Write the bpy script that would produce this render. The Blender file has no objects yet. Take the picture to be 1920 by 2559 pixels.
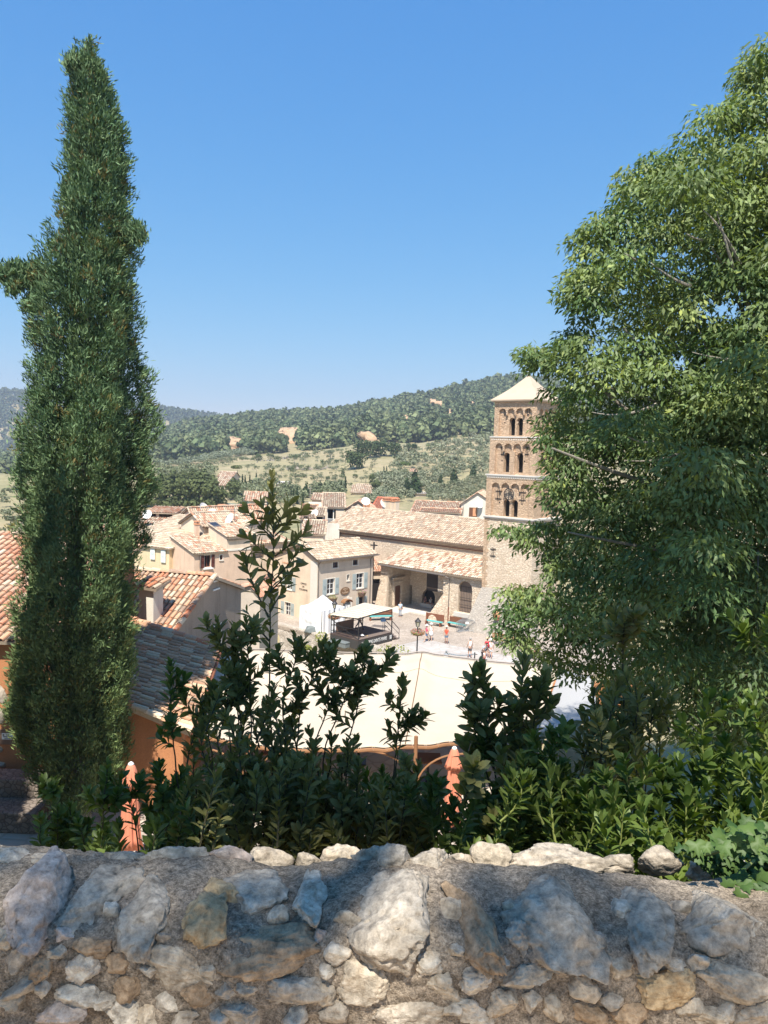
import bpy, bmesh, math, random
import numpy as np
from mathutils import Vector, Matrix, noise as mn
from math import sin, cos, pi, radians, tan, atan2, sqrt
random.seed(7); RNG = np.random.default_rng(7)
SC = bpy.context.scene
COL = SC.collection

# ------------------------------------------------------------------ camera
CZ, FPX, PITCH, ROLL = 17.5, 1920.0, 4.5, 1.7      # eye 17.5 m above the square
def _rx(a):
    c, s = cos(a), sin(a); return np.array([[1,0,0],[0,c,-s],[0,s,c]])
def _rz(a):
    c, s = cos(a), sin(a); return np.array([[c,-s,0],[s,c,0],[0,0,1.]])
CR = _rx(radians(90-PITCH)) @ _rz(radians(ROLL))
CC = np.array([0., 0., CZ])
def ray(p): return CR @ np.array([(p[0]-960)/FPX, -(p[1]-1279.5)/FPX, -1.0])
def P(p, D):
    d = ray(p); return CC + d*(D/d[1])
def G(p, z):
    d = ray(p); return CC + d*((z-CZ)/d[2])
def proj(q):
    q = (np.asarray(q)-CC) @ CR
    return 960-FPX*q[...,0]/q[...,2], 1279.5+FPX*q[...,1]/q[...,2]
cd = bpy.data.cameras.new('camera'); cam = bpy.data.objects.new('camera', cd); COL.objects.link(cam)
M4 = Matrix([list(CR[i])+[CC[i]] for i in range(3)]+[[0,0,0,1]])
cam.matrix_world = M4
cd.sensor_fit = 'HORIZONTAL'; cd.sensor_width = 36; cd.lens = 36; cd.clip_start = .05; cd.clip_end = 9000
SC.camera = cam

def crop(x0, y0, k): return lambda x, y: (x0+x*k, y0+y*k)
A1=crop(0,900,.2893);A2=crop(360,1180,.2892);A3=crop(660,1340,.2048);A4=crop(900,1300,.241);A5=crop(1180,920,.1808)
A6=crop(360,940,.3012);A7=crop(800,900,.3012);A8=crop(1000,1480,.2048)
B1=crop(0,1400,.3436);B3=crop(400,1600,.4217);B4=crop(1000,1600,.3012);B5=crop(1420,1480,.3436)
B6=crop(0,2100,.5783);B7=crop(960,2100,.5783)
C1=crop(700,1220,.1807);C2=crop(960,1240,.1807);C3=crop(780,1400,.1807);C4=crop(1080,1420,.1325);C5=crop(360,1260,.1687);C6=crop(1280,1240,.1808);C7=crop(700,1480,.1084)
FF=crop(0,0,1.1566)

class Wall:
    "vertical plane through o, u axis at ang degrees; n points to the viewer's side"
    def __init__(s, o, ang):
        s.o = np.array(o[:2], float); a = radians(ang)
        s.u = np.array([cos(a), sin(a)]); s.n = np.array([s.u[1], -s.u[0]])
    def off(s, k):
        w = Wall.__new__(Wall); w.o = s.o+s.n*k; w.u = s.u; w.n = s.n; return w
    def uz(s, p):
        d = ray(p); t = ((s.o-CC[:2])@s.n)/(d[:2]@s.n); q = CC+d*t
        return float((q[:2]-s.o)@s.u), float(q[2])
    def at(s, u, z, n=0.):
        q = s.o+s.u*u+s.n*n; return np.array([q[0], q[1], z])
    def rect(s, a, b):
        "pixel corners (upper left, lower right) -> ua, ub, za, zb"
        (u0, z0), (u1, z1) = s.uz(a), s.uz(b)
        return min(u0,u1), max(u0,u1), min(z0,z1), max(z0,z1)

# ------------------------------------------------------------------ objects
def props(o, label=None, cat=None, group=None, kind=None):
    if label: o['label'] = label
    if cat: o['category'] = cat
    if group: o['group'] = group
    if kind: o['kind'] = kind
    return o
def thing(name, label, cat, loc=(0,0,0), group=None):
    o = bpy.data.objects.new(name, None); COL.objects.link(o)
    o.location = tuple(float(v) for v in loc); o.empty_display_size = .3
    return props(o, label, cat, group)
def root_loc(par):
    l = np.zeros(3)
    while par is not None:
        l = l+np.array(par.location); par = par.parent
    return l
def link_mesh(name, me, mat, parent=None):
    o = bpy.data.objects.new(name, me)
    if mat is not None: me.materials.append(mat)
    COL.objects.link(o)
    if parent is not None: o.parent = parent
    return o

class MB:
    "collects faces for ONE mesh object"
    def __init__(s): s.v=[]; s.f=[]; s.c=[]; s.col=(1,1,1)
    def add(s, pts, faces, col=None):
        b=len(s.v); col = col or s.col
        for p in pts: s.v.append((float(p[0]),float(p[1]),float(p[2]))); s.c.append(col)
        for f in faces: s.f.append([b+i for i in f])
    def poly(s, pts, col=None): s.add(pts, [list(range(len(pts)))], col)
    def hexa(s, p, col=None):
        s.add(p, [(0,3,2,1),(4,5,6,7),(0,1,5,4),(1,2,6,5),(2,3,7,6),(3,0,4,7)], col)
    def box(s, c, d, rot=0, col=None):
        "centre of base c, dims d, turned by rot"
        x,y,z=c; a,b,h=d[0]/2,d[1]/2,d[2]; cr,sr=cos(rot),sin(rot)
        q=[(-a,-b),(a,-b),(a,b),(-a,b)]
        q=[(x+i*cr-j*sr, y+i*sr+j*cr) for i,j in q]
        s.hexa([(i,j,z) for i,j in q]+[(i,j,z+h) for i,j in q], col)
    def wbox(s, W, u0,u1,z0,z1,n0,n1, col=None):
        q=[(u0,n1),(u1,n1),(u1,n0),(u0,n0)]
        s.hexa([W.at(u,z0,n) for u,n in q]+[W.at(u,z1,n) for u,n in q], col)
    def bar(s, a, b, w, h=None, col=None):
        "square bar from a to b"
        a=Vector(a); b=Vector(b); d=(b-a).normalized(); h=h or w
        up=Vector((0,0,1)) if abs(d.z)<.95 else Vector((1,0,0))
        x=d.cross(up).normalized()*w/2; y=x.cross(d).normalized()*h/2
        s.hexa([a-x-y,a+x-y,a+x+y,a-x+y,b-x-y,b+x-y,b+x+y,b-x+y], col)
    def tube(s, pts, r, seg=6, col=None, cap=True):
        pts=[Vector(p) for p in pts]; n=len(pts)
        if not hasattr(r,'__len__'): r=[r]*n
        rings=[]; ref=None
        for i,p in enumerate(pts):
            d=(pts[min(i+1,n-1)]-pts[max(i-1,0)])
            d = d.normalized() if d.length>1e-9 else Vector((0,0,1))
            if ref is None: ref = d.orthogonal().normalized()
            x=(ref-d*ref.dot(d)); x = x.normalized() if x.length>1e-6 else d.orthogonal().normalized()
            ref=x; y=d.cross(x)
            rings.append([p+(x*cos(2*pi*k/seg)+y*sin(2*pi*k/seg))*r[i] for k in range(seg)])
        fs=[]
        for i in range(n-1):
            for k in range(seg):
                fs.append((i*seg+k, i*seg+(k+1)%seg, (i+1)*seg+(k+1)%seg, (i+1)*seg+k))
        if cap: fs.append(tuple(range(seg-1,-1,-1))); fs.append(tuple((n-1)*seg+k for k in range(seg)))
        s.add([q for R_ in rings for q in R_], fs, col)
    def lathe(s, c, prof, seg=16, col=None, wob=None, sx=1., sy=1., rot=0.):
        "profile [(r,z)] turned round the vertical through c"
        pts=[]; n=len(prof)
        for i,(r,z) in enumerate(prof):
            for k in range(seg):
                a=2*pi*k/seg; rr=r*(wob(a,z) if wob else 1.)
                x,y=cos(a)*rr*sx, sin(a)*rr*sy
                pts.append((c[0]+x*cos(rot)-y*sin(rot), c[1]+x*sin(rot)+y*cos(rot), c[2]+z))
        fs=[(i*seg+k, i*seg+(k+1)%seg, (i+1)*seg+(k+1)%seg, (i+1)*seg+k) for i in range(n-1) for k in range(seg)]
        if prof[0][0]>1e-4: fs.append(tuple(range(seg-1,-1,-1)))
        if prof[-1][0]>1e-4: fs.append(tuple((n-1)*seg+k for k in range(seg)))
        s.add(pts, fs, col)
    def ball(s, c, r, seg=12, rings=7, col=None, sz=1., sx=1., sy=1., rot=0.):
        s.lathe(c, [(max(r*sin(pi*i/rings),1e-4), -r*cos(pi*i/rings)*sz) for i in range(rings+1)], seg, col, None, sx, sy, rot)
    def build(s, name, mat, parent=None, smooth=False, bevel=0):
        loc=root_loc(parent) if parent is not None else np.zeros(3)
        me=bpy.data.meshes.new(name)
        v=np.array(s.v)-loc
        me.from_pydata(v.tolist(), [], s.f)
        at=me.color_attributes.new('tint','FLOAT_COLOR','POINT')
        c=np.ones((len(s.v),4),np.float32); c[:,:3]=np.array([k[:3] for k in s.c]); at.data.foreach_set('color', c.ravel())
        if smooth: me.polygons.foreach_set('use_smooth',[True]*len(me.polygons))
        me.update()
        o=link_mesh(name, me, mat, parent)
        if bevel:
            b=o.modifiers.new('bevel','BEVEL'); b.width=bevel; b.segments=2; b.limit_method='ANGLE'
        return o

def np_mesh(name, V, quads=None, tris=None, cols=None, mat=None, parent=None, smooth=False):
    loc=root_loc(parent) if parent is not None else np.zeros(3)
    V=np.asarray(V,np.float32)-loc.astype(np.float32)
    me=bpy.data.meshes.new(name)
    parts=[]; tot=[]
    if quads is not None and len(quads): parts.append(np.asarray(quads,np.int32).ravel()); tot.append(np.full(len(quads),4,np.int32))
    if tris is not None and len(tris): parts.append(np.asarray(tris,np.int32).ravel()); tot.append(np.full(len(tris),3,np.int32))
    loops=np.concatenate(parts); tot=np.concatenate(tot)
    me.vertices.add(len(V)); me.vertices.foreach_set('co', V.ravel())
    me.loops.add(len(loops)); me.loops.foreach_set('vertex_index', loops)
    me.polygons.add(len(tot)); st=np.concatenate([[0],np.cumsum(tot)[:-1]]).astype(np.int32)
    me.polygons.foreach_set('loop_start', st); me.polygons.foreach_set('loop_total', tot)
    if smooth: me.polygons.foreach_set('use_smooth', np.ones(len(tot),bool))
    me.update(calc_edges=True)
    if cols is not None:
        at=me.color_attributes.new('tint','FLOAT_COLOR','POINT')
        c=np.ones((len(V),4),np.float32); c[:,:3]=cols; at.data.foreach_set('color', c.ravel())
    return link_mesh(name, me, mat, parent)

def text_part(txt, W, u, z, size, mat, parent, n=.02, depth=.01, name='lettering', stretch=1.0, slant=0., align='CENTER'):
    "raised letters on a wall plane, as a mesh"
    cu=bpy.data.curves.new(name,'FONT'); cu.body=txt; cu.size=size; cu.extrude=depth; cu.align_x=align; cu.align_y='CENTER'
    tmp=bpy.data.objects.new(name,cu); COL.objects.link(tmp)
    dg=bpy.context.evaluated_depsgraph_get(); me=bpy.data.meshes.new_from_object(tmp.evaluated_get(dg))
    bpy.data.objects.remove(tmp)
    loc=root_loc(parent)
    for v in me.vertices:
        q=W.at(u+v.co.x*stretch, z+v.co.y+slant*v.co.x, n+v.co.z)-loc; v.co=q
    me.materials.clear()
    return link_mesh(name, me, mat, parent)
# ------------------------------------------------------------------ materials
class NT:
    def __init__(s, name):
        s.m=bpy.data.materials.new(name); s.m.use_nodes=True; s.t=s.m.node_tree
        s.t.nodes.clear(); s.out=s.t.nodes.new('ShaderNodeOutputMaterial')
    def n(s, typ, **kw):
        nd=s.t.nodes.new(typ)
        for k,v in kw.items():
            if k.startswith('i_'):
                key=k[2:]; nd.inputs[int(key) if key.isdigit() else key].default_value=v
            else: setattr(nd,k,v)
        return nd
    def l(s, a, b): s.t.links.new(a,b)
    def mix(s, fac, a, b, mode='MIX'):
        nd=s.t.nodes.new('ShaderNodeMix'); nd.data_type='RGBA'; nd.blend_type=mode
        for sock,v in ((nd.inputs[0],fac),(nd.inputs[6],a),(nd.inputs[7],b)):
            if hasattr(v,'is_linked') or hasattr(v,'links'): s.l(v,sock)
            elif isinstance(v,(int,float)): sock.default_value=v
            else: sock.default_value=(*v,1)
        return nd.outputs[2]
    def ramp(s, src, stops):
        r=s.t.nodes.new('ShaderNodeValToRGB'); e=r.color_ramp.elements
        while len(e)<len(stops): e.new(.5)
        for q,(p,c) in zip(e,stops):
            q.position=p; q.color=(*c,1) if hasattr(c,'__len__') else (c,c,c,1)
        s.l(src,r.inputs[0]); return r.outputs[0]
    def coords(s, scale=(1,1,1)):
        tc=s.n('ShaderNodeTexCoord'); mp=s.n('ShaderNodeMapping'); mp.inputs['Scale'].default_value=scale
        s.l(tc.outputs['Object'],mp.inputs[0]); return mp.outputs[0]
    def noise(s, vec, scale, detail=4, rough=.55):
        nd=s.n('ShaderNodeTexNoise'); nd.inputs['Scale'].default_value=scale; nd.inputs['Detail'].default_value=detail; nd.inputs['Roughness'].default_value=rough
        s.l(vec,nd.inputs['Vector']); return nd.outputs['Fac']
    def voro(s, vec, scale, feature='F1', out='Distance'):
        nd=s.n('ShaderNodeTexVoronoi'); nd.feature=feature; nd.inputs['Scale'].default_value=scale
        s.l(vec,nd.inputs['Vector']); return nd.outputs[out]
    def attr(s): 
        a=s.n('ShaderNodeAttribute'); a.attribute_name='tint'; return a.outputs['Color']
    def bump(s, h, strength=.3, dist=.02):
        b=s.n('ShaderNodeBump'); b.inputs['Strength'].default_value=strength; b.inputs['Distance'].default_value=dist
        s.l(h,b.inputs['Height']); return b.outputs[0]
    def principled(s, col, rough=.8, normal=None, metal=0., spec=.3):
        p=s.n('ShaderNodeBsdfPrincipled')
        if hasattr(col,'links'): s.l(col,p.inputs['Base Color'])
        else: p.inputs['Base Color'].default_value=(*col,1)
        p.inputs['Roughness'].default_value=rough; p.inputs['Metallic'].default_value=metal
        p.inputs['Specular IOR Level'].default_value=spec
        if normal is not None: s.l(normal,p.inputs['Normal'])
        return p
    def fin(s, p):
        s.l(p.outputs[0], s.out.inputs['Surface']); return s.m

def m_plain(name, col, rough=.6, metal=0., var=.12, scale=6., bump=.0, spec=.3):
    k=NT(name); v=k.coords()
    c=k.mix(k.noise(v,scale,3), [x*(1-var) for x in col], [min(x*(1+var),.95) for x in col])
    nb=k.bump(k.noise(v,scale*6,2),bump,.01) if bump else None
    return k.fin(k.principled(c,rough,nb,metal,spec))
def m_plaster(name, col, stain=(.30,.25,.20), amt=.35, bump=.25):
    "rendered wall: blotches, faint vertical runs, fine grain"
    k=NT(name); v=k.coords(); vs=k.coords((1.6,1.6,.12))
    big=k.noise(v,.55,4,.6); run=k.noise(vs,2.2,4,.6); fine=k.noise(v,26,3)
    c=k.mix(k.ramp(big,[(.35,0.),(.7,1.)]), [x*.84 for x in col], [min(1,x*1.08) for x in col])
    f=k.ramp(run,[(.5,0.),(.8,amt)]); c=k.mix(f,c,stain)
    c=k.mix(.35,c,k.ramp(fine,[(.3,.35),(.7,.65)]),'OVERLAY')
    return k.fin(k.principled(c,.92,k.bump(fine,bump,.015),0,.15))
def m_stone(name, c1, c2, mortar, scale=2.6, flat=1.7, bump=.8, patch=None):
    "rubble masonry: flattened cells with mortar joints"
    k=NT(name); v=k.coords((1,1,flat)); vw=k.n('ShaderNodeVectorMath',operation='ADD')
    nz=k.n('ShaderNodeTexNoise'); nz.inputs['Scale'].default_value=1.4; k.l(v,nz.inputs['Vector'])
    sc=k.n('ShaderNodeVectorMath',operation='SCALE'); sc.inputs['Scale'].default_value=.35; k.l(nz.outputs['Color'],sc.inputs[0])
    k.l(v,vw.inputs[0]); k.l(sc.outputs[0],vw.inputs[1]); v2=vw.outputs[0]
    cell=k.n('ShaderNodeTexVoronoi'); cell.inputs['Scale'].default_value=scale; k.l(v2,cell.inputs['Vector'])
    edge=k.voro(v2,scale,'DISTANCE_TO_EDGE')
    sep=k.n('ShaderNodeSeparateColor'); k.l(cell.outputs['Color'],sep.inputs[0])
    c=k.mix(sep.outputs[0],c1,c2)
    c=k.mix(.5,c,k.ramp(k.noise(v,18,4),[(.25,.25),(.75,.75)]),'OVERLAY')
    if patch: c=k.mix(k.ramp(k.noise(v,.5,4,.6),[(.45,0.),(.65,.7)]),c,patch)
    j=k.ramp(edge,[(.02,1.),(.09,0.)]); c=k.mix(j,c,mortar)
    h=k.ramp(edge,[(0,0.),(.14,1.)])
    return k.fin(k.principled(c,.95,k.bump(h,bump,.05),0,.1))
def m_tile(name='roof_tile', lichen=.25):
    "fired clay tiles: own tint per tile, lichen specks and soot"
    k=NT(name); v=k.coords(); a=k.attr()
    n1=k.noise(v,9,5,.65); n2=k.noise(v,1.1,4,.6)
    c=k.mix(k.ramp(n1,[(.52,0.),(.68,lichen)]),a,(.50,.45,.36))
    c=k.mix(k.ramp(k.noise(v,23,4,.7),[(.55,0.),(.72,lichen*1.2)]),c,(.10,.085,.07))
    c=k.mix(.35,c,k.ramp(n2,[(.3,.36),(.7,.64)]),'OVERLAY')
    return k.fin(k.principled(c,.88,k.bump(n1,.3,.01),0,.2))
def m_leaf(name, rough=.45, trans=.35, spec=.35, tcol=(1.25,1.25,.45), flecks=.0):
    k=NT(name); a=k.attr(); v=k.coords()
    c=k.mix(.4,a,k.ramp(k.noise(v,31,2),[(.3,.38),(.7,.62)]),'OVERLAY')
    p=k.principled(c,rough,None,0,spec)
    t=k.n('ShaderNodeBsdfTranslucent'); k.l(k.mix(1.,c,tcol,'MULTIPLY'),t.inputs['Color'])
    mx=k.n('ShaderNodeMixShader'); mx.inputs[0].default_value=trans
    k.l(p.outputs[0],mx.inputs[1]); k.l(t.outputs[0],mx.inputs[2]); k.l(mx.outputs[0],k.out.inputs['Surface'])
    return k.m
def m_attr(name, rough=.8, metal=0., spec=.2):
    k=NT(name); a=k.attr(); v=k.coords()
    c=k.mix(.3,a,k.ramp(k.noise(v,14,3),[(.3,.38),(.7,.62)]),'OVERLAY')
    return k.fin(k.principled(c,rough,None,metal,spec))
def m_wood(name, col, dark=.55, scale=(1,1,14.)):
    k=NT(name); v=k.coords(scale)
    c=k.mix(k.noise(v,2.4,5,.6), [x*dark for x in col], col)
    return k.fin(k.principled(c,.75,k.bump(k.noise(v,6,3),.3,.01),0,.25))
def m_cobble(name, c1, c2, joint, scale=5.5, bump=.6):
    k=NT(name); v=k.coords()
    cell=k.n('ShaderNodeTexVoronoi'); cell.inputs['Scale'].default_value=scale; k.l(v,cell.inputs['Vector'])
    edge=k.voro(v,scale,'DISTANCE_TO_EDGE'); sep=k.n('ShaderNodeSeparateColor'); k.l(cell.outputs['Color'],sep.inputs[0])
    c=k.mix(sep.outputs[0],c1,c2); c=k.mix(k.ramp(edge,[(.02,.8),(.10,0.)]),c,joint)
    c=k.mix(.6,c,k.ramp(k.noise(v,.35,5,.6),[(.3,.36),(.7,.62)]),'OVERLAY')
    return k.fin(k.principled(c,.9,k.bump(k.ramp(edge,[(0,0.),(.15,1.)]),bump,.03),0,.2))

M={}
M['tile']=m_tile('clay_tile'); M['tile_old']=m_tile('weathered_clay_tile',.55)
M['church_stone']=m_stone('church_rubble',(.62,.48,.345),(.80,.67,.52),(.62,.49,.36),3.3,1.9,1.,(.74,.60,.46))
M['tufa']=m_stone('tower_tufa',(.44,.295,.19),(.62,.44,.30),(.50,.36,.25),3.4,1.6,.9,(.56,.40,.265))
M['rubble']=m_stone('grey_rubble',(.38,.325,.275),(.55,.49,.42),(.44,.385,.325),4.4,1.3,.8,(.48,.425,.36))
M['quoin']=m_plain('quoin_stone',(.40,.34,.27),.95,0,.25,6.,.5); M['white_stone']=m_plain('pale_limestone',(.62,.58,.52),.85,0,.12,3.,.3)
M['cap_stone']=m_plain('tower_cap_stone',(.50,.39,.285),.9,0,.10,1.2,.2)
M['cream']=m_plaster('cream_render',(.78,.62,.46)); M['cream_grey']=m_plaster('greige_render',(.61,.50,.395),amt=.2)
M['pink']=m_plaster('pink_render',(.74,.53,.385),(.42,.24,.14),.45); M['beige']=m_plaster('beige_render',(.75,.61,.46))
M['yellow']=m_plaster('yellow_render',(.76,.60,.38)); M['white_wall']=m_plaster('whitewashed_render',(.74,.68,.58))
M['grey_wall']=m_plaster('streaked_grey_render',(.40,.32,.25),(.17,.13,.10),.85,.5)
M['ochre']=m_plaster('ochre_render',(.46,.205,.095),(.30,.135,.07),.75,.5)
M['far_cream']=m_plaster('far_cream_render',(.66,.55,.42),amt=.1)
M['trim']=m_plain('painted_trim',(.72,.66,.57),.8); M['white']=m_plain('white_paint',(.80,.79,.76),.6,0,.05)
M['shutter']=m_plain('blue_grey_paint',(.36,.41,.40),.7,0,.08); M['shutter_white']=m_plain('pale_shutter_paint',(.72,.76,.72),.7,0,.06)
M['redwood']=m_wood('red_brown_wood',(.16,.05,.035)); M['wood']=m_wood('brown_wood',(.19,.085,.045)); M['plank']=m_wood('weathered_plank',(.30,.22,.17),.5,(9,9,.8))
M['oldwood']=m_wood('dark_timber',(.07,.048,.035)); M['benchwood']=m_wood('golden_bench_wood',(.42,.22,.085),.6,(1,1,3.))
M['rust']=m_plain('rusty_orange_metal',(.23,.085,.045),.8,.1,.25,5.); M['iron']=m_plain('dark_iron',(.045,.043,.045),.55,.6,.2)
M['steel']=m_plain('galvanised_steel',(.38,.40,.41),.4,.8,.12); M['zinc']=m_plain('zinc_pipe',(.22,.19,.17),.55,.5,.15)
M['turq']=m_plain('turquoise_paint',(.12,.44,.42),.5,0,.08); M['glass']=m_plain('dark_window_glass',(.035,.035,.04),.12,0,.3,2.,0,.6)
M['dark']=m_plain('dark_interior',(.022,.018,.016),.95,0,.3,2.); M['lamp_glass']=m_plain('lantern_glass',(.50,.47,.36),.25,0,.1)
M['canvas']=m_plain('beige_canvas',(.53,.44,.335),.9,0,.10,1.2,.3); M['canvas_seam']=m_plain('canvas_seam',(.42,.32,.22),.9); M['stage_cloth']=m_plain('stage_cloth',(.68,.57,.43),.9,0,.05,2.); M['tent']=m_plain('white_tent_cloth',(.86,.86,.87),.85,0,.03)
M['sail_shade_grey']=m_plain('shade_greyed_canvas',(.36,.35,.34),.9,0,.05,1.5,.1)  # white cloth greyed in its colour, standing in for tree shade
M['deck']=m_plain('stage_deck',(.075,.05,.042),.7,0,.2,3.); M['deck_edge']=m_plain('stage_edge_board',(.17,.13,.11),.75,0,.2,5.)
M['black']=m_plain('black_skirt',(.055,.05,.046),.8,0,.2); M['text_white']=m_plain('white_lettering',(.72,.71,.68),.7,0,.05)
M['text_dark']=m_plain('dark_lettering',(.10,.075,.055),.8,0,.1); M['sign_brown']=m_plain('sign_brown',(.20,.115,.06),.7,0,.2,8)
M['text_tan']=m_plain('tan_lettering',(.62,.46,.33),.7); M['clay']=m_plain('terracotta',(.62,.30,.16),.85,0,.15,4)
M['umbrella']=m_plain('coral_parasol_cloth',(.62,.225,.135),.85,0,.08,4.,.1); M['greybox']=m_plain('grey_plastic',(.17,.19,.19),.6,0,.15)
M['brownpanel']=m_plain('brown_panel',(.20,.125,.085),.8,0,.12,2.); M['bamboo']=m_wood('orange_bent_wood',(.33,.165,.08),.7)
M['cobble']=m_cobble('pale_cobbles',(.36,.295,.24),(.49,.415,.345),(.30,.245,.20)); M['slab']=m_cobble('pale_paving',(.42,.38,.35),(.48,.44,.40),(.37,.33,.29),1.3,.3)
M['dark_cobble']=m_cobble('worn_cobbles',(.20,.16,.13),(.28,.23,.19),(.11,.09,.07),7.)
M['pale_bounce']=m_plaster('pale_bounce_path',(.58,.45,.32)); M['floor']=m_cobble('terrace_flags',(.46,.39,.32),(.56,.48,.40),(.38,.31,.25),1.7,.4)
M['leaf_tree']=m_leaf('hackberry_leaf',.5,.33,.3); M['leaf_laurel']=m_leaf('laurel_leaf',.45,.32,.25,(1.3,1.35,.35)); M['leaf_cyp']=m_leaf('cypress_spray',.7,.12,.15)
M['leaf_far']=m_leaf('far_foliage',.85,.12,.05); M['leaf_ivy']=m_leaf('ivy_leaf',.5,.22,.25)
M['bark']=m_plain('grey_bark',(.27,.24,.20),.9,0,.3,9.,.6); M['stem']=m_plain('green_stem',(.20,.22,.06),.6,0,.3,8.); M['stem_dark']=m_plain('brown_stem',(.075,.065,.035),.75,0,.3,9.)
M['attr']=m_attr('painted_by_tint'); M['flower']=m_leaf('petals',.6,.3,.2,(1.1,1.,.9)); M['skin']=m_plain('skin',(.52,.30,.20),.6,0,.06)
# ------------------------------------------------------------------ building pieces
PAL_CHURCH=[(.52,.40,.285)]*6+[(.62,.50,.37)]*5+[(.46,.335,.235)]*4+[(.42,.265,.18)]*2+[(.43,.335,.25)]*3
PAL_PALE=[(.57,.455,.325)]*7+[(.52,.40,.28)]*5+[(.66,.54,.405)]*4+[(.47,.33,.235)]*2+[(.45,.35,.26)]*2
PAL_MIX=[(.54,.42,.30)]*5+[(.63,.51,.385)]*4+[(.44,.265,.18)]*4+[(.38,.21,.14)]*2
PAL_RED=[(.53,.29,.19)]*4+[(.48,.23,.14)]*3+[(.58,.41,.29)]*4+[(.56,.34,.22)]*2
PAL_NEAR=[(.52,.24,.14)]*5+[(.58,.33,.20)]*4+[(.62,.47,.33)]*5+[(.36,.24,.17)]*2+[(.55,.20,.10)]*2
PAL_OLD=[(.46,.24,.135)]*4+[(.54,.31,.185)]*4+[(.38,.215,.135)]*3+[(.60,.41,.26)]*3+[(.52,.22,.11)]

def wall_sheet(mb, W, u0,u1,z0,z1, holes=(), n=0., rev=.22, skip_back=False):
    "flat wall with real openings and their reveals; hole=(ua,ub,za,zb[,arch])"
    us={round(u0,4),round(u1,4)}; zs={round(z0,4),round(z1,4)}; H=[]
    for h in holes:
        ua,ub,za,zb=[round(x,4) for x in h[:4]]; H.append((ua,ub,za,zb,'h')); us|={ua,ub}; zs|={za,zb}
        if len(h)>4 and h[4]:
            r=(ub-ua)/2*h[4]; zt=round(zb+r,4); H.append((ua,ub,zb,zt,'a')); zs.add(zt)
    us=[x for x in sorted(us) if u0-1e-4<=x<=u1+1e-4]; zs=[x for x in sorted(zs) if z0-1e-4<=x<=z1+1e-4]
    def st(i,j):
        if not (0<=i<len(us)-1 and 0<=j<len(zs)-1): return 'x'
        cu,cz=(us[i]+us[i+1])/2,(zs[j]+zs[j+1])/2; k='s'
        for ua,ub,za,zb,t in H:
            if ua<cu<ub and za<cz<zb:
                if t=='h': return 'h'
                k='a'
        return k
    for i in range(len(us)-1):
        for j in range(len(zs)-1):
            k=st(i,j); a,b,c,d=us[i],us[i+1],zs[j],zs[j+1]
            if k=='s': mb.poly([W.at(a,c,n),W.at(b,c,n),W.at(b,d,n),W.at(a,d,n)])
            elif k=='h':
                for di,dj,p,q in ((-1,0,(a,c),(a,d)),(1,0,(b,c),(b,d)),(0,-1,(a,c),(b,c)),(0,1,(a,d),(b,d))):
                    if st(i+di,j+dj)=='s':
                        mb.poly([W.at(*p,n),W.at(*q,n),W.at(*q,n-rev),W.at(*p,n-rev)])
    for ua,ub,za,zb,t in H:
        if t!='a': continue
        um=(ua+ub)/2; r=(ub-ua)/2; ry=zb-za; N=10
        arc=[(um-r*cos(pi*k/N), za+ry*sin(pi*k/N)) for k in range(N+1)]
        for k in range(N):
            (a,c),(b,d)=arc[k],arc[k+1]
            cu=ua if k<N/2 else ub
            mb.poly([W.at(cu,zb,n),W.at(a,c,n),W.at(b,d,n)])
            mb.poly([W.at(a,c,n),W.at(b,d,n),W.at(b,d,n-rev),W.at(a,c,n-rev)])

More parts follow.
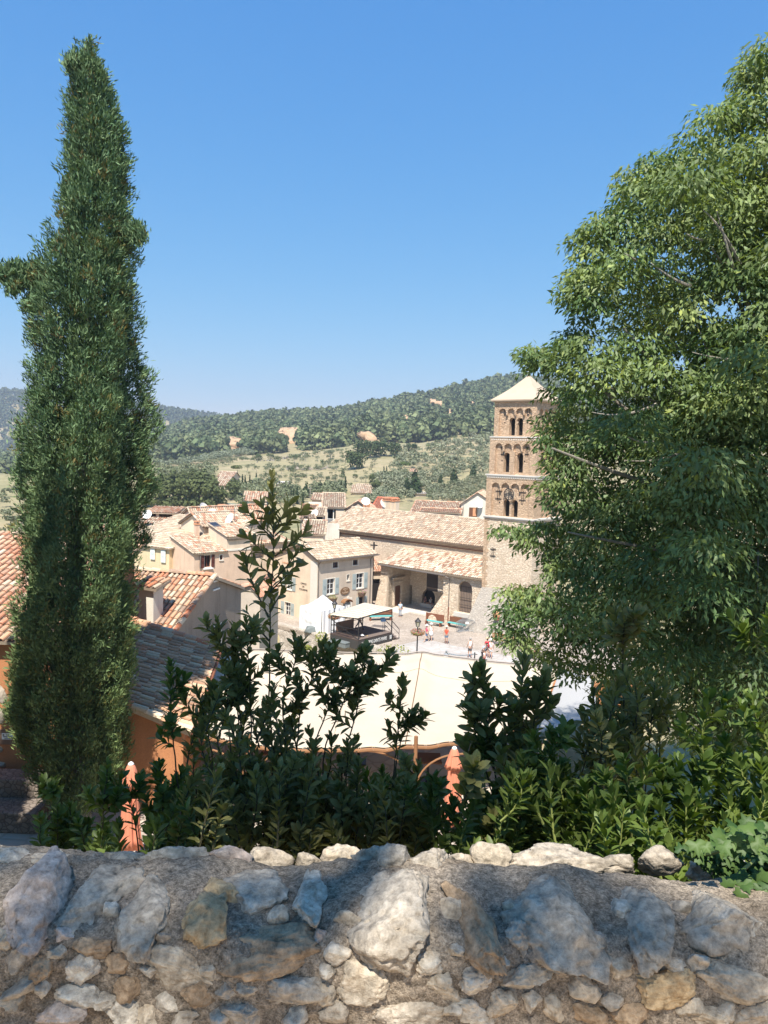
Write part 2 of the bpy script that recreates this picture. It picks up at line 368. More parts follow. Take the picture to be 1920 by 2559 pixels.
def lerp(a,b,t): return np.asarray(a)*(1-t)+np.asarray(b)*t
def tile_roof(mb, e0, e1, r0, r1, pal, pitch=.23, row=.40, seg=4, thick=.10, lip=.03, base=(.17,.115,.08), jit=.012, under=True, edge=True):
    "canal tiles: e0-e1 eave, r0-r1 ridge (left to right). Half-barrel covers row by row on a bed of channels"
    e0,e1,r0,r1=[np.asarray(x,float) for x in (e0,e1,r0,r1)]
    nrm=np.cross(e1-e0,(r0+r1)/2-(e0+e1)/2); nrm/=np.linalg.norm(nrm)
    if nrm[2]<0: nrm=-nrm
    mb.add([e0,e1,r1,r0],[(0,1,2,3)],base)  # bed painted dark so the gaps between covers look shaded
    if under:
        d=-nrm*thick; mb.add([e0+d,e1+d,r1+d,r0+d],[(0,3,2,1)],base)
        for a,b in ((e0,e1),(e1,r1),(r1,r0),(r0,e0)): mb.add([a,b,b+d,a+d],[(0,1,2,3)],(.42,.33,.24))
    L=max(np.linalg.norm(e1-e0),np.linalg.norm(r1-r0)); nc=max(2,int(L/pitch))
    for i in range(nc):
        t=(i+.5)/nc
        a=lerp(e0,e1,t); b=lerp(r0,r1,t); dn=a-b; ln=np.linalg.norm(dn)
        if ln<.15: continue
        dn/=ln; w=np.cross(nrm,dn); w/=np.linalg.norm(w)
        nr=max(1,int(round(ln/row))); off=random.uniform(-.06,.06)
        rad=pitch*.335
        for j in range(nr):
            # lower end at distance from the eave
            s0=min(ln,max(-.03,(j*ln/nr)+off*(j>0))); s1=min(ln,(j+1)*ln/nr+.07)
            p0=a-dn*s0; p1=a-dn*s1
            c=random.choice(pal); v=random.uniform(.86,1.13); c=tuple(min(.9,x*v) for x in c)
            j0=w*random.uniform(-jit,jit); up0=lip+random.uniform(0,.012)
            pts=[]
            for q,rr,up in ((p0,rad*1.08,up0),(p1,rad*.9,.0)):
                for k in range(seg+1):
                    g=pi*k/seg
                    pts.append(q+j0-w*cos(g)*rr+nrm*(sin(g)*rr*.85+up))
            n=seg+1
            fs=[(k,k+1,n+k+1,n+k) for k in range(seg)]
            mb.add(pts,fs,c)
            if edge: mb.add([pts[k]-nrm*0 for k in range(n)]+[(pts[k]*.82+ (q0:=p0+j0)*.18) for k in range(n)],[(k,n+k,n+k+1,k+1) for k in range(seg)],tuple(x*.8 for x in c))
def ridge_caps(mb, a, b, pal, r=.11, step=.42, up=(0,0,1), seg=5):
    a=np.asarray(a,float); b=np.asarray(b,float); d=b-a; ln=np.linalg.norm(d); d/=ln
    up=np.asarray(up,float); up=up-d*(up@d); up/=np.linalg.norm(up); w=np.cross(d,up)
    n=max(1,int(round(ln/step)))
    for i in range(n):
        p0=a+d*(i*ln/n); p1=a+d*((i+1)*ln/n+.05)
        v=random.uniform(.85,1.15); c=tuple(min(.9,x*v) for x in random.choice(pal)); pts=[]
        for q,rr,u in ((p0,r*1.1,.03),(p1,r*.95,.0)):
            for k in range(seg+1):
                g=pi*k/seg; pts.append(q+w*cos(g)*rr+up*(sin(g)*rr+u-.02))
        m=seg+1
        mb.add(pts,[(k,k+1,m+k+1,m+k) for k in range(seg)]+[tuple(range(m))],c)
def genoise(mb, a, b, nrm, rows=2, r=.09, out=.10, col=(.60,.47,.33)):
    "corbelled rows of tile ends under an eave; a-b runs along the wall top, nrm points outward"
    a=np.asarray(a,float); b=np.asarray(b,float); d=b-a; ln=np.linalg.norm(d); d/=ln; nrm=np.asarray([*nrm,0.])
    for k in range(rows):
        z=np.array([0,0,-(rows-k)*r*1.7]); o=out*(k+1)
        n=int(ln/(r*2.3))
        for i in range(n):
            p=a+d*((i+.5)*ln/n)+z; pts=[]
            v=random.uniform(.85,1.1)
            for off in (-.02,o):
                for g in range(5): pts.append(p+d*cos(pi*g/4)*r+np.array([0,0,sin(pi*g/4)*r])+nrm*off)
            mb.add(pts,[(q,q+1,5+q+1,5+q) for q in range(4)]+[(5,6,7,8,9)],tuple(x*v for x in col))
        q0=a+z+np.array([0,0,r]); 
        mb.hexa([q0,q0+d*ln,q0+d*ln+nrm*(o+.02),q0+nrm*(o+.02)]+[x+np.array([0,0,r*.6]) for x in (q0,q0+d*ln,q0+d*ln+nrm*(o+.02),q0+nrm*(o+.02))],col)

def window(W, ua,ub,za,zb, parent, frame='white', inset=.16, nx=2, nz=3, fw=.05, sill=True, sill_mat=None, pane='glass', surround=None, name='window'):
    f=MB(); n0,n1=-inset-.03,-inset+.03
    f.wbox(W,ua,ua+fw,za,zb,n0,n1); f.wbox(W,ub-fw,ub,za,zb,n0,n1)
    f.wbox(W,ua+fw,ub-fw,za,za+fw,n0,n1); f.wbox(W,ua+fw,ub-fw,zb-fw,zb,n0,n1)
    for i in range(1,nx):
        u=ua+(ub-ua)*i/nx; f.wbox(W,u-fw*.6,u+fw*.6,za+fw,zb-fw,n0+.005,n1-.005)
    for j in range(1,nz):
        z=za+(zb-za)*j/nz; f.wbox(W,ua+fw,ub-fw,z-fw*.3,z+fw*.3,n0+.01,n1-.01)
    o=f.build(name,M[frame],parent)
    g=MB(); g.wbox(W,ua+.01,ub-.01,za+.01,zb-.01,n0-.02,n0+.008); 
    g.build('pane',M[pane],o)
    if sill:
        s=MB(); s.wbox(W,ua-.08,ub+.08,za-.09,za-.005,-.02,.07); s.build('sill',M[sill_mat or 'trim'],o)
    if surround:
        s=MB(); w=surround
        s.wbox(W,ua-w,ua,za,zb+w,-.01,.02); s.wbox(W,ub,ub+w,za,zb+w,-.01,.02); s.wbox(W,ua,ub,zb,zb+w,-.01,.02)
        s.build('surround',M['trim'],o)
    return o
def shutter(W, ua,ub,za,zb, parent, mat='shutter', n=.05):
    s=MB(); s.wbox(W,ua,ub,za,zb,n-.04,n)
    w=ub-ua; h=zb-za
    for k in (0.04,.36,.66):
        s.wbox(W,ua+w*.12,ub-w*.12,za+h*k+.03,za+h*(k+.29),n,n+.006)
    for k in range(7):
        s.wbox(W,ua+w*.16,ub-w*.16,za+h*(.40+.033*k),za+h*(.40+.033*k)+.02,n+.006,n+.018)
    return s.build('shutter',M[mat],parent)
def dish(name, c, ang, r, label, tilt=.5):
    t=thing(name,label,'satellite dish',(c[0],c[1],c[2]-r-1.),'satellite dishes on the roofs')
    d=Vector((cos(ang)*cos(tilt),sin(ang)*cos(tilt),sin(tilt)))
    x=d.orthogonal().normalized(); y=d.cross(x); m=MB(); pts=[]; fs=[]
    for i in range(5):
        rr=r*i/4; 
        for k in range(14):
            a=2*pi*k/14; pts.append(Vector(c)+x*cos(a)*rr+y*sin(a)*rr+d*(.28*rr*rr/r))
    for i in range(4):
        for k in range(14): fs.append((i*14+k,i*14+(k+1)%14,(i+1)*14+(k+1)%14,(i+1)*14+k))
    m.add(pts,fs); m.build('reflector',M['white'],t,True)
    a=MB(); e=Vector(c)+d*r*.85; a.tube([Vector(c)-Vector((0,0,r*.9)),e],.025); a.box((e.x,e.y,e.z-.06),(.12,.12,.12)); a.build('feed_arm',M['steel'],t)
    q=MB(); q.tube([(c[0],c[1],c[2]-r-1.),(c[0]-d.x*.05,c[1]-d.y*.05,c[2])],.035); q.build('mast',M['steel'],t)
    return t
def chimney(name, c, w, h, label, mat='pink', cap=True, rot=.7, group='chimneys on the roofs'):
    t=thing(name,label,'chimney',c,group)
    m=MB(); m.box(c,(w,w,h*.8),rot); m.build('stack',M[mat],t)
    if cap:
        k=MB(); k.box((c[0],c[1],c[2]+h*.8),(w*1.25,w*1.25,h*.06),rot)
        for sx in (-1,1):
            for sy in (-1,1):
                ox,oy=sx*w*.42,sy*w*.42; k.box((c[0]+ox*cos(rot)-oy*sin(rot),c[1]+ox*sin(rot)+oy*cos(rot),c[2]+h*.86),(w*.18,w*.18,h*.09),rot)
        k.box((c[0],c[1],c[2]+h*.95),(w*1.2,w*1.2,h*.05),rot); k.build('cap',M['clay'],t)
    return t
# ------------------------------------------------------------------ land
def tab(t):
    xs=np.array([a for a,b in t],float); ys=np.array([b for a,b in t],float)
    return lambda s: np.interp(s,xs,ys)
HZ=lambda px: 1128.4+(px-960)*tan(radians(ROLL))
def ridge_tab(pts, dy=0): return tab([((px-960)/FPX, (HZ(px)-(py+dy))/FPX) for px,py in pts])
RIDGE=ridge_tab([(-500,1150),(200,1130),(300,1112),(360,1094),(459,1064),(510,1050),(595,1044),(676,1034),(751,1030),(845,1029),(920,1009),(981,1003),(1056,987),(1131,973),(1191,960),(1252,948),(1300,945),(1343,953),(1500,975),(1800,1010),(2400,1060)],10)
BASE=ridge_tab([(-500,1195),(200,1190),(378,1160),(470,1150),(556,1142),(661,1136),(750,1130),(860,1120),(920,1104),(1040,1108),(1161,1096),(1250,1100),(1500,1110),(2400,1140)])
FAR=ridge_tab([(-900,960),(-300,950),(0,972),(120,985),(300,1006),(380,1012),(435,1022),(495,1031),(600,1047),(800,1070),(1200,1100)],12)
DB, DR, DF = 430., 840., 1550.
def smooth(t): t=np.clip(t,0,1); return t*t*(3-2*t)
def height(x, y):
    x=np.asarray(x,float); y=np.maximum(np.asarray(y,float),.5); s=x/y
    z=np.interp(y,[2.2,2.6,9,15.5,31,33,52,60,92,115,160,250],[15.3,14.9,11.2,7.25,7.25,4.,-.15,-.15,-.15,.6,3.2,7.6])
    zb=CZ+DB*BASE(s); k=smooth((y-200)/(DB-200)); z=z*(1-k)+np.interp(y,[200,DB],[5.,0])*0+k*zb
    t=np.clip((y-DB)/(DR-DB),0,1); e=BASE(s)+(RIDGE(s)-BASE(s))*(t**.85)
    z=np.where(y>DB, CZ+y*e, z)
    zr=CZ+DR*RIDGE(s); z=np.where(y>DR, zr-(y-DR)*.12, z)
    low=(x<.9)&(y>34)&(y<66.6+(.6-x)*.78); z=np.where(low,np.minimum(z,-4.0),z)   # below the rubble wall
    return z
def grid_mesh(name, S, D, hf, mat, jitter=None):
    SS,DD=np.meshgrid(S,D); X=SS*DD; Y=DD; Z=hf(X,Y)
    if jitter is not None: Z=Z+jitter(X,Y)
    V=np.stack([X,Y,Z],-1).reshape(-1,3); a,b=SS.shape
    i=np.arange((a-1)*b).reshape(a-1,b)[:,:-1].ravel()
    Q=np.stack([i,i+1,i+b+1,i+b],-1)
    return np_mesh(name,V,quads=Q,mat=mat,smooth=True)
def m_land():
    k=NT('dry_grass_and_scrub'); v=k.coords()
    big=k.noise(v,.012,5,.6); mid=k.noise(v,.09,5,.65); fine=k.noise(v,.9,4)
    c=k.mix(k.ramp(big,[(.38,0.),(.62,1.)]),(.36,.29,.175),(.29,.255,.14))
    c=k.mix(k.ramp(mid,[(.5,0.),(.72,.8)]),c,(.15,.16,.08))
    c=k.mix(k.ramp(mid,[(.28,.7),(.40,0.)]),c,(.44,.34,.23))
    c=k.mix(.5,c,k.ramp(fine,[(.3,.33),(.7,.66)]),'OVERLAY')
    return k.fin(k.principled(c,.95,k.bump(fine,.4,.3),0,.05))
M['land']=m_land()
S_=np.concatenate([np.linspace(-2.2,-.62,26)[:-1],np.linspace(-.62,.62,200),np.linspace(.62,2.2,26)[1:]])
D_=np.concatenate([np.linspace(2.25,16,40),np.linspace(16.5,60,40),np.linspace(61,120,30),np.geomspace(122,1100,110)])
def land_jit(X,Y): 
    far=np.clip((Y-120)/200,0,1); return far*(np.sin(X*.09+Y*.03)*np.sin(Y*.07-X*.02)*.9+np.sin(X*.31)*np.sin(Y*.27)*.3)
ground=props(grid_mesh('ground',S_,D_,height,M['land'],land_jit),kind='structure')
def far_h(X,Y):
    s=X/Y; t=np.clip((Y-1050)/(DF-1050),0,1); z=CZ+Y*(FAR(s)*smooth(t)*1.0-.06*(1-smooth(t)))
    return np.where(Y>DF, CZ+DF*FAR(s)-(Y-DF)*.15, z)
props(grid_mesh('far_hill',np.linspace(-1.1,.35,140),np.linspace(1050,2300,60),far_h,M['land']),kind='structure')
pb=MB(); pb.box((0,-5.2,15.55),(30,14.6,.3)); props(pb.build('path',M['pale_bounce']),kind='structure')  # out of view; coloured pale to bounce warm light onto the parapet
# the terrace below, the square, its paved band
def flat(name, pts, z, mat, th=.3):
    m=MB(); b=[(p[0],p[1],z-th) for p in pts]; t=[(p[0],p[1],z) for p in pts]; n=len(pts)
    m.poly(t); 
    for i in range(n): m.poly([b[i],b[(i+1)%n],t[(i+1)%n],t[i]])
    return props(m.build(name,mat),kind='structure')
flat('terrace_floor',[(-16,15.6),(4.2,15.6),(6.5,31),(-16,31)],7.3,M['floor'])
flat('square',[(-14.5,78.3),(-9.9,74.85),(-5.5,71.),(-2.6,69.05),(-.7,67.75),(.62,66.3),(.8,62.8),(18,61),(24,66),(22,96),(-24,96),(-24,84)],0,M['cobble'])
q=[G(A4(300,1345),0),G(A4(370,1310),0),G(A4(640,1240),0),G(A4(760,1255),0),G(A4(1000,1310),0),G(A4(1700,1440),0),G(A4(1700,1520),0),G(A4(300,1480),0)]
flat('paved_band',q,.035,M['slab'],.2)
# ------------------------------------------------------------------ church
DR0=G(C4(295,1010),0)                       # foot of the rain pipe on the porch front
WF=Wall(DR0,-40.); WN=WF.off(-4.0); WT=WF.off(.30)
church=thing('church','long rubble church with clay tile nave roof and open porch left of the bell tower','church',WF.at(-8,0,-4))
ZE, ZRG, ZP = 7.75, 10.1, 5.1
UL, UR = -21.9, 1.7
# nave wall and roof (ridge 5 m behind the wall)
m=MB(); pl=WN.rect(A4(512,700),A4(535,875)); ar=WN.rect(A4(650,850),A4(765,955))
wall_sheet(m,WN,UL,UR+2.5,-.3,ZE-.1,[(pl[0],pl[1],.1,2.3),(ar[0]-.1,ar[0]+1.7,.05,1.35,.9)],0,.5)
for u in (UL,UR+2.5): m.poly([WN.at(u,-.3,0),WN.at(u,ZE-.1,0),WN.at(u,ZRG-.1,-5),WN.at(u,ZE-.1,-10),WN.at(u,-.3,-10)])
m.poly([WN.at(UL,-.3,-10),WN.at(UR+2.5,-.3,-10),WN.at(UR+2.5,ZE-.1,-10),WN.at(UL,ZE-.1,-10)])
m.build('nave_wall',M['church_stone'],church)
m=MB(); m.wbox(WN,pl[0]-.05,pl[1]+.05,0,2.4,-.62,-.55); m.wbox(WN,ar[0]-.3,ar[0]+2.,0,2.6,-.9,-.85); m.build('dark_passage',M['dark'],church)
m=MB()
tile_roof(m,WN.at(UL-.2,ZE,.45),WN.at(UR+2.6,ZE,.45),WN.at(UL-.2,ZRG,-5),WN.at(UR+2.6,ZRG,-5),PAL_CHURCH,.30,.45,3,edge=False)
tile_roof(m,WN.at(UR+2.6,ZE,-10.45),WN.at(UL-.2,ZE,-10.45),WN.at(UR+2.6,ZRG,-5),WN.at(UL-.2,ZRG,-5),PAL_CHURCH,.6,.9,3,edge=False)
rf=m.build('nave_roof',M['tile'],church)
m=MB(); ridge_caps(m,WN.at(UL-.2,ZRG+.03,-5),WN.at(UR+2.6,ZRG+.03,-5),PAL_CHURCH,.15,.5); m.build('ridge',M['tile'],rf)
m=MB(); genoise(m,WN.at(UL,ZE-.08,0),WN.at(UR,ZE-.08,0),WN.n,2,.10,.17,(.50,.36,.24)); m.build('eave_cornice',M['tile'],church)
m=MB(); m.tube([WN.at(UL,ZE-.45,.16),WN.at(-9,ZE-.47,.16),WN.at(UR,ZE-.5,.16)],.05); m.build('eave_pipe',M['rust'],church)
# porch roof
PL=-9.35; pu0=WN.uz(C2(250,725))[0]
m=MB(); tile_roof(m,WF.at(PL,ZP,.5),WF.at(4.25,ZP,.5),WN.at(PL+.1,6.5,.02),WN.at(4.25,6.6,.02),[c for c in PAL_MIX]+[(.68,.58,.45)]*5,.27,.45,4,thick=.16); m.build('porch_roof',M['tile'],church)
m=MB(); m.tube([WF.at(PL,ZP-.12,.56),WF.at(-.15,ZP-.2,.56)],.07); m.build('gutter',M['zinc'],church)
m=MB(); m.tube([WF.at(-.35,ZP-.2,.56),WF.at(.1,ZP-.45,.3),WF.at(.12,ZP-.6,.1),WF.at(0.1,1.55,.09)],.05); m.build('downpipe',M['zinc'],church)
m=MB(); m.tube([WF.at(.1,1.6,.09),WF.at(.1,0,.1)],.065); m.build('pipe_boot',M['rust'],church)
# porch front wall with the big arched window
aw=WF.rect(C4(500,330),C4(740,870)); fu=WF.uz(C4(215,300))[0]
m=MB(); wall_sheet(m,WF,fu,4.3,0,ZP-.15,[(aw[0],aw[1],aw[2],aw[3]-.2,.9)],0,.45)
m.poly([WF.at(fu,0,0),WF.at(fu,ZP-.15,0),WF.at(fu,ZP+.1,-.8),WF.at(fu,0,-.8)])
bu=WF.uz(C4(0,740))[0]; bl=bu-.35
m.hexa([WF.at(bl,0,.55),WF.at(fu+1.2,0,.02),WF.at(fu+1.2,0,-.8),WF.at(bl,0,-.8),WF.at(fu-.05,2.75,.0),WF.at(fu+1.2,2.75,0.01),WF.at(fu+1.2,2.75,-.8),WF.at(fu-.05,2.75,-.8)])
m.build('porch_wall',M['church_stone'],church)
m=MB(); m.wbox(WF,aw[0],aw[1],aw[2],aw[3]+.9,-.46,-.40); w=m.build('arched_window',M['plank'],church)
m=MB(); z1=aw[3]
for k in range(9):
    u=aw[0]+.06+(aw[1]-aw[0]-.12)*k/8; m.tube([WF.at(u,aw[2],-.25),WF.at(u,z1,-.25)],.014,5)
for z in (aw[2]+.1,aw[2]+.75,aw[2]+1.5,z1-.05): m.tube([WF.at(aw[0]+.02,z,-.25),WF.at(aw[1]-.02,z,-.25)],.022,5)
m.build('grille',M['iron'],w)
m=MB(); m.wbox(WF,aw[0]-.35,aw[1]+.2,aw[2]-.45,aw[2]-.02,-.3,.22); m.build('window_sill',M['white_stone'],church)
# dark brown panel in the recess high in the porch, beside a shaded pier
tp=WF.off(-.5).rect(A4(695,565),A4(805,745)); Wp=WF.off(-.5)
m=MB(); m.wbox(Wp,tp[0],tp[1],tp[2],ZP+.1,-.08,.02); m.build('dark_recess_panel',M['oldwood'],church)
m=MB(); m.wbox(Wp,tp[1],fu+.1,tp[2],ZP+.1,-.2,.0); m.build('inner_pier',M['church_stone'],church)
# the porch's end wall with the carved doorway, facing right
WE=Wall(WF.at(-8.25,0,0),50.)               # runs back from the front line
m=MB(); de=[WE.uz(C3(1050,600)),WE.uz(C3(1130,330))]
d0,d1=1.25,2.45
wall_sheet(m,WE,-.1,4.0,-.2,5.35,[(d0,d1,.12,2.35,.25)],0,.25)
m.wbox(WF,-9.3,-8.25,-.2,3.6,-.9,.02); m.hexa([WF.at(-9.7,0,.5),WF.at(-8.15,0,.5),WF.at(-8.25,0,-.2),WF.at(-9.3,0,-.2),WF.at(-9.25,3.6,.05),WF.at(-8.25,3.6,.03),WF.at(-8.25,3.6,-.2),WF.at(-9.25,3.6,-.2)])
m.poly([WF.at(-9.3,3.6,0),WF.at(-8.25,3.6,0),WF.at(-8.25,ZP+.0,0),WF.at(-9.3,ZP-.02,0)])
m.build('porch_end_wall',M['church_stone'],church)
m=MB(); m.wbox(WE,d0-.25,d0,0,2.9,0,.06); m.wbox(WE,d1,d1+.25,0,2.9,0,.06); m.wbox(WE,d0-.3,d1+.3,2.75,3.0,.0,.08); m.wbox(WE,d0-.5,d1+.5,3.35,3.5,0,.28); m.build('door_surround',M['church_stone'],church)
m=MB(); m.wbox(WE,d0+.01,d1-.01,.12,2.6,-.24,-.18)
for k in range(5): m.wbox(WE,d0+.03+.235*k,d0+.22+.235*k,.2,2.3,-.18,-.165)
dr=m.build('door',M['wood'],church); m=MB(); m.ball(WE.at(d1-.15,1.15,-.14),.04); m.build('handle',M['iron'],dr)
m=MB(); m.wbox(WF,-8.85,-8.55,1.5,2.15,.06,.14); m.build('notice_board',M['white'],church)
m=MB(); m.wbox(WF,-8.1,bu+.2,-.1,.14,-4,-.6); m.wbox(WF,-8.1,-5.4,-.1,.09,-.6,.7); m.build('porch_step',M['white_stone'],church)
# ------------------------------------------------------------------ bell tower
tower=thing('bell_tower','square brown stone bell tower with arched openings and pyramid roof','bell tower',WT.at(7,0,-2.7))
UC=6.97
def stage_walls(hw, inset): 
    "front and right faces of a stage of half width hw, centred on the shaft"
    c=WT.at(UC,0,-2.7); f=Wall(c[:2]+WT.n*hw,-40.); r=Wall(c[:2]+WT.u*hw,50.); b=Wall(c[:2]-WT.n*hw,140.); l=Wall(c[:2]-WT.u*hw,230.)
    return f,r,b,l
stone=MB(); inner=MB(); 
zs1,zs2,zs3,ztop=11.45,15.55,19.25,22.65
specs=[(zs1,zs2,2.70),(zs2,zs3,2.56),(zs3,ztop,2.33)]
op={}
fw,_,_,_=stage_walls(2.33,0)
def o(A,B,hw): 
    w=stage_walls(hw,0)[0]; return w.rect(A5(*A),A5(*B))
for (z0,z1,hw),k in zip(specs,(3,2,1)):
    for fi,W in enumerate(stage_walls(hw,0)):
        pw=hw-.62 if k!=1 else hw-.52; top=z1-(.75 if k==3 else .62); nn=4; gap=.16; ww=(2*pw-gap*3)/4
        holes=[]
        if fi<2:
            for i in range(4):
                a=-pw+i*(ww+gap); drop={3:.30,2:.35,1:.28}[k]
                holes.append((a,a+ww,top-drop-ww/2,top-ww/2,1.))
            zb_=top-{3:.30,2:.35,1:.28}[k]-ww/2
            if k==2:
                holes.append((-pw,-.28,z0+.02,zb_)); holes.append((.28,pw,z0+.02,zb_))
            else: holes.append((-pw,pw,z0+.02,zb_))
        wall_sheet(stone,W,-hw,hw,z0,z1,holes,0,.24)
        # recessed field with the belfry openings
        if k==3: oo=[(-.80,-.12,z0+.08,z0+1.42,1.),(.12,.80,z0+.08,z0+1.42,1.)]
        elif k==2: oo=[(-1.08,-.38,z0+.30,z0+1.85,1.),(.38,1.08,z0+.30,z0+1.85,1.)]
        else: oo=[(-.76,-.09,z0+.18,z0+1.55,1.),(.09,.76,z0+.18,z0+1.55,1.)]
        wall_sheet(stone,W,-hw+.2,hw-.2,z0,z1,oo,-.24,.5)
        for (a,b,c,d,_) in oo: op.setdefault((k,fi),[]).append((W,a,b,c,d))
        if fi<2:                                     # put-log holes
            for u in (-1.25,1.25): inner.wbox(W,u-.07,u+.07,z0+1.35,z0+1.47,-.25,-.235)
            if k!=2:
                cols=MB(); cols.lathe(W.at(0,z0+.12 if k==3 else z0+.2,-.42),[(.13,0),(.13,.12),(.085,.16),(.075,1.0),(.10,1.04),(.16,1.2),(.16,1.3)],10); cols.build('colonnette',M['cap_stone'],tower,True)
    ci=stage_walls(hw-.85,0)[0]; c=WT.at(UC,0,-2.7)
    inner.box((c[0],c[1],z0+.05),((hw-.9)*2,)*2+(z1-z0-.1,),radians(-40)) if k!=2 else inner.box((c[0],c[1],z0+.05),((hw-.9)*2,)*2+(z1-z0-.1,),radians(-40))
# lower shaft and battered foot
for W in stage_walls(2.72,0): wall_sheet(stone,W,-2.72,2.72,4.2,zs1,[],0,.1)
stone.build('belfry_stage',M['tufa'],tower)
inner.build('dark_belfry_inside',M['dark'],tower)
low=MB()
for W in stage_walls(2.725,0): wall_sheet(low,W,-2.725,2.725,-.3,zs1-.12,[],0,.1)
low.build('shaft',M['church_stone'],tower)
qn=MB(); W=stage_walls(2.725,0)[0]
for k in range(18): 
    z=4.2+k*.4; qn.wbox(W,-2.75,-2.35+(.2 if k%2 else 0),z+.005,z+.395,-.05,.02)
qn.build('corner_stones',M['tufa'],tower)
for z,hw in ((zs1,2.78),(zs2,2.68),(zs3,2.48)):
    s=MB(); c=WT.at(UC,0,-2.7); rot=radians(-40)
    s.box((c[0],c[1],z-.06),(2*hw+.26,2*hw+.26,.12),rot); s.box((c[0],c[1],z-.18),(2*hw+.10,2*hw+.10,.118),rot)
    s.build('string_course',M['white_stone'],tower)
    s=MB(); n=int(2*hw/.24)
    if z!=zs1:
        for W in stage_walls(hw-.02,0)[:2]:
            for i in range(n):
                u=-hw+.12+i*(2*hw-.24)/(n-1); s.wbox(W,u-.06,u+.06,z-.30,z-.185,-.02,.11)
        s.build('dentil_row',M['white_stone'],tower)
s=MB(); c=WT.at(UC,0,-2.7); rot=radians(-40)
s.box((c[0],c[1],ztop),(5.02,5.02,.10),rot); s.box((c[0],c[1],ztop+.10),(5.3,5.3,.10),rot); s.build('eave_cornice',M['cap_stone'],tower)
s=MB(); a=2.35; R_=2.66*sqrt(2)
ap=np.array([c[0],c[1],25.45])
base=[np.array([c[0]+R_*cos(rot+pi/4+k*pi/2),c[1]+R_*sin(rot+pi/4+k*pi/2),ztop+.20]) for k in range(4)]
for k in range(4):
    b0,b1=base[k],base[(k+1)%4]
    prev=None
    for j in range(7):                                # slightly bell-cast pyramid
        t=j/6; sag=-.16*sin(pi*t); q0=lerp(b0,ap,t)+[0,0,sag]; q1=lerp(b1,ap,t)+[0,0,sag]
        if prev: s.poly([prev[0],prev[1],q1,q0])
        prev=(q0,q1)
rf=s.build('pyramid_roof',M['cap_stone'],tower)
s=MB(); s.lathe((c[0],c[1],25.35),[(.17,0),(.17,.08),(.09,.14),(.15,.24),(.17,.32),(.12,.42),(.05,.48),(.04,.62),(.001,.7)],10); s.tube([(c[0],c[1],25.9),(c[0],c[1],26.9)],.018,5); s.build('finial',M['white_stone'],rf,True)
# clock, tie irons
W3=stage_walls(2.70,0)[0]; W2=stage_walls(2.56,0)[0]; W1=stage_walls(2.33,0)[0]
cu,cz=W3.uz(A5(510,1742)); k_=MB(); pts=[]
def ringb(mb,W,u,z,r0,r1,n0,n1,seg=28):
    pts=[]
    for r,n in ((r0,n0),(r0,n1),(r1,n1),(r1,n0)):
        for k in range(seg): pts.append(W.at(u+r*cos(2*pi*k/seg),z+r*sin(2*pi*k/seg),n))
    mb.add(pts,[(a*seg+k,a*seg+(k+1)%seg,((a+1)%4)*seg+(k+1)%seg,((a+1)%4)*seg+k) for a in range(4) for k in range(seg)])
ringb(k_,W3,cu,cz,.50,.56,-.02,.04); ringb(k_,W3,cu,cz,.34,.37,-.02,.03)
for h in range(12):
    a=2*pi*h/12; k_.bar(W3.at(cu+.39*cos(a),cz+.39*sin(a),.02),W3.at(cu+.49*cos(a),cz+.49*sin(a),.02),.05)
k_.bar(W3.at(cu,cz,-.25),W3.at(cu,cz,.05),.06)
ck=k_.build('clock_ring',M['iron'],tower)
k_=MB(); k_.bar(W3.at(cu,cz-.05,.05),W3.at(cu-.02,cz+.40,.05),.05); k_.bar(W3.at(cu,cz-.05,.05),W3.at(cu+.05,cz-.25,.05),.06); k_.build('clock_hand',M['iron'],ck)
k_=MB(); rr=[]
for i in range(29): rr.append(W3.at(cu+.57*cos(2*pi*i/28),cz+.57*sin(2*pi*i/28),-.232))
k_.poly(rr[:-1]); k_.build('clock_face',M['cap_stone'],ck)
k_=MB()
def tie(W,u,z,h,w,n):
    for du in (-.09,.09): k_.bar(W.at(u+du,z-h,n),W.at(u+du,z+h,n),.045)
    for dz in (-.62*h,.72*h): k_.bar(W.at(u-w,z+dz,n),W.at(u+w,z+dz,n),.045)
for W,p,h,w,n in ((W3,(352,1755),.55,.36,-.2),(W3,(685,1775),.55,.36,-.2),(W2,(403,1145),.46,.16,-.2),(W2,(745,1145),.46,.22,-.2),(W1,(443,605),.40,.1,-.2),(W1,(765,600),.40,.1,-.2)):
    u,z=W.uz(A5(*p)); k_=MB(); tie(W,u,z,h,w,n); k_.build('tie_iron',M['iron'],tower)
WSH=stage_walls(2.725,0)[0]; u,z=WSH.uz(C2(1510,780)); k_=MB(); tie(WSH,u,z,.5,.32,.05)
k_.build('tie_iron',M['iron'],tower)
# battered foot (buttress) of grey rubble at the tower's base
b=MB(); w5=WF.off(.3)
tl=w5.uz(C4(935,345)); bl_=WF.off(1.6)
def bq(p,off): u,z=WF.off(off).uz(p); return WF.at(u,z,off)
t0=WT.at(4.25,4.35,.02); t1=WT.at(9.68,4.35,.02); 
b0=WF.at(3.15,-.1,2.0); b1=WF.at(10.6,-.1,2.0)
b.hexa([b0,b1,WF.at(10.6,-.1,-.3),WF.at(2.9,-.1,-.05),t0,t1,WT.at(9.68,4.35,-.3),WT.at(4.25,4.35,-.3)])
b.build('battered_foot',M['rubble'],tower)
b=MB(); b.hexa([WF.at(6.4,-.1,2.9),WF.at(11,-.1,2.9),WF.at(11,-.1,.3),WF.at(6.4,-.1,.3),WF.at(6.9,1.9,1.9),WF.at(10.6,1.9,1.9),WF.at(10.6,1.9,.3),WF.at(6.9,1.9,.3)]); 
tower_plinth=b.build('plinth',M['rubble'],tower)
